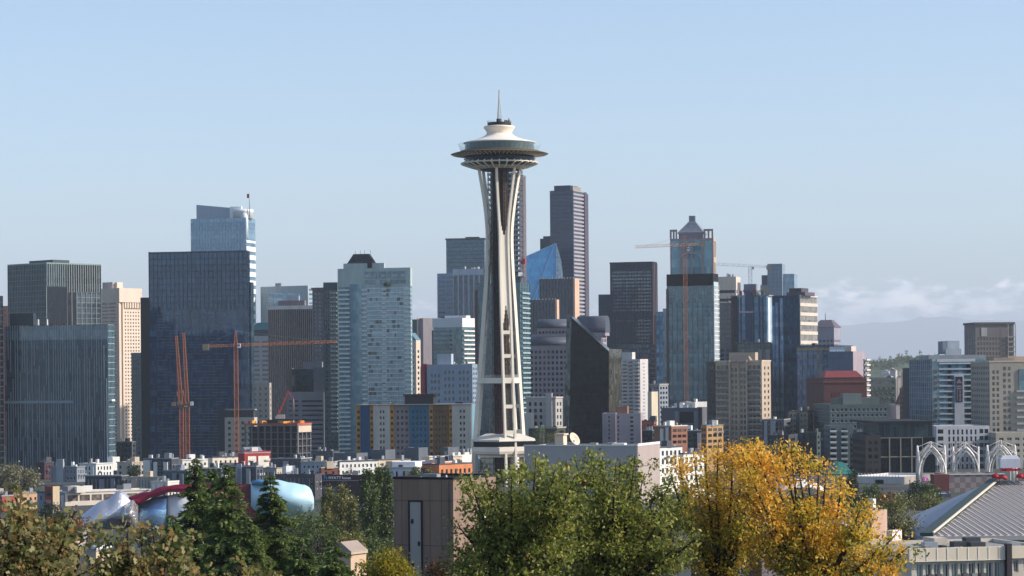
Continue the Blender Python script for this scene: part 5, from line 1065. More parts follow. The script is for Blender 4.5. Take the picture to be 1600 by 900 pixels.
low('cream rooftop block behind the charcoal studio building', 183, 206, 226, 722, 1310, 33, paint('#b9b1a6'), 3, 4, 4, .5, .5, n_rig=4)
b = low('long charcoal studio building with tall pale windows and white roof', 133, 190, 200, 743, 1190, 16, CH, 9, 1, 1, .5, .85, pane('#5f6a66', '#9aa39a'), None, fh=6.8, n_rig=1); b.part('white_roof_edging', .3, b.w-.3, .2, 1, b.h, b.h+.25, paint('#ecebe8'))
low('light grey studio building with pale slot windows', 199, 256, 264, 745, 1185, 14, paint('#a3a29c'), 11, 1, 2, .45, .8, pane('#6d7a75', '#a5ada5'), fh=5.6, n_rig=2)
b = low('charcoal and white apartment row with recessed balconies', 224, 268, 279, 716, 1300, 18, CH, 6, 5, 3, .55, .55, PANEB, WT, n_rig=5); b.part('white_bay', .2, 4, -.9, -.02, 0, b.h-1, WT); b.part('white_bay', b.w*.38, b.w*.5, -.9, -.02, 0, b.h-2, WT); b.part('white_bay', b.w*.74, b.w*.88, -.9, -.02, 0, b.h-2, WT)
b = low('tan shop building with dark red return wall behind the chestnut tree', 17, 27, 61, 770, 1060, 55, paint('#c9a17c'), 0, 3, 4, .4, .4, PANE, None, n_rig=1); b.part('red_return_wall', -.3, b.w-.1, -.35, -.02, 0, b.h+.3, paint('#7c2d35'))
low('terracotta low wall house at the picture edge', -20, 3, 24, 774, 1050, 50, paint('#9d4c3f'), 3, 2, 3, .4, .4)
b = low('pale blue grey house with one small window', 58, 70, 74, 768, 1045, 12, paint('#8b96a3'), 1, 1, 0, .3, .5, n_rig=0)
b = low('red sign tower with tan flank and square emblem', 70, 82, 92.5, 760, 1040, 35, paint('#8c3d38'), 0, 1, 0, n_rig=0); b.part('tan_flank', b.w+.02, b.w+.2, 0, b.d, 0, b.h, paint('#b7a488')); mb = MB(); zz = b.z(76, 770); mb.lathe([(.01, -.12), (1.5, -.12), (1.6, 0), (.01, 0)], 4); em = mb.obj('emblem', paint('#2a4a50'), b.e); em.rotation_euler = (math.pi/2, 0, 0); em.rotation_euler = (R(90), R(45), 0); em.location = (b.w*.5, -.05, zz); b.part('sign_board', b.w*.15, b.w*.85, -.2, -.02, zz-4.2, zz-2.8, paint('#a08a86'))
b = low('cream gridded industrial block with wide sunlit window bays, behind the silver museum', 87, 102, 236, 768, 1080, 62, paint('#d9cdbd'), 0, 3, 7, .86, .7, glass('#4a4240', '#8d7d74', 1.3, 1.2, 1.4, 1.5, .02), None, fh=3.6, n_rig=5); b.part('blue_grey_wall', 0, b.w-.05, -.3, -.02, 0, b.h-.1, paint('#6f8190')); b.roofbox('roof_house', 97, 106, 759, paint('#86858c'), .02, .08); b.roofbox('roof_house', 107, 120, 759, paint('#e3dccf'), .1, .2)
low('pale stucco house row behind the gridded block', 236, 262, 280, 752, 1085, 30, paint('#c9c0b3'), 3, 2, 3, .4, .5)
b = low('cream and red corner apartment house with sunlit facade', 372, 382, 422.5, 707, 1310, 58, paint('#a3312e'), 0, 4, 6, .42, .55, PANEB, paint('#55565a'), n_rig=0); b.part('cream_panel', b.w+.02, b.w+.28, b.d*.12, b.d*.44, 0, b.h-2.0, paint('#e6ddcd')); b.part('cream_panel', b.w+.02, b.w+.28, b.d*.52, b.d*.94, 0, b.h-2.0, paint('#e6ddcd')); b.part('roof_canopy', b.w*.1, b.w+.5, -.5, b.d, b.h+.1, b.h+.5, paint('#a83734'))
mb = MB(); mb.loft([[(-6, y, b.h-1), (b.w*.9, y, b.h-1), (b.w*.2, y, b.h+2.6)] for y in (b.d*.15, b.d*.8)]); mb.obj('metal_gable_roof', paint('#7b828c', .4), b.e)
low('cream and red terrace behind the tallest conifer', 325, 332, 373, 714, 1320, 55, paint('#e0d5c2'), 0, 4, 5, .35, .5, PANE, None)
low('white terrace of small balconies behind the conifers', 277, 285, 331, 718, 1330, 52, paint('#d9d4c9'), 0, 4, 7, .5, .5, PANE, WT)
low('slate blue townhouse row partly behind the conifers', 255, 292, 300, 735, 1160, 18, paint('#59626d'), 4, 3, 1, .45, .5, PANEB)
low('charcoal townhouse row between the conifers', 303, 345, 352, 731, 1150, 16, paint('#454a52'), 6, 3, 1, .4, .5, PANEB, WT)
b = low('dark slate townhouses with pale blue bays beside the lone conifer', 348, 400, 411, 728, 1155, 16, paint('#454b57'), 6, 3, 2, .4, .5, PANEB, None); b.part('pale_bay', b.w*.43, b.w*.58, -.8, -.02, 0, b.h+1, paint('#98a3b3'))
low('beige low house with cluttered roof', 405, 432, 441, 731, 1180, 20, paint('#b0a493'), 4, 3, 2, .35, .45, n_rig=6)
low('small white box building with sunlit wall', 442, 447, 461, 728, 1200, 50, paint('#dcdde0'), 0, 1, 0, n_rig=1)
low('grey brown row of flats before the maroon hotel', 430, 492, 506, 741, 1110, 16, paint('#4c4a50'), 9, 2, 2, .42, .55, PANEB, WT, n_rig=6)
low('pale blue flats with white roof terraces', 470, 522, 531, 721, 1260, 14, paint('#9aa6b4'), 7, 2, 1, .55, .5, PANE, WT, n_rig=6)
low('bright white apartment house with small square windows', 522, 531, 591, 720, 1265, 60, paint('#e2e0da'), 0, 3, 9, .42, .5, PANE, None, n_rig=4)
low('small brick brown house with a flat white roof', 498, 502, 528, 730, 1150, 62, paint('#6f4438'), 0, 2, 2, .3, .4, n_rig=0)
def hotel():
    b = low('maroon hotel block with an illuminated looking name sign', 503, 588, 592, 742, 1090, 10, MAR, 0, 2, 0, n_rig=3); b.e['label'] = 'dark maroon hotel block carrying a white lettered name sign'
    for i, t in enumerate((.05, .14, .235)):
        o = bpy.data.objects.new('window', window_mesh(1.5, 3, pane('#4a6a70', '#7fa5ab'), None)); COL.objects.link(o); o.parent = b.e; o.location = (b.w*t, -.06, b.h-8.3)
    e = thing('hotel_sign', 'white lettered hotel name sign with blue emblem on the maroon block', 'sign', b.org, -b.th)
    z0 = b.z(530, 752); x0 = b.u(506, 0, 748)
    bd = MB(); bd.box(x0-.3, b.u(560, 0, 750), -.3, -.02, b.z(520, 751.2)-.1, b.z(520, 750)-.1); bd.obj('sign_rail', paint('#8a8790'), e)
    def text(s, x, z, size, mat, nm):
        cu = bpy.data.curves.new('t', 'FONT'); cu.body = s; cu.size = size; cu.extrude = .06; cu.offset = .03; cu.space_character = 1.08
        t = bpy.data.objects.new('t', cu); COL.objects.link(t); bpy.context.view_layer.update()
        me = bpy.data.meshes.new_from_object(t.evaluated_get(bpy.context.evaluated_depsgraph_get())); bpy.data.objects.remove(t)
        me.materials.clear(); me.materials.append(mat); o = bpy.data.objects.new(nm, me); COL.objects.link(o); o.parent = e; o.location = (x, -.14, z); o.rotation_euler = (R(90), 0, 0)
        return max(v.co.x for v in me.vertices)
    zb = b.z(520, 748.6); lw = paint('#e6e6ea', .5, .02)
    x = b.u(513.5, 0, 748); wd = text('HYATT', x, zb, 1.62, lw, 'lettering'); text('house', x+wd+.45, zb, 1.5, lw, 'lettering')
    mb = MB(); bl = b.u(506.3, 0, 748); 
    for bx in ((0, .45, 0, 1.7), (.46, 1.2, .75, 1.15), (1.0, 1.45, 0, .74)): mb.box(bl+bx[0], bl+bx[1], -.22, -.05, zb-.1+bx[2], zb-.1+bx[3])
    mb.obj('emblem', paint('#3d8fb5', .5, .02), e)
hotel()
b = low('pale blue white curved low building with a sloping roof end', 590, 650, 657, 730, 1100, 12, paint('#b9bfc9'), 5, 1, 0, .28, .7, PANED, n_rig=2, fh=4.4); b.part('white_roof_hump', b.w*.35, b.w*.95, 2, 14, b.h-.1, b.h+2.2, paint('#e3e4e6')); b.part('blue_corner', -.25, 1.2, -.25, 4, 0, b.h, paint('#5a7fae'))
low('cream terrace with glazed top floor and potted trees', 586, 592, 642, 718, 1280, 58, paint('#d8c3a8'), 0, 2, 6, .55, .5, PANEB, WT, n_rig=3)
low('second cream terrace with green glass doors beside the observation tower', 660, 671, 722, 713, 1290, 58, paint('#ddc4a6'), 0, 2, 5, .62, .55, pane('#3f5a55', '#86a8a0'), WT, n_rig=3)
low('white rendered lump of roof houses beside the observation tower leg', 706, 716, 741, 707, 1300, 48, paint('#dedbd4'), 0, 1, 0, n_rig=6)
low('orange rendered school building with a shaded brown return wall', 654, 686, 738, 725, 1120, 38, paint('#c47b50'), 0, 1, 7, .5, .45, PANED, WT, n_rig=2, fh=5).part('shade_return_wall', 0, 17, -.2, -.02, 0, 5, paint('#7d5540'))  # shade on the orange return wall put into a brown sheet
b = low('low white roofed hall behind the orange school', 640, 690, 722, 721, 1180, 30, paint('#c7c7ca'), 0, 1, 0, n_rig=7)
for i, (x0, x1, x2, y) in enumerate(((521, 557, 574.5, 708), (578, 602, 617.5, 702.5), (632, 654, 668.5, 699.5), (690, 700, 717, 699))):
    low(('grey flat roofed shed, lowest of the row before the coloured block', 'grey flat roofed shed, second in the row before the coloured block', 'grey flat roofed shed, highest of the row before the coloured block', 'short grey shed with dishes beside the observation tower leg')[i], x0, x1, x2, y, 1340+i*8, 32, paint('#5c6169'), 0, 1, 0, n_rig=0, name='rooftop_shed', cat='building', roof=ROOF)
low('dark flats with white balcony rail at the unfinished frame foot', 425, 470, 487, 716, 1400, 18, paint('#4a4e55'), 5, 2, 2, .6, .5, PANEB)
low('slate low houses between crane base and condominium', 486, 520, 530, 705, 1420, 20, paint('#4d5661'), 4, 2, 2, .5, .5, PANEB)
# dark shaded blocks filling the streets behind
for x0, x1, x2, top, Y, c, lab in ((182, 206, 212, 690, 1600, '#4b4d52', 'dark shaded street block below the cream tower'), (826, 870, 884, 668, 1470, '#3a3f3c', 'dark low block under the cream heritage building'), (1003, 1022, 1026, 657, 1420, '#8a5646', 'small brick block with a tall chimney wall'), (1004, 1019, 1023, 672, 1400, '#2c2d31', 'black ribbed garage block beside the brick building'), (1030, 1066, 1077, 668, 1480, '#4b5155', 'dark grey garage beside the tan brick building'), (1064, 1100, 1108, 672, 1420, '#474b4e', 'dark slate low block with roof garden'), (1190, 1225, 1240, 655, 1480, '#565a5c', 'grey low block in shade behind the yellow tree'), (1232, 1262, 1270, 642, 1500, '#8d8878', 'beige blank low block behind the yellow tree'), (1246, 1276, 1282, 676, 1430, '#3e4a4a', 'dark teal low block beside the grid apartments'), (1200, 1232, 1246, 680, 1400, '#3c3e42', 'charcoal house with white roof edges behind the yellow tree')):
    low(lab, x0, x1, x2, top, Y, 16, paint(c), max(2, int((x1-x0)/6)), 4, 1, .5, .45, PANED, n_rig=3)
low('tan brick office with three rows of wide windows', 1022, 1049, 1074, 665, 1370, 48, paint('#8f5f4b'), 0, 3, 3, .8, .5, PANE, None, n_rig=1)
low('orange tan office with wide window rows above the yellow tree', 1095, 1104, 1130, 664, 1380, 50, paint('#b08a5c'), 2, 4, 3, .75, .5, PANE, None)
b = low('grey concrete parking block with an opening painted black', 1033, 1092, 1106, 637, 1530, 14, paint('#5d5e64'), 0, 1, 0, n_rig=0); b.part('opening_shade_sheet', b.w*.5, b.w*.86, -.2, -.02, b.h-9, b.h-2.5, BLACK); b.part('pier', b.w*.36, b.w*.46, -.3, -.02, 0, b.h-2, paint('#7c7d83')); b.part('pier', b.w*.87, b.w*.97, -.3, -.02, 0, b.h-2, paint('#7c7d83')); rig(b, 6, 4, [WT], 3)  # flat black sheet carries the opening's inner shade
low('white plant house block at the foot of the orange crane', 1062, 1086, 1105, 628, 1560, 30, paint('#b9b8b6'), 0, 1, 0, n_rig=4)
low('grey podium with white balconies under the stepped blue tower', 1016, 1030, 1044, 600, 1640, 24, paint('#7f868f'), 3, 8, 3, .6, .5, PANED, n_rig=2)
low('cream chapel-like house with a round yellow vent', 1012, 1018, 1028, 612, 1620, 40, paint('#cdbfa6'), 0, 1, 0, n_rig=1)
# grey media building with dish, and its white neighbour
b = B('media_building', 'long blank blue grey building with a pink sunlit end', 'building', 819, 995.5, 1030, 697, 1060, 18); b.shell(paint('#a6a09f', .7, .05)); b.part('white_coping', -.2, b.w+.3, -.25, .5, b.h, b.h+.5, WT); b.part('white_coping', b.w-.2, b.w+.35, .52, b.d, b.h, b.h+1.0, WT); b.part('pink_end_wall', b.w+.02, b.w+.25, .4, b.d, 0, b.h-.05, paint('#a39590', .8, .1))
b.roofbox('sunlit_chimney', 867, 880, 680, paint('#d2bea8'), .2, .35); b.roofbox('chimney_cap', 866, 881, 677.5, paint('#c3b09a'), .18, .37, bot=b.z(873, 680, None, b.d*.2)); rig(b, 7, 91, [WT, GRAY], 1.1)
mb = MB()
for px, py in ((888, 655), (892, 668), (884, 672)): x = b.u(px, b.d*.4, 690); mb.bar((x, b.d*.4, b.h-1), (x, b.d*.4, b.z(px, py, x, b.d*.4)), .12)
x = b.u(888, b.d*.4, 690); mb.bar((x-2, b.d*.4, b.h+8), (x+2.5, b.d*.4, b.h+8.3), .08); mb.obj('antenna_mast_lattice', paint('#4a4d52'), b.e)
for x0, x1, x2, top, nm in ((1010, 1031, 1066, 698, 'white office with square windows behind the yellow tree'), (1062, 1068, 1100, 708, 'lower white office wing with window grid behind the yellow tree')):
    low(nm, x0, x1, x2, top, 1120 if x0 < 1050 else 1095, 40, paint('#dedbd4'), 0, 4, 4 if x0 > 1050 else 5, .55, .6, PANEB, WT, n_rig=4, fh=3.8)
e = thing('satellite_dish', 'cream satellite dish on the media building roof', 'dish', P(897, 694, 1075)); e.location.z = b.z0+b.h-.3
mb = MB(); mb.lathe([(.05, -.9), (1.2, -.75), (2.2, -.25), (2.9, .5), (2.8, .55), (2.1, -.1), (1.1, -.55), (.05, -.7)], 24); o = mb.obj('reflector', paint('#d9c8b2'), e); o.location = (0, 0, 3.0); o.rotation_euler = (R(62), 0, R(50))
mb = MB(); mb.tube([(0, 0, -.8), (0, 0, 2.6)], [.5, .3], 6); mb.obj('pedestal', GRAY, e)
# white arena style exhibition hall, ribbed hall, checkered wall
b = B('exhibition_hall', 'long low white ribbed hall with a pink banner beside the lattice arches', 'hall', 1330, 1412, 1468, 745, 1180, 32); wr = paint('#c9c4bf', .7); b.shell(wr, paint('#dad8d4')); b.mull('r', paint('#d9cdbf'), 0, 1.5, 0, .5, .1, .45); b.part('opening_shade_sheet', b.w*.46, b.w*.62, -.15, -.02, 0, b.h-1.5, paint('#23262b')); mb = MB()  # opening is a flat sheet, its shade put into the dark colour
for i in range(16): x = .4+b.w*i/17; mb.bar((x, .1, b.h), (x+.3, .1, b.h+1.5), .16)
mb.obj('roof_spike_edging', wr, b.e); bn = tag(b.part('banner', b.w+.5, b.w+.62, b.d*.5, b.d*.62, b.h*.05, b.h-.8, paint('#b566a0')), 'pink vertical banner hanging on the ribbed hall', 'banner'); bn.parent = None; bn.location = b.org; bn.rotation_euler = (0, 0, -b.th)
def checker():
    b = B('checkered_wall_building', 'building with a pink grey checkered wall and plain red brown end block', 'building', 1459, 1483, 1570, 742, 1120, -3, 'left', d=30); m, nt, p = newmat('checker'); uv = N(nt, 'ShaderNodeUVMap'); ck = N(nt, 'ShaderNodeTexChecker'); ck.inputs['Scale'].default_value = .42; ck.inputs['Color1'].default_value = lin('#8f8784')+(1,); ck.inputs['Color2'].default_value = lin('#7c6b6b')+(1,); nt.links.new(uv.outputs[0], ck.inputs['Vector']); nt.links.new(ck.outputs[0], p.inputs['Base Color']); p.inputs['Roughness'].default_value = .8
    b.shell(m); b.part('red_end_block', b.u(1459, -1, 750), b.u(1483, -1, 750), -1, 6, 0, b.h+.2, paint('#6b3a36')); b.part('white_coping', 0, b.w, -.3, .5, b.h, b.h+.4, WT)
checker()
low('pale flat roofed entrance block below the checkered wall', 1440, 1486, 1530, 771, 1085, 8, paint('#777880'), 0, 1, 0, n_rig=0, d=20)
def arch_group(px0, px1, ytop, Y, label, rot, gnd):
    """one gothic lattice canopy: a square of four pointed arches, each of slender double ribs"""
    c = P((px0+px1)/2, HY, Y); z1 = P((px0+px1)/2, ytop, Y).z; w2 = (px1-px0)/2*Y/F/1.08; c.z = gnd; h = z1-gnd; hs = h*.80
    e = thing('lattice_arch', label, 'arch', c, R(rot), 'white gothic lattice arches'); m = paint('#d8d2ca', .55, .08)
    for k in range(4):
        mb = MB(); a = R(90*k); ca, sa = math.cos(a), math.sin(a); W = lambda x, y, z: (x*ca-y*sa, x*sa+y*ca, z)
        for off in (0, 1.5):
            inn = w2-off; top = hs-off*1.3+2.5
            for s in (-1, 1):
                Rr = inn*2.7; cx_ = inn-Rr; fm = math.acos(-cx_/Rr); rise = Rr*math.sin(fm); pts = [W(s*inn, -w2+off*.25, 0)]
                for t in range(13): f = fm*t/12; pts.append(W(s*(cx_+Rr*math.cos(f)), -w2+off*.25, top-rise+Rr*math.sin(f)))
                mb.tube(pts, .36 if off else .44, 5)
        for s in (-1, 1):
            for i in range(9):
                z = hs*(.5+.42*i/9); f = max(0, (z/hs-.62)/.38); x = s*w2*(1-f**1.8); mb.bar(W(s*w2, -w2, z), W(x*.9, -w2+.3, z+1.2), .08)
        mb.obj('arch_ribs', m, e)
    mb = MB()
    for sx, sy in ((-1, -1), (1, -1), (1, 1), (-1, 1)):
        mb.tube([(sx*w2, sy*w2, 0), (sx*w2, sy*w2, hs*.93), (sx*w2*.55, sy*w2*.55, hs*1.05), (0, 0, h)], .22, 5)
        for i in range(6): f = i/6; mb.bar((sx*w2*(1-f), sy*w2*(1-f), hs*.92+(h-hs*.92)*f), (sx*w2*(1-f) if i % 2 else 0, sy*w2*(1-f) if not i % 2 else 0, hs*.95+(h-hs*.95)*f), .08)
    for sx, sy in ((0, -1), (1, 0), (0, 1), (-1, 0)): mb.tube([(sx*w2, sy*w2, hs+2), (0, 0, h)], .18, 5)
    mb.obj('canopy_lattice', m, e)
arch_group(1431, 1476, 690, 1150, 'white gothic lattice arch in front of the black glass office', -5, P(1450, 757, 1150).z-3)
arch_group(1487, 1529, 691, 1200, 'white gothic lattice arch, middle one above the checkered wall', -10, P(1508, 750, 1200).z-6)
arch_group(1540, 1586, 688, 1160, 'white gothic lattice arch beside the red roof truss', -5, P(1560, 750, 1160).z-6)
# ------------------------------------------------------------------ arena with its hipped ribbed roof
def arena():
    Y0, Y1 = 690, 800; ap = P(1562, 752, 760); e = thing('sports_arena', 'arena with a grey ribbed hipped metal roof and green gutter beam', 'arena', (ap.x, 760, ground(760)))
    o = Vector(e.location); g = lambda v: tuple(Vector(v)-o)
    corner = P(1457, 838, 690); far = P(1388, 823, 800); right = P(1760, 838, 690); apr = P(1640, 752, 760)
    lit = paint('#b9b2ae', .6, .06, .3); shd = paint('#a7aab2', .6, .06, .3); zb = corner.z  # sunlit and shaded facet tones put into two roof paints
    apx = Vector((ap.x, 760, ap.z)); drop = Vector((0, 0, -1.2)); cz = lambda v: Vector((v.x, v.y, zb))
    def slab(name, pts, m):
        mb = MB(); t = [g(p) for p in pts]; u = [g(p+drop) for p in pts]; mb.loft([u, t]); return mb.obj(name, m, e)
    sk = (corner-apx)*.03
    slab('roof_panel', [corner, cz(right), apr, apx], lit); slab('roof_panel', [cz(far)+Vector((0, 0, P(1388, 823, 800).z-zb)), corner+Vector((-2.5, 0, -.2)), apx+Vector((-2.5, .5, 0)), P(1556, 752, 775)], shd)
    nrm = (right-corner).cross(apx-corner).normalized()
    if nrm.z < 0: nrm = -nrm
    mb = MB(); n = 26
    for i in range(1, n):
        p = corner.lerp(cz(right), i/n); f = (p.x-corner.x)/(cz(right).x-corner.x); q0 = apx.lerp(apr, f) ; d = (Vector((p.x, p.y, p.z))); up = (apx-corner); 
        lean = Vector((-(right.x-corner.x)/n*1.9, 0, 0)); tgt = Vector((p.x, 760, ap.z))+Vector((apx.x-corner.x, 0, 0))*0
        # ribs run straight up the slope and stop at the hip
        t_ = 1.0; hipx = lambda s: corner.x+(apx.x-corner.x)*s
        s_end = 1.0
        while hipx(s_end) > p.x-6*s_end*2 and s_end > .02: s_end -= .02
        q = Vector((p.x-12*s_end, corner.y+(760-corner.y)*s_end, corner.z+(ap.z-corner.z)*s_end)); mb.bar(g(p+nrm*.25), g(q+nrm*.25), .16)
    mb.obj('roof_rib_seam', paint('#6f6a68', .6), e)
    mb = MB(); a, c = corner, apx; side = Vector((-1.6, 1.0, 0)); up = Vector((0, 0, .9)); mb.loft([[g(a-side*.1), g(a+side*1.9), g(a+side*1.9+up), g(a-side*.1+up)], [g(c-side*.1), g(c+side*1.6), g(c+side*1.6+up), g(c-side*.1+up)]]); mb.obj('gutter_beam', paint('#3c4a48', .6), e)
    mb = MB(); mb.bar(g(a+up*1.1-side*.1), g(c+up*1.1-side*.1), .32); mb.obj('beam_edge_trim', paint('#d9cbb8'), e)
    mb = MB(); mb.box(*[v for p in ((corner.x-o.x-9, cz(right).x-o.x),) for v in p], 2, 90, 0, zb-o.z-1.4); mb.obj('wall', paint('#55565a'), e)
    tr = MB(); T = lambda px, py, dy=0: g(P(px, py, 755+dy))
    for (x0, y0), (x1, y1) in (((1548, 757), (1563, 757)), ((1548, 757), (1556, 752)), ((1556, 752), (1563, 757)), ((1563, 757), (1575, 752)), ((1556, 752), (1575, 752))):
        for dy in (-2, 2): tr.bar(T(x0, y0, dy), T(x1, y1, dy), .2)
    tr.obj('apex_lattice', paint('#3f4a46'), e)
    rd = paint('#a8232f', .5); 
    for x0, x1 in ((1551, 1573), (1590, 1614)):
        mb = MB(); mb.tube([T(x0, 745), T(x0+5, 742.5), T(x0+9, 745.5), T(x1-6, 745), T(x1, 748)], [.5, .8, .75, .6, .6], 6); r_ = T(x0+4, 744); mb.lathe([(.9, r_[2]-.6), (1.2, r_[2]), (.9, r_[2]+.6)], 12, (r_[0], r_[1])); mb.box(T(x1-8, 0)[0], T(x1, 0)[0], r_[1]-1, r_[1]+1, T(0, 750)[2], T(0, 745)[2]); mb.obj('red_truss_bracket', rd, e)
        bx = MB(); w0, w1 = T(x0+6, 0)[0], T(x1+15, 0)[0]; z0, z1, z2 = T(0, 745)[2], T(0, 731)[2], T(0, 726)[2]; y = T(0, 0, 2)[1]
        bx.loft([[(w0, y-2, z0), (w1, y-2, z0), (w1, y+2, z0), (w0, y+2, z0)], [(w0, y-2, z1), (w1, y-2, z1), (w1, y+2, z1), (w0, y+2, z1)], [(w0+.7, y-1.6, z2), (w1-.7, y-1.6, z2), (w1-.7, y+1.6, z2), (w0+.7, y+1.6, z2)]]); bx.obj('white_apex_house', paint('#c9ccd4'), e)
        mb = MB(); mb.box(w0-.05, w1+.05, y-2.08, y-2.01, z0-.9, z0-.2); mb.obj('red_band_trim', rd, e)
arena()
# ------------------------------------------------------------------ crumpled metal museum
def museum():
    Y = 960; o = P(280, 835, Y); o.z = ground(Y); e = thing('metal_museum', 'crumpled museum of silver, crimson and pale blue metal swoops', 'museum', o); g = lambda px, py, dy=0: tuple(P(px, py, Y+dy)-o)
    def metal(h, rough, name, scale=.35, bump=.2):
        m, nt, b = newmat(name); b.inputs['Metallic'].default_value = .75; b.inputs['Base Color'].default_value = lin(h)+(1,); b.inputs['Roughness'].default_value = rough
        tc = N(nt, 'ShaderNodeTexCoord'); nz = N(nt, 'ShaderNodeTexNoise'); nz.inputs['Scale'].default_value = scale; nz.inputs['Detail'].default_value = 3; bp = N(nt, 'ShaderNodeBump'); bp.inputs['Strength'].default_value = bump; bp.inputs['Distance'].default_value = 1.5
        br = N(nt, 'ShaderNodeTexBrick'); br.inputs['Scale'].default_value = .22; br.inputs['Mortar Size'].default_value = .03; uv = N(nt, 'ShaderNodeUVMap'); nt.links.new(uv.outputs[0], br.inputs['Vector'])
        ad = N(nt, 'ShaderNodeMath', operation='MULTIPLY_ADD'); ad.inputs[1].default_value = -.35; nt.links.new(tc.outputs['Object'], nz.inputs['Vector']); nt.links.new(br.outputs['Fac'], ad.inputs[0]); nt.links.new(nz.outputs['Fac'], ad.inputs[2]); nt.links.new(ad.outputs[0], bp.inputs['Height']); nt.links.new(bp.outputs[0], b.inputs['Normal']); return m
    def pillow(name, top, bot, bulge, m, d0=0, dep=26, n=10, lean=0):
        """a swelling metal sheet body: top and bottom edges as seen, bulging towards the viewer, closed behind"""
        rs = []
        def at(l, t):
            for (a, ya), (b, yb) in zip(l, l[1:]):
                if a <= t <= b: f = (t-a)/(b-a) if b > a else 0; f = f*f*(3-2*f); return ya+(yb-ya)*f
            return l[-1][1]
        xs = [top[0][0]+(top[-1][0]-top[0][0])*i/28 for i in range(29)]
        for i, x in enumerate(xs):
            yt, yb = at(top, x), at(bot, x); f = i/28; bl = bulge*math.sin(math.pi*min(1, max(0, .08+.84*f)))**.6; ring = []
            for k in range(n+1):
                t = k/n; ring.append(g(x, yb+(yt-yb)*t, d0-bl*math.sin(math.pi*(t*.75+.12))+lean*t))
            for k in range(n, -1, -2):
                t = k/n; ring.append(g(x, yb+(yt-yb)*t, d0+dep*(1-.3*t)+lean*t))
            rs.append(ring)
        mb = MB(); mb.loft(rs, 0, True, True); return mb.obj(name, m, e)
    sil = metal('#d2d2d8', .38, 'silver_metal', .12, .35); blu = metal('#6f8fae', .35, 'blue_metal'); crim = metal('#9c1840', .42, 'crimson_metal', .5); red = metal('#6e2f30', .35, 'red_gold_metal', .9, .5); sky = metal('#b4d8e6', .5, 'pale_blue_metal', .15, .2); sky.node_tree.nodes['Principled BSDF'].inputs['Metallic'].default_value = .15; wht = metal('#e6e8ea', .45, 'white_metal', .15, .2); wht.node_tree.nodes['Principled BSDF'].inputs['Metallic'].default_value = .2
    pillow('silver_wing', [(86, 822), (120, 806), (165, 781), (188, 765.5), (201, 774), (213, 786)], [(86, 836), (130, 836), (190, 836), (213, 815)], 9, sil)
    pillow('silver_knuckle', [(186, 806), (198, 787), (208, 781), (216, 790)], [(186, 815), (198, 822), (216, 830)], 12, metal('#d4cbc3', .16, 'bright_metal', .2, .5), d0=-3, dep=14)
    pillow('crimson_roof', [(201, 776), (228, 769), (255, 760), (278, 757), (300, 756)], [(201, 782), (216, 788), (240, 777), (268, 769), (300, 770)], 3, crim, d0=-2, dep=22)
    pillow('blue_wall', [(207, 796), (222, 784), (245, 776), (261, 774)], [(207, 836), (230, 836), (261, 836)], 5, blu, d0=2)
    pillow('white_wall', [(260.5, 774), (280, 771), (300, 772), (318, 785)], [(260.5, 836), (285, 836), (318, 836)], 5, wht, d0=3)
    pillow('crimson_drum', [(285, 757), (320, 755), (350, 757), (380, 756), (414, 758)], [(285, 836), (340, 836), (414, 836)], 7, red, d0=6, dep=34)
    pillow('pale_blue_shell', [(392, 753), (410, 750), (432, 749.5), (455, 754), (476, 757.5), (485, 762), (490.5, 778)], [(392, 800), (430, 808), (470, 806), (486, 800), (490.5, 794)], 10, sky, d0=4, dep=30)
    pillow('blue_cap', [(393, 752), (404, 749), (420, 751)], [(393, 758), (405, 758), (420, 757)], 1, paint('#4a7fa8', .4), d0=-3, dep=6)
    pillow('bronze_mound', [(139, 834), (156, 818), (175, 809), (192, 812), (199, 834)], [(139, 840), (170, 840), (199, 840)], 6, metal('#4a4541', .5, 'bronze_metal'), d0=-8, dep=16)
    mb = MB(); p = g(185, 836, -12); q = g(330, 836, -12); mb.box(p[0], q[0], p[1], p[1]+10, 0, p[2]); mb.obj('base_wall', paint('#6b6d74'), e)
museum()
# ------------------------------------------------------------------ nearer houses on the slope
b = B('apartment_house', 'brown grey stucco block with a tall white stair strip and sunlit end wall', 'building', 615, 708, 775, 749.5, 480, 27); st = paint('#8a7364', .85, .24, .5, streak=.12); H, W = b.h, b.w; b.shell(st, paint('#33343a', .9), r=[(b.d*.62, b.d*.85, H-11, H-4.5, 1, 1, .7, .42, PANE, WT, None, 1)])
parapet(b, paint('#1a1b1f'), .45, .12, 'black_coping'); u0, u1 = b.u(641, 0, 800), b.u(658.5, 0, 800); z1 = b.z(650, 784)
b.part('white_stair_strip', u0, u1, -.16, -.02, 0, z1, paint('#a5a09a', .7, .06)); mb = MB(); mb.box(u0-.28, u0, -.3, -.02, 0, z1+.3); mb.box(u1, u1+.28, -.3, -.02, 0, z1+.3); mb.box(u0, u1, -.3, -.02, z1, z1+.3); mb.obj('black_strip_frame', paint('#141418'), b.e)
for px, py in ((645, 818), (655.5, 853), (646, 887)):
    o = bpy.data.objects.new('window', window_mesh(.5, .85, PANED, paint('#2a2a2e'), fr=.06)); COL.objects.link(o); o.parent = b.e; o.location = (b.u(px, 0, py), -.2, b.z(px, py))
for py in (782, 852): z = b.z(650, py); mb = MB(); mb.box(.02, u0-.3, -.03, -.005, z-.04, z+.04); mb.box(u1+.3, W-.02, -.03, -.005, z-.04, z+.04); mb.obj('wall_joint', paint('#3b3433'), b.e)
for px in (628, 672, 690):
    x = b.u(px, 0, 800); mb = MB(); mb.box(x-.025, x+.025, -.03, -.005, 0, H-.1); mb.obj('wall_joint', paint('#4b413e'), b.e)
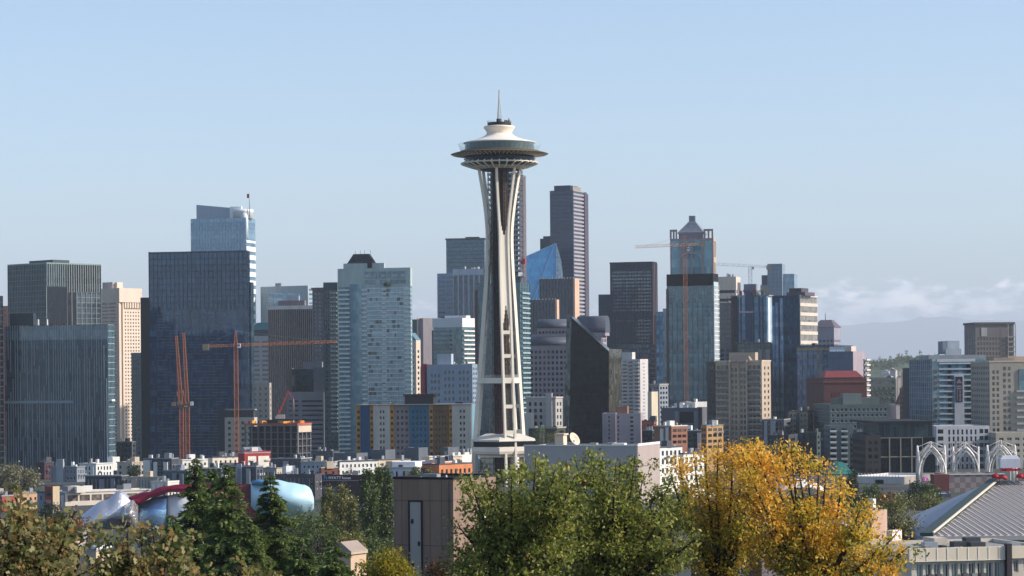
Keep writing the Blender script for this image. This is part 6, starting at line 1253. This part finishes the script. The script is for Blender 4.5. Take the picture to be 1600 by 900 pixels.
mb = MB(); x = b.u(702, 0, 800); mb.tube([(x, -.12, 0), (x, -.12, H-.2)], .09, 6); mb.obj('downpipe', paint('#5a5350'), b.e)
for py in (781, 826): z = b.z(708, py); mb = MB(); mb.box(W+.005, W+.03, .02, b.d-.02, z-.03, z+.03); mb.obj('wall_joint', paint('#4b4240'), b.e)
b.roofbox('white_skylight', 640, 655, 746.3, paint('#eeeeec', .4), .2, .5, bot=H-.5); b.part('vent_box', b.w*.35, b.w*.6, 3, 4.5, H-.5, H+.9, GRAY); tubes = MB(); tubes.tube([(W*.8, 2, H-.5), (W*.8, 2, H+.8)], .2, 8); tubes.obj('vent_pipe', STEEL, b.e)
b.part('side_canopy', W+.03, W+1.2, b.d*.55, b.d*.95, H-3.8, H-3.5, WT); b.part('side_post', W+.9, W+1.1, b.d*.6, b.d*.63, 0, H-3.85, WT)
b = low('small cream house with pale gable below the conifers', 520, 548, 572, 862, 420, 30, paint('#c7ab8e'), 2, 2, 2, .35, .5, PANE, WT, n_rig=0); mb = MB(); mb.loft([[(-.4, -.4, b.h), (b.w+.4, -.4, b.h), (b.w/2, -.4, b.h+1.6)], [(-.4, b.d, b.h), (b.w+.4, b.d, b.h), (b.w/2, b.d, b.h+1.6)]]); mb.obj('gable_roof', paint('#9a8a80'), b.e)
b = low('cream stucco villa with white trim below the silver museum', 95, 150, 172, 858, 470, 22, paint('#bfa88c'), 3, 1, 2, .3, .45, PANE, WT, n_rig=0); parapet(b, WT, .5, .25)
low('pinkish house wing with flat white roof below the silver museum', 108, 118, 134, 840, 520, 40, paint('#c0a296'), 0, 1, 0, n_rig=2)
b = low('dark flat roofed house seen through the green tree', 855, 905, 930, 798, 560, 20, paint('#34363c'), 3, 2, 2, .5, .5, PANE, WT, n_rig=2); b.part('white_porch_frame', 0, b.w*.45, -1.2, -.02, b.h-4.6, b.h-4.3, WT); b.part('white_post', .2, .5, -1.2, -.9, 0, b.h-4.6, WT)
b = low('terracotta brick house seen through the green tree', 898, 968, 1004, 832, 400, 32, paint('#9a5a46'), 5, 2, 4, .3, .5, PANE, WT, n_rig=0); parapet(b, paint('#d9d2c8'), .3, .15); rig(b, 5, 3, [WT], 1)
b = B('town_house', 'grey brick house with a white window bay behind the yellow tree', 'building', 1085, 1185, 1215, 783, 470, 14); b.shell(paint('#5b565a', .85), paint('#4b4b50'), f=[(b.w*.78, b.w*.98, b.h-5.2, b.h-.6, 1, 1, .9, .9, glass('#6f8a94', '#aab9bd', .5, 3, 1), WT, None, 5)]); parapet(b, paint('#a9a8a8'), .5, .5); b.part('brick_lower_wall', -.6, b.w+.6, -.8, -.02, 0, b.h-6.2, paint('#5a4240')); b.part('stone_band', -.7, b.w+.7, -.95, -.02, b.h-6.2, b.h-5.8, paint('#8f8c8c'))
for t, z in ((.1, 9.5), (.3, 9.5), (.52, 9.5), (.75, 9.5), (.92, 9.5), (.3, 13.5), (.75, 13.5)): o = bpy.data.objects.new('window', window_mesh(.8, 1.7, PANEB, WT)); COL.objects.link(o); o.parent = b.e; o.location = (b.w*t, -.86, b.h-z)
e = thing('fabric_dome', 'white curved dome roof glimpsed through the yellow tree', 'dome', P(1247, 778, 620)); mb = MB(); Wd = 44*620/F; rs = []
for i in range(15):
    t = i/14; a = math.pi*t; rs.append([(-Wd*math.cos(a)*(1-.0*abs(v)), v*9, math.sin(a)**.9*4.6*(1-.35*abs(v)**2)) for v in (-1, -.75, -.5, -.25, 0, .25, .5, .75, 1)])
mb.loft(rs, 0, False, True, False); sh = mb.obj('shell', paint('#dcdad6', .6, .05), e); mb = MB(); mb.prism([(-Wd, -8.5), (Wd, -8.5), (Wd, 8.5), (-Wd, 8.5)], -25, -.02); mb.obj('drum_wall', paint('#8d8a88'), e)
low('pink stucco house corner beside the arena roof', 1340, 1362, 1386, 798, 560, 38, paint('#b99a8a'), 0, 1, 0, n_rig=2)
low('pale teal shed roof behind the yellow tree', 1276, 1302, 1312, 798, 640, 20, paint('#7ba3a6'), 0, 1, 0, n_rig=0)
low('grey brown court building on the slope behind the trees', 1225, 1330, 1352, 822, 500, 16, paint('#7b6d66'), 8, 2, 2, .4, .5, PANE, WT)
for px, py, h in ((1396, 823, 3), (1389, 838, 3)):
    pass
b = low('bright white chimney house beside the arena eave', 1385, 1394, 1409, 829, 480, 45, paint('#e4e2de'), 0, 1, 0, n_rig=0)
# apartment house in the near corner
def corner_flats():
    zr = 0; b = B('apartment_house', 'stone coloured flats with flat grey roof, balconies and red brick ground storey', 'building', 1419, 1424, 1680, 866, 330, -13, 'left', d=26); H, W = b.h, b.w; stn = paint('#cdc3b2', .85, .1, .4); brk = paint('#a05a47', .85, .2, .8)
    k1 = b.u(1569, 0, 860); cells = 10; gm = pane('#2f3b36', '#a3b3a6')
    b.shell(stn, paint('#8f8d8a', .95, .25, .6), parapet=.5, f=[(.5, k1-.3, H-6.4, H-1.0, cells, 2, .76, .8, gm, WT, None, 1), (k1+.9, W-.5, H-2.9, H-.9, 6, 1, .5, .8, PANE, WT, None, 1), (k1+.9, W-.5, H-8, H-3.8, 6, 1, .42, .85, PANE, paint('#5c4a44'))])
    mb = MB(); z0, z1 = H-.85, H+.75; mb.box(-.5, k1-.1, -.55, -.02, z0, z1); mb.box(k1+.8, W, -.45, -.02, z0, z1); mb.obj('parapet_coping_trim', paint('#d9ccb6', .8, .08), b.e)
    mb = MB()
    for i in range(9): x = (k1)*i/9+.4; mb.box(x, x+.07, -.6, -.56, z0, z1)
    mb.box(-.52, k1-.1, -.62, -.56, z0-.12, z0-.02); mb.obj('coping_seam', paint('#efe8dc'), b.e)
    b.part('dark_pier', k1, k1+.7, -.9, -.02, 0, H+1.1, paint('#37353a')); b.part('brick_wall', k1+.85, W, -.12, -.02, 0, H-8.1, brk); b.part('brick_wall', 1, k1-.2, -.3, -.02, 0, H-6.7, brk); b.part('white_string_course', .8, k1-.15, -.5, -.02, H-6.69, H-6.45, WT)
    bw = (k1-.8)/cells
    for i in range(cells):
        if i in (0, 4, 9): continue
        for z in (H-3.55, H-6.2):
            if (i*3+int(z)) % 5 == 0: continue
            mb = MB(); x = .5+bw*(i+.2); wd = bw*.6; mb.box(x, x+wd, -1.0, -.03, z-.08, z); mb.box(x, x+wd, -1.0, -.95, z, z+.95); mb.box(x, x+.05, -.95, -.03, z, z+.95); mb.box(x+wd-.05, x+wd, -.95, -.03, z, z+.95); mb.obj('balcony', paint('#5f5b5a' if (i % 3) else '#8d918e', .6), b.e)
    r9 = random.Random(4)
    for i in range(8): x = W*(.25+.07*i); y = r9.uniform(6, 20); b.part('air_handler', x, x+r9.uniform(.6, 2.2), y, y+1.5, H-.5, H+r9.uniform(.1, .8), r9.choice([GRAY, DKGRAY, STEEL]))
    mb = MB(); mb.tube([(W*.3, 9, H-.1), (W*.6, 12, H-.1)], .15, 6); mb.obj('roof_pipe', STEEL, b.e)
    b.part('stair_house', b.u(1460, 20, 845), b.u(1480, 20, 845), 20, 24, H-.5, H+.6, paint('#c3b8a6'))
corner_flats()
# ------------------------------------------------------------------ trees
def leafmat(cols, trans=.5, rough=.5):
    k = ('leaf',)+tuple(cols)
    if k in _mats: return _mats[k]
    m, nt, b = newmat('leaf'); L = nt.links.new; uv = N(nt, 'ShaderNodeUVMap'); sx = N(nt, 'ShaderNodeSeparateXYZ'); L(uv.outputs[0], sx.inputs[0])
    cr = N(nt, 'ShaderNodeValToRGB'); e = cr.color_ramp.elements; n = len(cols)
    e[0].color = lin(cols[0])+(1,); e[0].position = 0; e[1].color = lin(cols[-1])+(1,); e[1].position = 1
    for i in range(1, n-1): q = e.new(i/(n-1)); q.color = lin(cols[i])+(1,)
    L(sx.outputs['X'], cr.inputs[0]); L(cr.outputs[0], b.inputs['Base Color']); b.inputs['Roughness'].default_value = rough; b.inputs['Specular IOR Level'].default_value = .35
    tr = N(nt, 'ShaderNodeBsdfTranslucent'); L(cr.outputs[0], tr.inputs['Color']); ms = N(nt, 'ShaderNodeMixShader'); ms.inputs[0].default_value = trans
    out = nt.nodes['Material Output']; L(b.outputs[0], ms.inputs[1]); L(tr.outputs[0], ms.inputs[2]); L(ms.outputs[0], out.inputs['Surface']); _mats[k] = m
    return m
def leaves(name, pts, size, val, mat, parent, rng, shape=1.5, droop=0.0, axis=None, lobed=False):
    """one small folded face pair per leaf; pts (n, 3), size (n), val (n) picks the leaf's own colour"""
    n = len(pts); d = rng.normal(size=(n, 3)) if axis is None else axis+rng.normal(size=(n, 3))*.35
    d[:, 2] -= droop; d /= np.linalg.norm(d, axis=1)[:, None]+1e-9
    r = rng.normal(size=(n, 3)); s = np.cross(d, r); s /= np.linalg.norm(s, axis=1)[:, None]+1e-9; nn = np.cross(d, s)
    sz = size[:, None]
    if lobed: prof = [(0, 0, 0), (.25, .5, .05), (.55, .2, .0), (.72, .42, .04), (1, 0, -.1), (.72, -.42, .04), (.55, -.2, 0), (.25, -.5, .05)]
    else: prof = [(0, 0, 0), (.5, .36, .07), (1, 0, -.05), (.5, -.36, .07)]
    k = len(prof); co = np.empty((n, k, 3), np.float32)
    for i, (a, b, c) in enumerate(prof): co[:, i] = pts+d*sz*(a*shape)+s*sz*b+nn*sz*c
    me = bpy.data.meshes.new(name); me.vertices.add(n*k); me.vertices.foreach_set('co', co.ravel()); me.loops.add(n*k); me.loops.foreach_set('vertex_index', np.arange(n*k, dtype=np.int32)); me.polygons.add(n); me.polygons.foreach_set('loop_start', np.arange(0, n*k, k, dtype=np.int32)); me.polygons.foreach_set('loop_total', np.full(n, k, np.int32))
    ul = me.uv_layers.new(name='uv'); ul.data.foreach_set('uv', np.repeat(np.stack([np.clip(val, 0.01, .99), np.zeros(n)], 1).astype(np.float32), k, 0).ravel()); me.update(); me.validate(); me.materials.append(mat)
    o = bpy.data.objects.new(name, me); COL.objects.link(o); o.parent = parent; return o
BARK = paint('#3f362d', .9, .3, 1.5); BARKP = paint('#6d6353', .9, .3, 1.5)
def shoot_tree(label, px, Y, fork, peaks, leaf, cols, seed, per=260, spread=1.0, depth=4.0, extra=10, r0=.28, bark=BARK, bias=None, name='maple_tree', lobed=False, group=None, fill=1.0, t0=.3, mix=.16, gap=None):
    """broadleaf tree: trunk, a fork at (px, fork), one limb to every peak (x, y), leaf clusters along the limbs"""
    rng = np.random.default_rng(seed); rr = random.Random(seed); c = P(px, HY, Y); c.z = ground(Y)-.3; e = thing(name, label, 'tree', c, 0, group); o = Vector(c)
    fk = P(px, fork, Y)-o; mb = MB(); mb.tube([(0, 0, 0), (fk.x*.4+.1, .1, fk.z*.5), fk], [r0*1.3, r0*1.05, r0*.9], 9)
    S = Y/F; ends = [(Vector(P(x, y, Y)-o)+Vector((0, rr.uniform(-depth, depth), 0)), 1.0) for x, y in peaks]
    for i in range(extra):
        (a, _), (b2, _) = rr.choice(ends), rr.choice(ends); q = a.lerp(b2, rr.random()); q.z = fk.z+(q.z-fk.z)*rr.uniform(.25, .8); q.y = rr.uniform(-depth, depth); ends.append((q, .85))
    C = []
    for q, k in ends:
        mid = fk.lerp(q, .5)+Vector((rr.uniform(-.4, .4), rr.uniform(-.4, .4), -(q-fk).length*.06)); mid.x += (q.x-fk.x)*.12
        bz = [fk*(1-t)**2+mid*2*t*(1-t)+q*t*t for t in [i/8 for i in range(9)]]; mb.tube(bz, [r0*.6*(1-.93*i/8)+.012 for i in range(9)], 6)
        Lq = (q-fk).length
        for t in np.arange(t0, 1.0, .42/max(1.0, Lq)):
            p = fk*(1-t)**2+mid*2*t*(1-t)+q*t*t; wd = (.25+1.25*(1-t)**.7+.12)*spread
            for j in range(2 if t < .9 else 1):
                off = Vector(rng.normal(size=3))*wd*.75; off.z *= .7
                if t > .93: off *= .25
                cc = p+off; C.append((cc, (.34+.38*rr.random()*(1-.45*t))*spread, t))
                if rr.random() < .75: mb.tube([p, p+off*.6+Vector((0, 0, -.05)), cc], [.03, .02, .008], 4)
    mb.obj('trunk', bark, e); pts = []; val = []; size = []
    if gap:                                   # a thin place in the crown where the city behind shows
        gx, gz, gr = P(gap[0], HY, Y).x-o.x, P(gap[0], gap[1], Y).z-o.z, gap[2]*Y/F
        C = [k for k in C if ((k[0].x-gx)/gr)**2+((k[0].z-gz)/(gr*.42))**2 > 1 or rr.random() < .22]
    for cc, r, t in C:
        n = max(8, int(per*fill*r*r*rr.uniform(.6, 1.35))); q = rng.normal(size=(n, 3))*r*.62; q[:, 2] *= .8; pts.append(q+np.array(cc)); b0 = (bias(cc+o) if bias else .5)
        val.append(np.clip(rng.normal(b0+rr.uniform(-mix, mix), .17, n), 0, 1)); size.append(leaf*rng.uniform(.55, 1.25, n))
    leaves('crown', np.concatenate(pts), np.concatenate(size), np.concatenate(val), leafmat(cols), e, rng, 1.35, .25, None, lobed)
    return e
G1 = ('#3c481e', '#5c662a', '#7e863a', '#a0a450', '#beb466', '#b6783c')
pk_a = [(706, 850), (716, 822), (722, 760), (735, 746), (757, 741), (775, 752), (800, 738), (812, 728), (838, 713), (850, 716), (866, 730), (885, 718), (722, 885), (760, 800), (815, 790), (860, 770), (890, 790), (740, 860), (790, 870), (862, 742), (876, 758), (896, 740)]
pk_b = [(884, 722), (898, 716), (922, 704), (935, 712), (958, 722), (968, 718), (990, 708), (995, 722), (1008, 745), (1030, 760), (1052, 745), (905, 780), (945, 760), (985, 790), (1030, 800), (1060, 790), (900, 860), (960, 850), (1050, 850), (874, 745), (866, 800), (880, 840), (1075, 770), (1085, 830)]
shoot_tree('green oak with a few rust leaves, in front of the brown stucco block', 812, 150, 905, pk_a, .21, G1, 11, per=165, extra=9, bias=lambda p: .42, name='oak_tree')
shoot_tree('green oak with airy upright shoots, in front of the grey media building', 965, 158, 910, pk_b, .21, G1, 12, per=165, extra=9, bias=lambda p: .42, name='oak_tree')
Y1 = ('#566628', '#8c9034', '#c4ac3c', '#ecbc46', '#fac850', '#eaa440')
pk_c = [(1045, 735), (1062, 716), (1085, 705), (1105, 696), (1118, 690), (1140, 692), (1160, 700), (1100, 740), (1135, 745), (1165, 760), (1070, 790), (1120, 800), (1160, 810), (1085, 850), (1150, 860), (1188, 780)]
shoot_tree('slender ash turning from green to amber between the oak and the golden tree', 1125, 165, 915, pk_c, .18, Y1, 13, per=165, extra=7, t0=.4, mix=.24, depth=3.5, bias=lambda p: .36+.42*min(1, max(0, (p.z-41.0)/4.5)), name='ash_tree')
pk_d = [(1150, 700), (1165, 690), (1178, 686), (1195, 692), (1212, 690), (1230, 686), (1246, 694), (1262, 706), (1275, 718), (1296, 730), (1312, 742), (1310, 765), (1336, 778), (1352, 784), (1380, 806), (1400, 826), (1412, 850), (1180, 740), (1168, 770), (1155, 805), (1205, 712), (1330, 820), (1270, 790), (1200, 800), (1360, 850), (1290, 850), (1230, 860), (1395, 885), (1320, 880)]
shoot_tree('big golden yellow maple in full autumn colour', 1278, 160, 925, pk_d, .19, Y1, 14, per=165, extra=7, t0=.42, mix=.26, gap=(1250, 762, 52), depth=4.5, bias=lambda p: .42+.26*min(1, max(0, (p.z-38.5)/5))+.12*math.sin(p.x*1.7)+.1*math.sin(p.z*2.1+p.x), name='maple_tree')
shoot_tree('small yellow green tree at the foot of the brown stucco block', 605, 200, 930, [(580, 880), (592, 866), (604, 859), (618, 863), (632, 880), (640, 892), (600, 880), (560, 893)], .2, ('#4a5318', '#7d7a20', '#a38f25', '#b8952a'), 15, per=240, extra=8, depth=1.6, name='young_tree', r0=.14)
shoot_tree('dark reddish shrub tree at the picture base below the brown block', 690, 190, 935, [(668, 886), (682, 884), (697, 884), (712, 890), (725, 893)], .17, ('#2a1f16', '#3f3a1c', '#5b3a22', '#7a4a2c'), 16, per=240, extra=6, depth=1.5, name='shrub_tree', r0=.12)
CH_ = ('#3c4a22', '#5d6834', '#858250', '#a39665', '#a5804a', '#84552e')
shoot_tree('olive and brown chestnut crown with big leaves filling the near corner', 60, 60, 960, [(-8, 768), (10, 762), (18, 785), (45, 805), (70, 830), (95, 822), (110, 806), (118, 815), (82, 850), (40, 850), (10, 830), (-10, 850), (125, 860), (60, 880), (20, 880)], .13, CH_, 17, per=300, extra=5, spread=.62, depth=1.2, lobed=True, name='chestnut_tree', r0=.16, fill=1.25)
shoot_tree('chestnut crown with curled rusty leaves beside the conifers', 228, 64, 975, [(140, 862), (165, 846), (185, 838), (205, 828), (222, 825), (240, 832), (262, 846), (280, 866), (300, 880), (320, 893), (150, 885), (200, 865), (245, 870)], .13, CH_, 18, per=300, extra=4, spread=.62, depth=1.0, lobed=True, name='chestnut_tree', r0=.14, fill=1.25)
shoot_tree('low curling chestnut sprigs in front of the conifers', 380, 62, 985, [(362, 876), (374, 880), (352, 893), (405, 893), (430, 890)], .13, ('#4a5426', '#7a7440', '#9a8a55', '#a08a50'), 19, per=300, extra=2, spread=.5, depth=.6, lobed=True, name='chestnut_sprig', r0=.06, fill=1.4)
def conifer(label, px, Y, top, half, seed, droop=.42, name='cedar_tree', low_=940, dens=1.0, group='dark conifers in front of the museum'):
    rng = np.random.default_rng(seed); rr = random.Random(seed); c = P(px, HY, Y); c.z = ground(Y)-.3; e = thing(name, label, 'tree', c, 0, group); zt = P(px, top, Y).z-c.z; zl = max(.8, P(px, low_, Y).z-c.z); Rm = half*Y/F
    mb = MB(); mb.tube([(0, 0, 0), (.1, 0, zt*.5), (0, .05, zt*.98)], [.42, .24, .03], 8); pts = []; ax = []; val = []; size = []; z = zt-.3
    while z > zl:
        f = (zt-z)/(zt-zl); rad = Rm*(f**.9)*1.1+.2; nb = int(4+4.5*f)
        for k in range(nb):
            a = rr.uniform(0, 6.283); L_ = rad*rr.uniform(.55, 1.12)
            if f > .12 and rr.random() < .06: L_ *= 1.25
            dx, dy = math.cos(a), math.sin(a); sag = droop*rr.uniform(.6, 1.4); P_ = lambda t: np.array((dx*L_*t, dy*L_*t, z+L_*(.22*t-sag*t*t)))
            mb.tube([P_(0), P_(.5), P_(1)], [.05+.03*f, .035, .01], 4)
            n = int(max(16, 150*L_*dens))
            for _ in range(n):
                t = rr.random()**.75; p = P_(t); sd = rr.choice((-1, 1)); w_ = (1-t)*.5*L_*.5+.14; u = rr.random()*w_
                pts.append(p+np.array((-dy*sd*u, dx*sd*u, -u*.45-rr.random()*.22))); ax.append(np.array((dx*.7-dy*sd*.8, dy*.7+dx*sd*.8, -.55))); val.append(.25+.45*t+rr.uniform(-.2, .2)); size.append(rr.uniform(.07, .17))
        z -= rr.uniform(.34, .66)
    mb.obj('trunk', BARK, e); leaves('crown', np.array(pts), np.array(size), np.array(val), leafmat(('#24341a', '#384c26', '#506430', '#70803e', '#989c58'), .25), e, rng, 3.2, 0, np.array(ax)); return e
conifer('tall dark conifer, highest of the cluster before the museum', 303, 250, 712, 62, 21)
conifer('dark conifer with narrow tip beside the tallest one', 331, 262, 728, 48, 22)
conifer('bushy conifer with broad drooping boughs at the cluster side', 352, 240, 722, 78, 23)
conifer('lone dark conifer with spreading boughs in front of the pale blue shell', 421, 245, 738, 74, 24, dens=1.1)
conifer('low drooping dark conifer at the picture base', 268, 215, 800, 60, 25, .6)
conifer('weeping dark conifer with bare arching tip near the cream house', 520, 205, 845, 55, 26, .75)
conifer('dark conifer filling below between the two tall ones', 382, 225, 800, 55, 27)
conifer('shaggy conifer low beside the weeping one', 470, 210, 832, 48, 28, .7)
def round_tree(label, px, Y, top, half, bot, seed, cols, leaf=.6, n=2600, name='street_tree', tall=False, group=None, cat='tree'):
    """a crown of leaf clumps spread over an uneven egg, with gaps"""
    rng = np.random.default_rng(seed); rr = random.Random(seed); S = Y/F; c = P(px, HY, Y); c.z = ground(Y)-.3; e = thing(name, label, cat, c, 0, group); zt = P(px, top, Y).z-c.z; zb = max(zt*.16, P(px, bot, Y).z-c.z); rx = half*S; h = (zt-zb)/2; zc = zb+h
    mb = MB(); mb.tube([(0, 0, 0), (.1, 0, zc*.6), (0, 0, zc+h*.6)], [rx*.07+.1, rx*.05+.07, .04], 7); pts = []; val = []; ncl = 46 if not tall else 80
    for i in range(ncl):
        u = rng.normal(size=3); u /= np.linalg.norm(u); k = rr.uniform(.35, 1.0)**.5*rr.uniform(.82, 1.06)
        if tall: u = np.array((u[0], u[1], rr.uniform(-1, 1))); wz = (1-max(0, u[2])**3)*.9+.1; q = np.array((u[0]*rx*k*wz, u[1]*rx*k*wz, zc+u[2]*h))
        else: q = np.array((u[0]*rx*k, u[1]*rx*k, zc+u[2]*h*k))
        cr_ = rx*(rr.uniform(.16, .34) if not tall else rr.uniform(.2, .36)); m = int(n/ncl*rr.uniform(.6, 1.4)); g_ = rng.normal(size=(m, 3))*cr_*.6
        if tall: g_[:, 2] *= 2.0
        pts.append(q+g_); val.append(np.clip(rng.normal(rr.uniform(.3, .7), .18, m), 0, 1)); mb.tube([(0, 0, max(.5, q[2]*.6)), tuple(q)], [rx*.02+.03, .02], 4)
    mb.obj('trunk', BARK, e); p = np.concatenate(pts); leaves('crown', p, leaf*rng.uniform(.6, 1.3, len(p)), np.concatenate(val), leafmat(cols, .25), e, rng, 1.3); return e
GN = ('#2c3a1c', '#425428', '#5a6834', '#787d42'); OL = ('#454a24', '#636632', '#807c42', '#9a8f52'); GY = ('#4c4e3c', '#68664e', '#827c60', '#988f68'); DK = ('#182418', '#243424', '#304430', '#405038'); RU = ('#55402a', '#7a5232', '#90623c', '#8a7a42')
round_tree('wide grey green tree at the picture edge under the dark towers', 22, 1120, 729, 36, 775, 41, GY, .9, 4200)
PO = 'columnar poplars between the museum and the hotel'
for px, Y, top, half, lab in ((512, 700, 768, 15, 'olive columnar poplar beside the pale blue shell'), (532, 690, 766, 16, 'rounded columnar poplar, second from the pale blue shell'), (549, 680, 780, 13, 'shorter columnar poplar tucked behind the second one'), (574, 640, 742, 17, 'tall dark poplar in front of the hotel wall'), (590, 650, 738, 16, 'tallest poplar rising beside the brown block'), (604, 645, 741, 13, 'narrow poplar touching the brown block')): round_tree(lab, px, Y, top, half, 872, int(px), OL if px < 560 else GN, .5, 6500, 'poplar_tree', True, PO)
round_tree('bushy dark tree below the tall poplars', 583, 560, 838, 36, 900, 44, GN, .42, 4500); round_tree('green tree mass between conifers and poplars', 498, 480, 800, 42, 900, 45, GN, .4, 5000); round_tree('low olive tree behind the lone conifer', 455, 520, 806, 40, 900, 46, GN, .42, 4000); round_tree('rounded green tree left of the cream house', 545, 430, 832, 30, 905, 47, OL, .36, 3500)
round_tree('dark round tree beside the blue grey house wall', 78, 900, 786, 20, 825, 48, DK, .6, 2400); round_tree('brownish tree in front of the museum wing', 105, 760, 806, 36, 850, 49, RU, .55, 3200); round_tree('small dark tree beside the museum base', 232, 700, 822, 28, 860, 50, DK, .5, 2200); round_tree('olive tree below the shop building', 40, 800, 800, 30, 850, 51, OL, .55, 2500)
round_tree('dark pointed cypress beside the white ribbed hall', 1331, 900, 736, 12, 800, 52, DK, .5, 3600, 'cypress_tree', True); round_tree('dark green tree before the ribbed hall door', 1362, 960, 757, 20, 800, 53, GN, .6, 2600); round_tree('rusty brown tree before the ribbed hall', 1390, 930, 770, 22, 805, 54, RU, .6, 2600); round_tree('dark tree under the first lattice arch', 1432, 1000, 756, 22, 792, 55, DK, .65, 2600); round_tree('leafy tree below the lattice arch foot', 1452, 940, 757, 18, 790, 56, GN, .6, 2200); round_tree('pale green tree beside the arena roof edge', 1442, 850, 770, 26, 812, 57, OL, .55, 2800); round_tree('big olive tree between golden maple and arena roof', 1396, 720, 775, 40, 850, 58, OL, .5, 5000); round_tree('green tree behind the golden maple edge', 1352, 700, 770, 30, 850, 59, GN, .5, 3600); round_tree('olive tree behind the white dome', 1300, 740, 765, 26, 830, 60, OL, .5, 3000)
for i, (px, top, Y, half, lab) in enumerate(((846, 664, 1430, 16, 'dark tree under the cream heritage building'), (868, 672, 1420, 12, 'small dark tree beside the media building chimney'), (600, 728, 1075, 13, 'small green tree on the hotel terrace'), (648, 729, 1060, 10, 'small tree against the shaded school wall'), (668, 733, 1050, 8, 'tiny tree at the orange school corner'), (545, 731, 1130, 15, 'dark shrubby tree on the white flats terrace'), (1120, 655, 1395, 12, 'roof garden tree with mixed autumn leaves'), (1052, 660, 1440, 6, 'small yellow roof garden tree'), (208, 724, 1290, 12, 'dark green tree beside the charcoal flats'), (322, 735, 1130, 10, 'small tree between townhouse roofs'), (1210, 690, 1380, 14, 'shaded street tree behind the golden maple'), (640, 760, 620, 14, 'tree behind the brown block'), (1180, 770, 600, 40, 'green tree behind the ash'), (1010, 800, 520, 50, 'green tree behind the oak with airy shoots'), (760, 800, 520, 40, 'tree behind the sunlit stucco wall'), (330, 810, 520, 40, 'tree mass behind the conifer cluster'))): round_tree(lab, px, Y, top, half, top+half*2.6, 70+i, (GN, OL, DK)[i % 3] if i != 7 else ('#7a6a20', '#a08a2a'), .5 if Y > 900 else .4, 1500 if Y > 900 else 3500, 'garden_tree')
def far_trees():
    rng = np.random.default_rng(5); pts = []; val = []; rr = random.Random(5)
    for i in range(420):
        px = rr.uniform(1290, 1500); Y = rr.uniform(6000, 7000); t = 560 if px > 1400 else 572-(px-1330)*.1; base = P(px, t+rr.uniform(0, 8), Y); h = rr.uniform(7, 14) if rr.random() < .88 else rr.uniform(14, 26); n = 60; z = rng.random(n); a = rng.random(n)*6.28; r = (1-z)*h*.26+1; pts.append(np.stack([base.x+r*np.cos(a), Y+r*np.sin(a), base.z-4+z*h], 1)); val.append(np.clip(rng.normal(rr.uniform(.3, .7), .15, n), 0, 1))
    p = np.concatenate(pts); o = leaves('treeline_foliage', p, rng.uniform(2, 4.5, len(p)), np.concatenate(val), leafmat(GN, .1), None, rng, 1.1); tag(o, kind='stuff')
far_trees()
r9 = random.Random(77)
for i in range(16):
    px = 1383+i*3.3+r9.uniform(-1, 1); py = 581+r9.uniform(-5, 9); Y = 4150+r9.uniform(-50, 100); c = P(px, py, Y); e = tag(bpy.data.objects.new('x', None)) if False else None; mb = MB(); wd = r9.uniform(3, 6); c.z -= 3
    z0 = ground(Y)-c.z-1; mb.box(-wd, wd, 0, 8, z0, 3.2); mb.loft([[(-wd-.5, -.5, 3.2), (wd+.5, -.5, 3.2), (0, -.5, 5.6)], [(-wd-.5, 8.5, 3.2), (wd+.5, 8.5, 3.2), (0, 8.5, 5.6)]], 1); o = mb.obj('distant_house', [paint(r9.choice(['#d9d4cc', '#c9b8a6', '#b9b4b0'])), paint(r9.choice(['#8d8f95', '#c3c3c5', '#7a6258']))]); o.location = c; o.rotation_euler = (0, 0, r9.uniform(-.6, .1)); tag(o, 'tiny pale house on the far wooded ridge', 'house', 'houses on the far ridge')

def street_belt():
    rng = np.random.default_rng(8); rr = random.Random(8); pts = []; val = []
    for i in range(170):
        px = rr.uniform(-20, 780) if i < 110 else rr.uniform(820, 1480); Y = rr.uniform(1365, 1560); b = P(px, HY, Y); h = rr.uniform(5, 10); n = 60; u = rng.normal(size=(n, 3)); u /= np.linalg.norm(u, axis=1)[:, None]; k = rng.random(n)[:, None]**.4
        pts.append(u*k*np.array((h*.42, h*.42, h*.42))+np.array((b.x, Y, ground(Y)+h*.6))); val.append(np.clip(rng.normal(rr.uniform(.2, .7), .15, n), 0, 1))
    p = np.concatenate(pts); o = leaves('street_treeline_foliage', p, rng.uniform(.9, 1.8, len(p)), np.concatenate(val), leafmat(DK, .2), None, rng, 1.1); tag(o, kind='stuff')
street_belt()
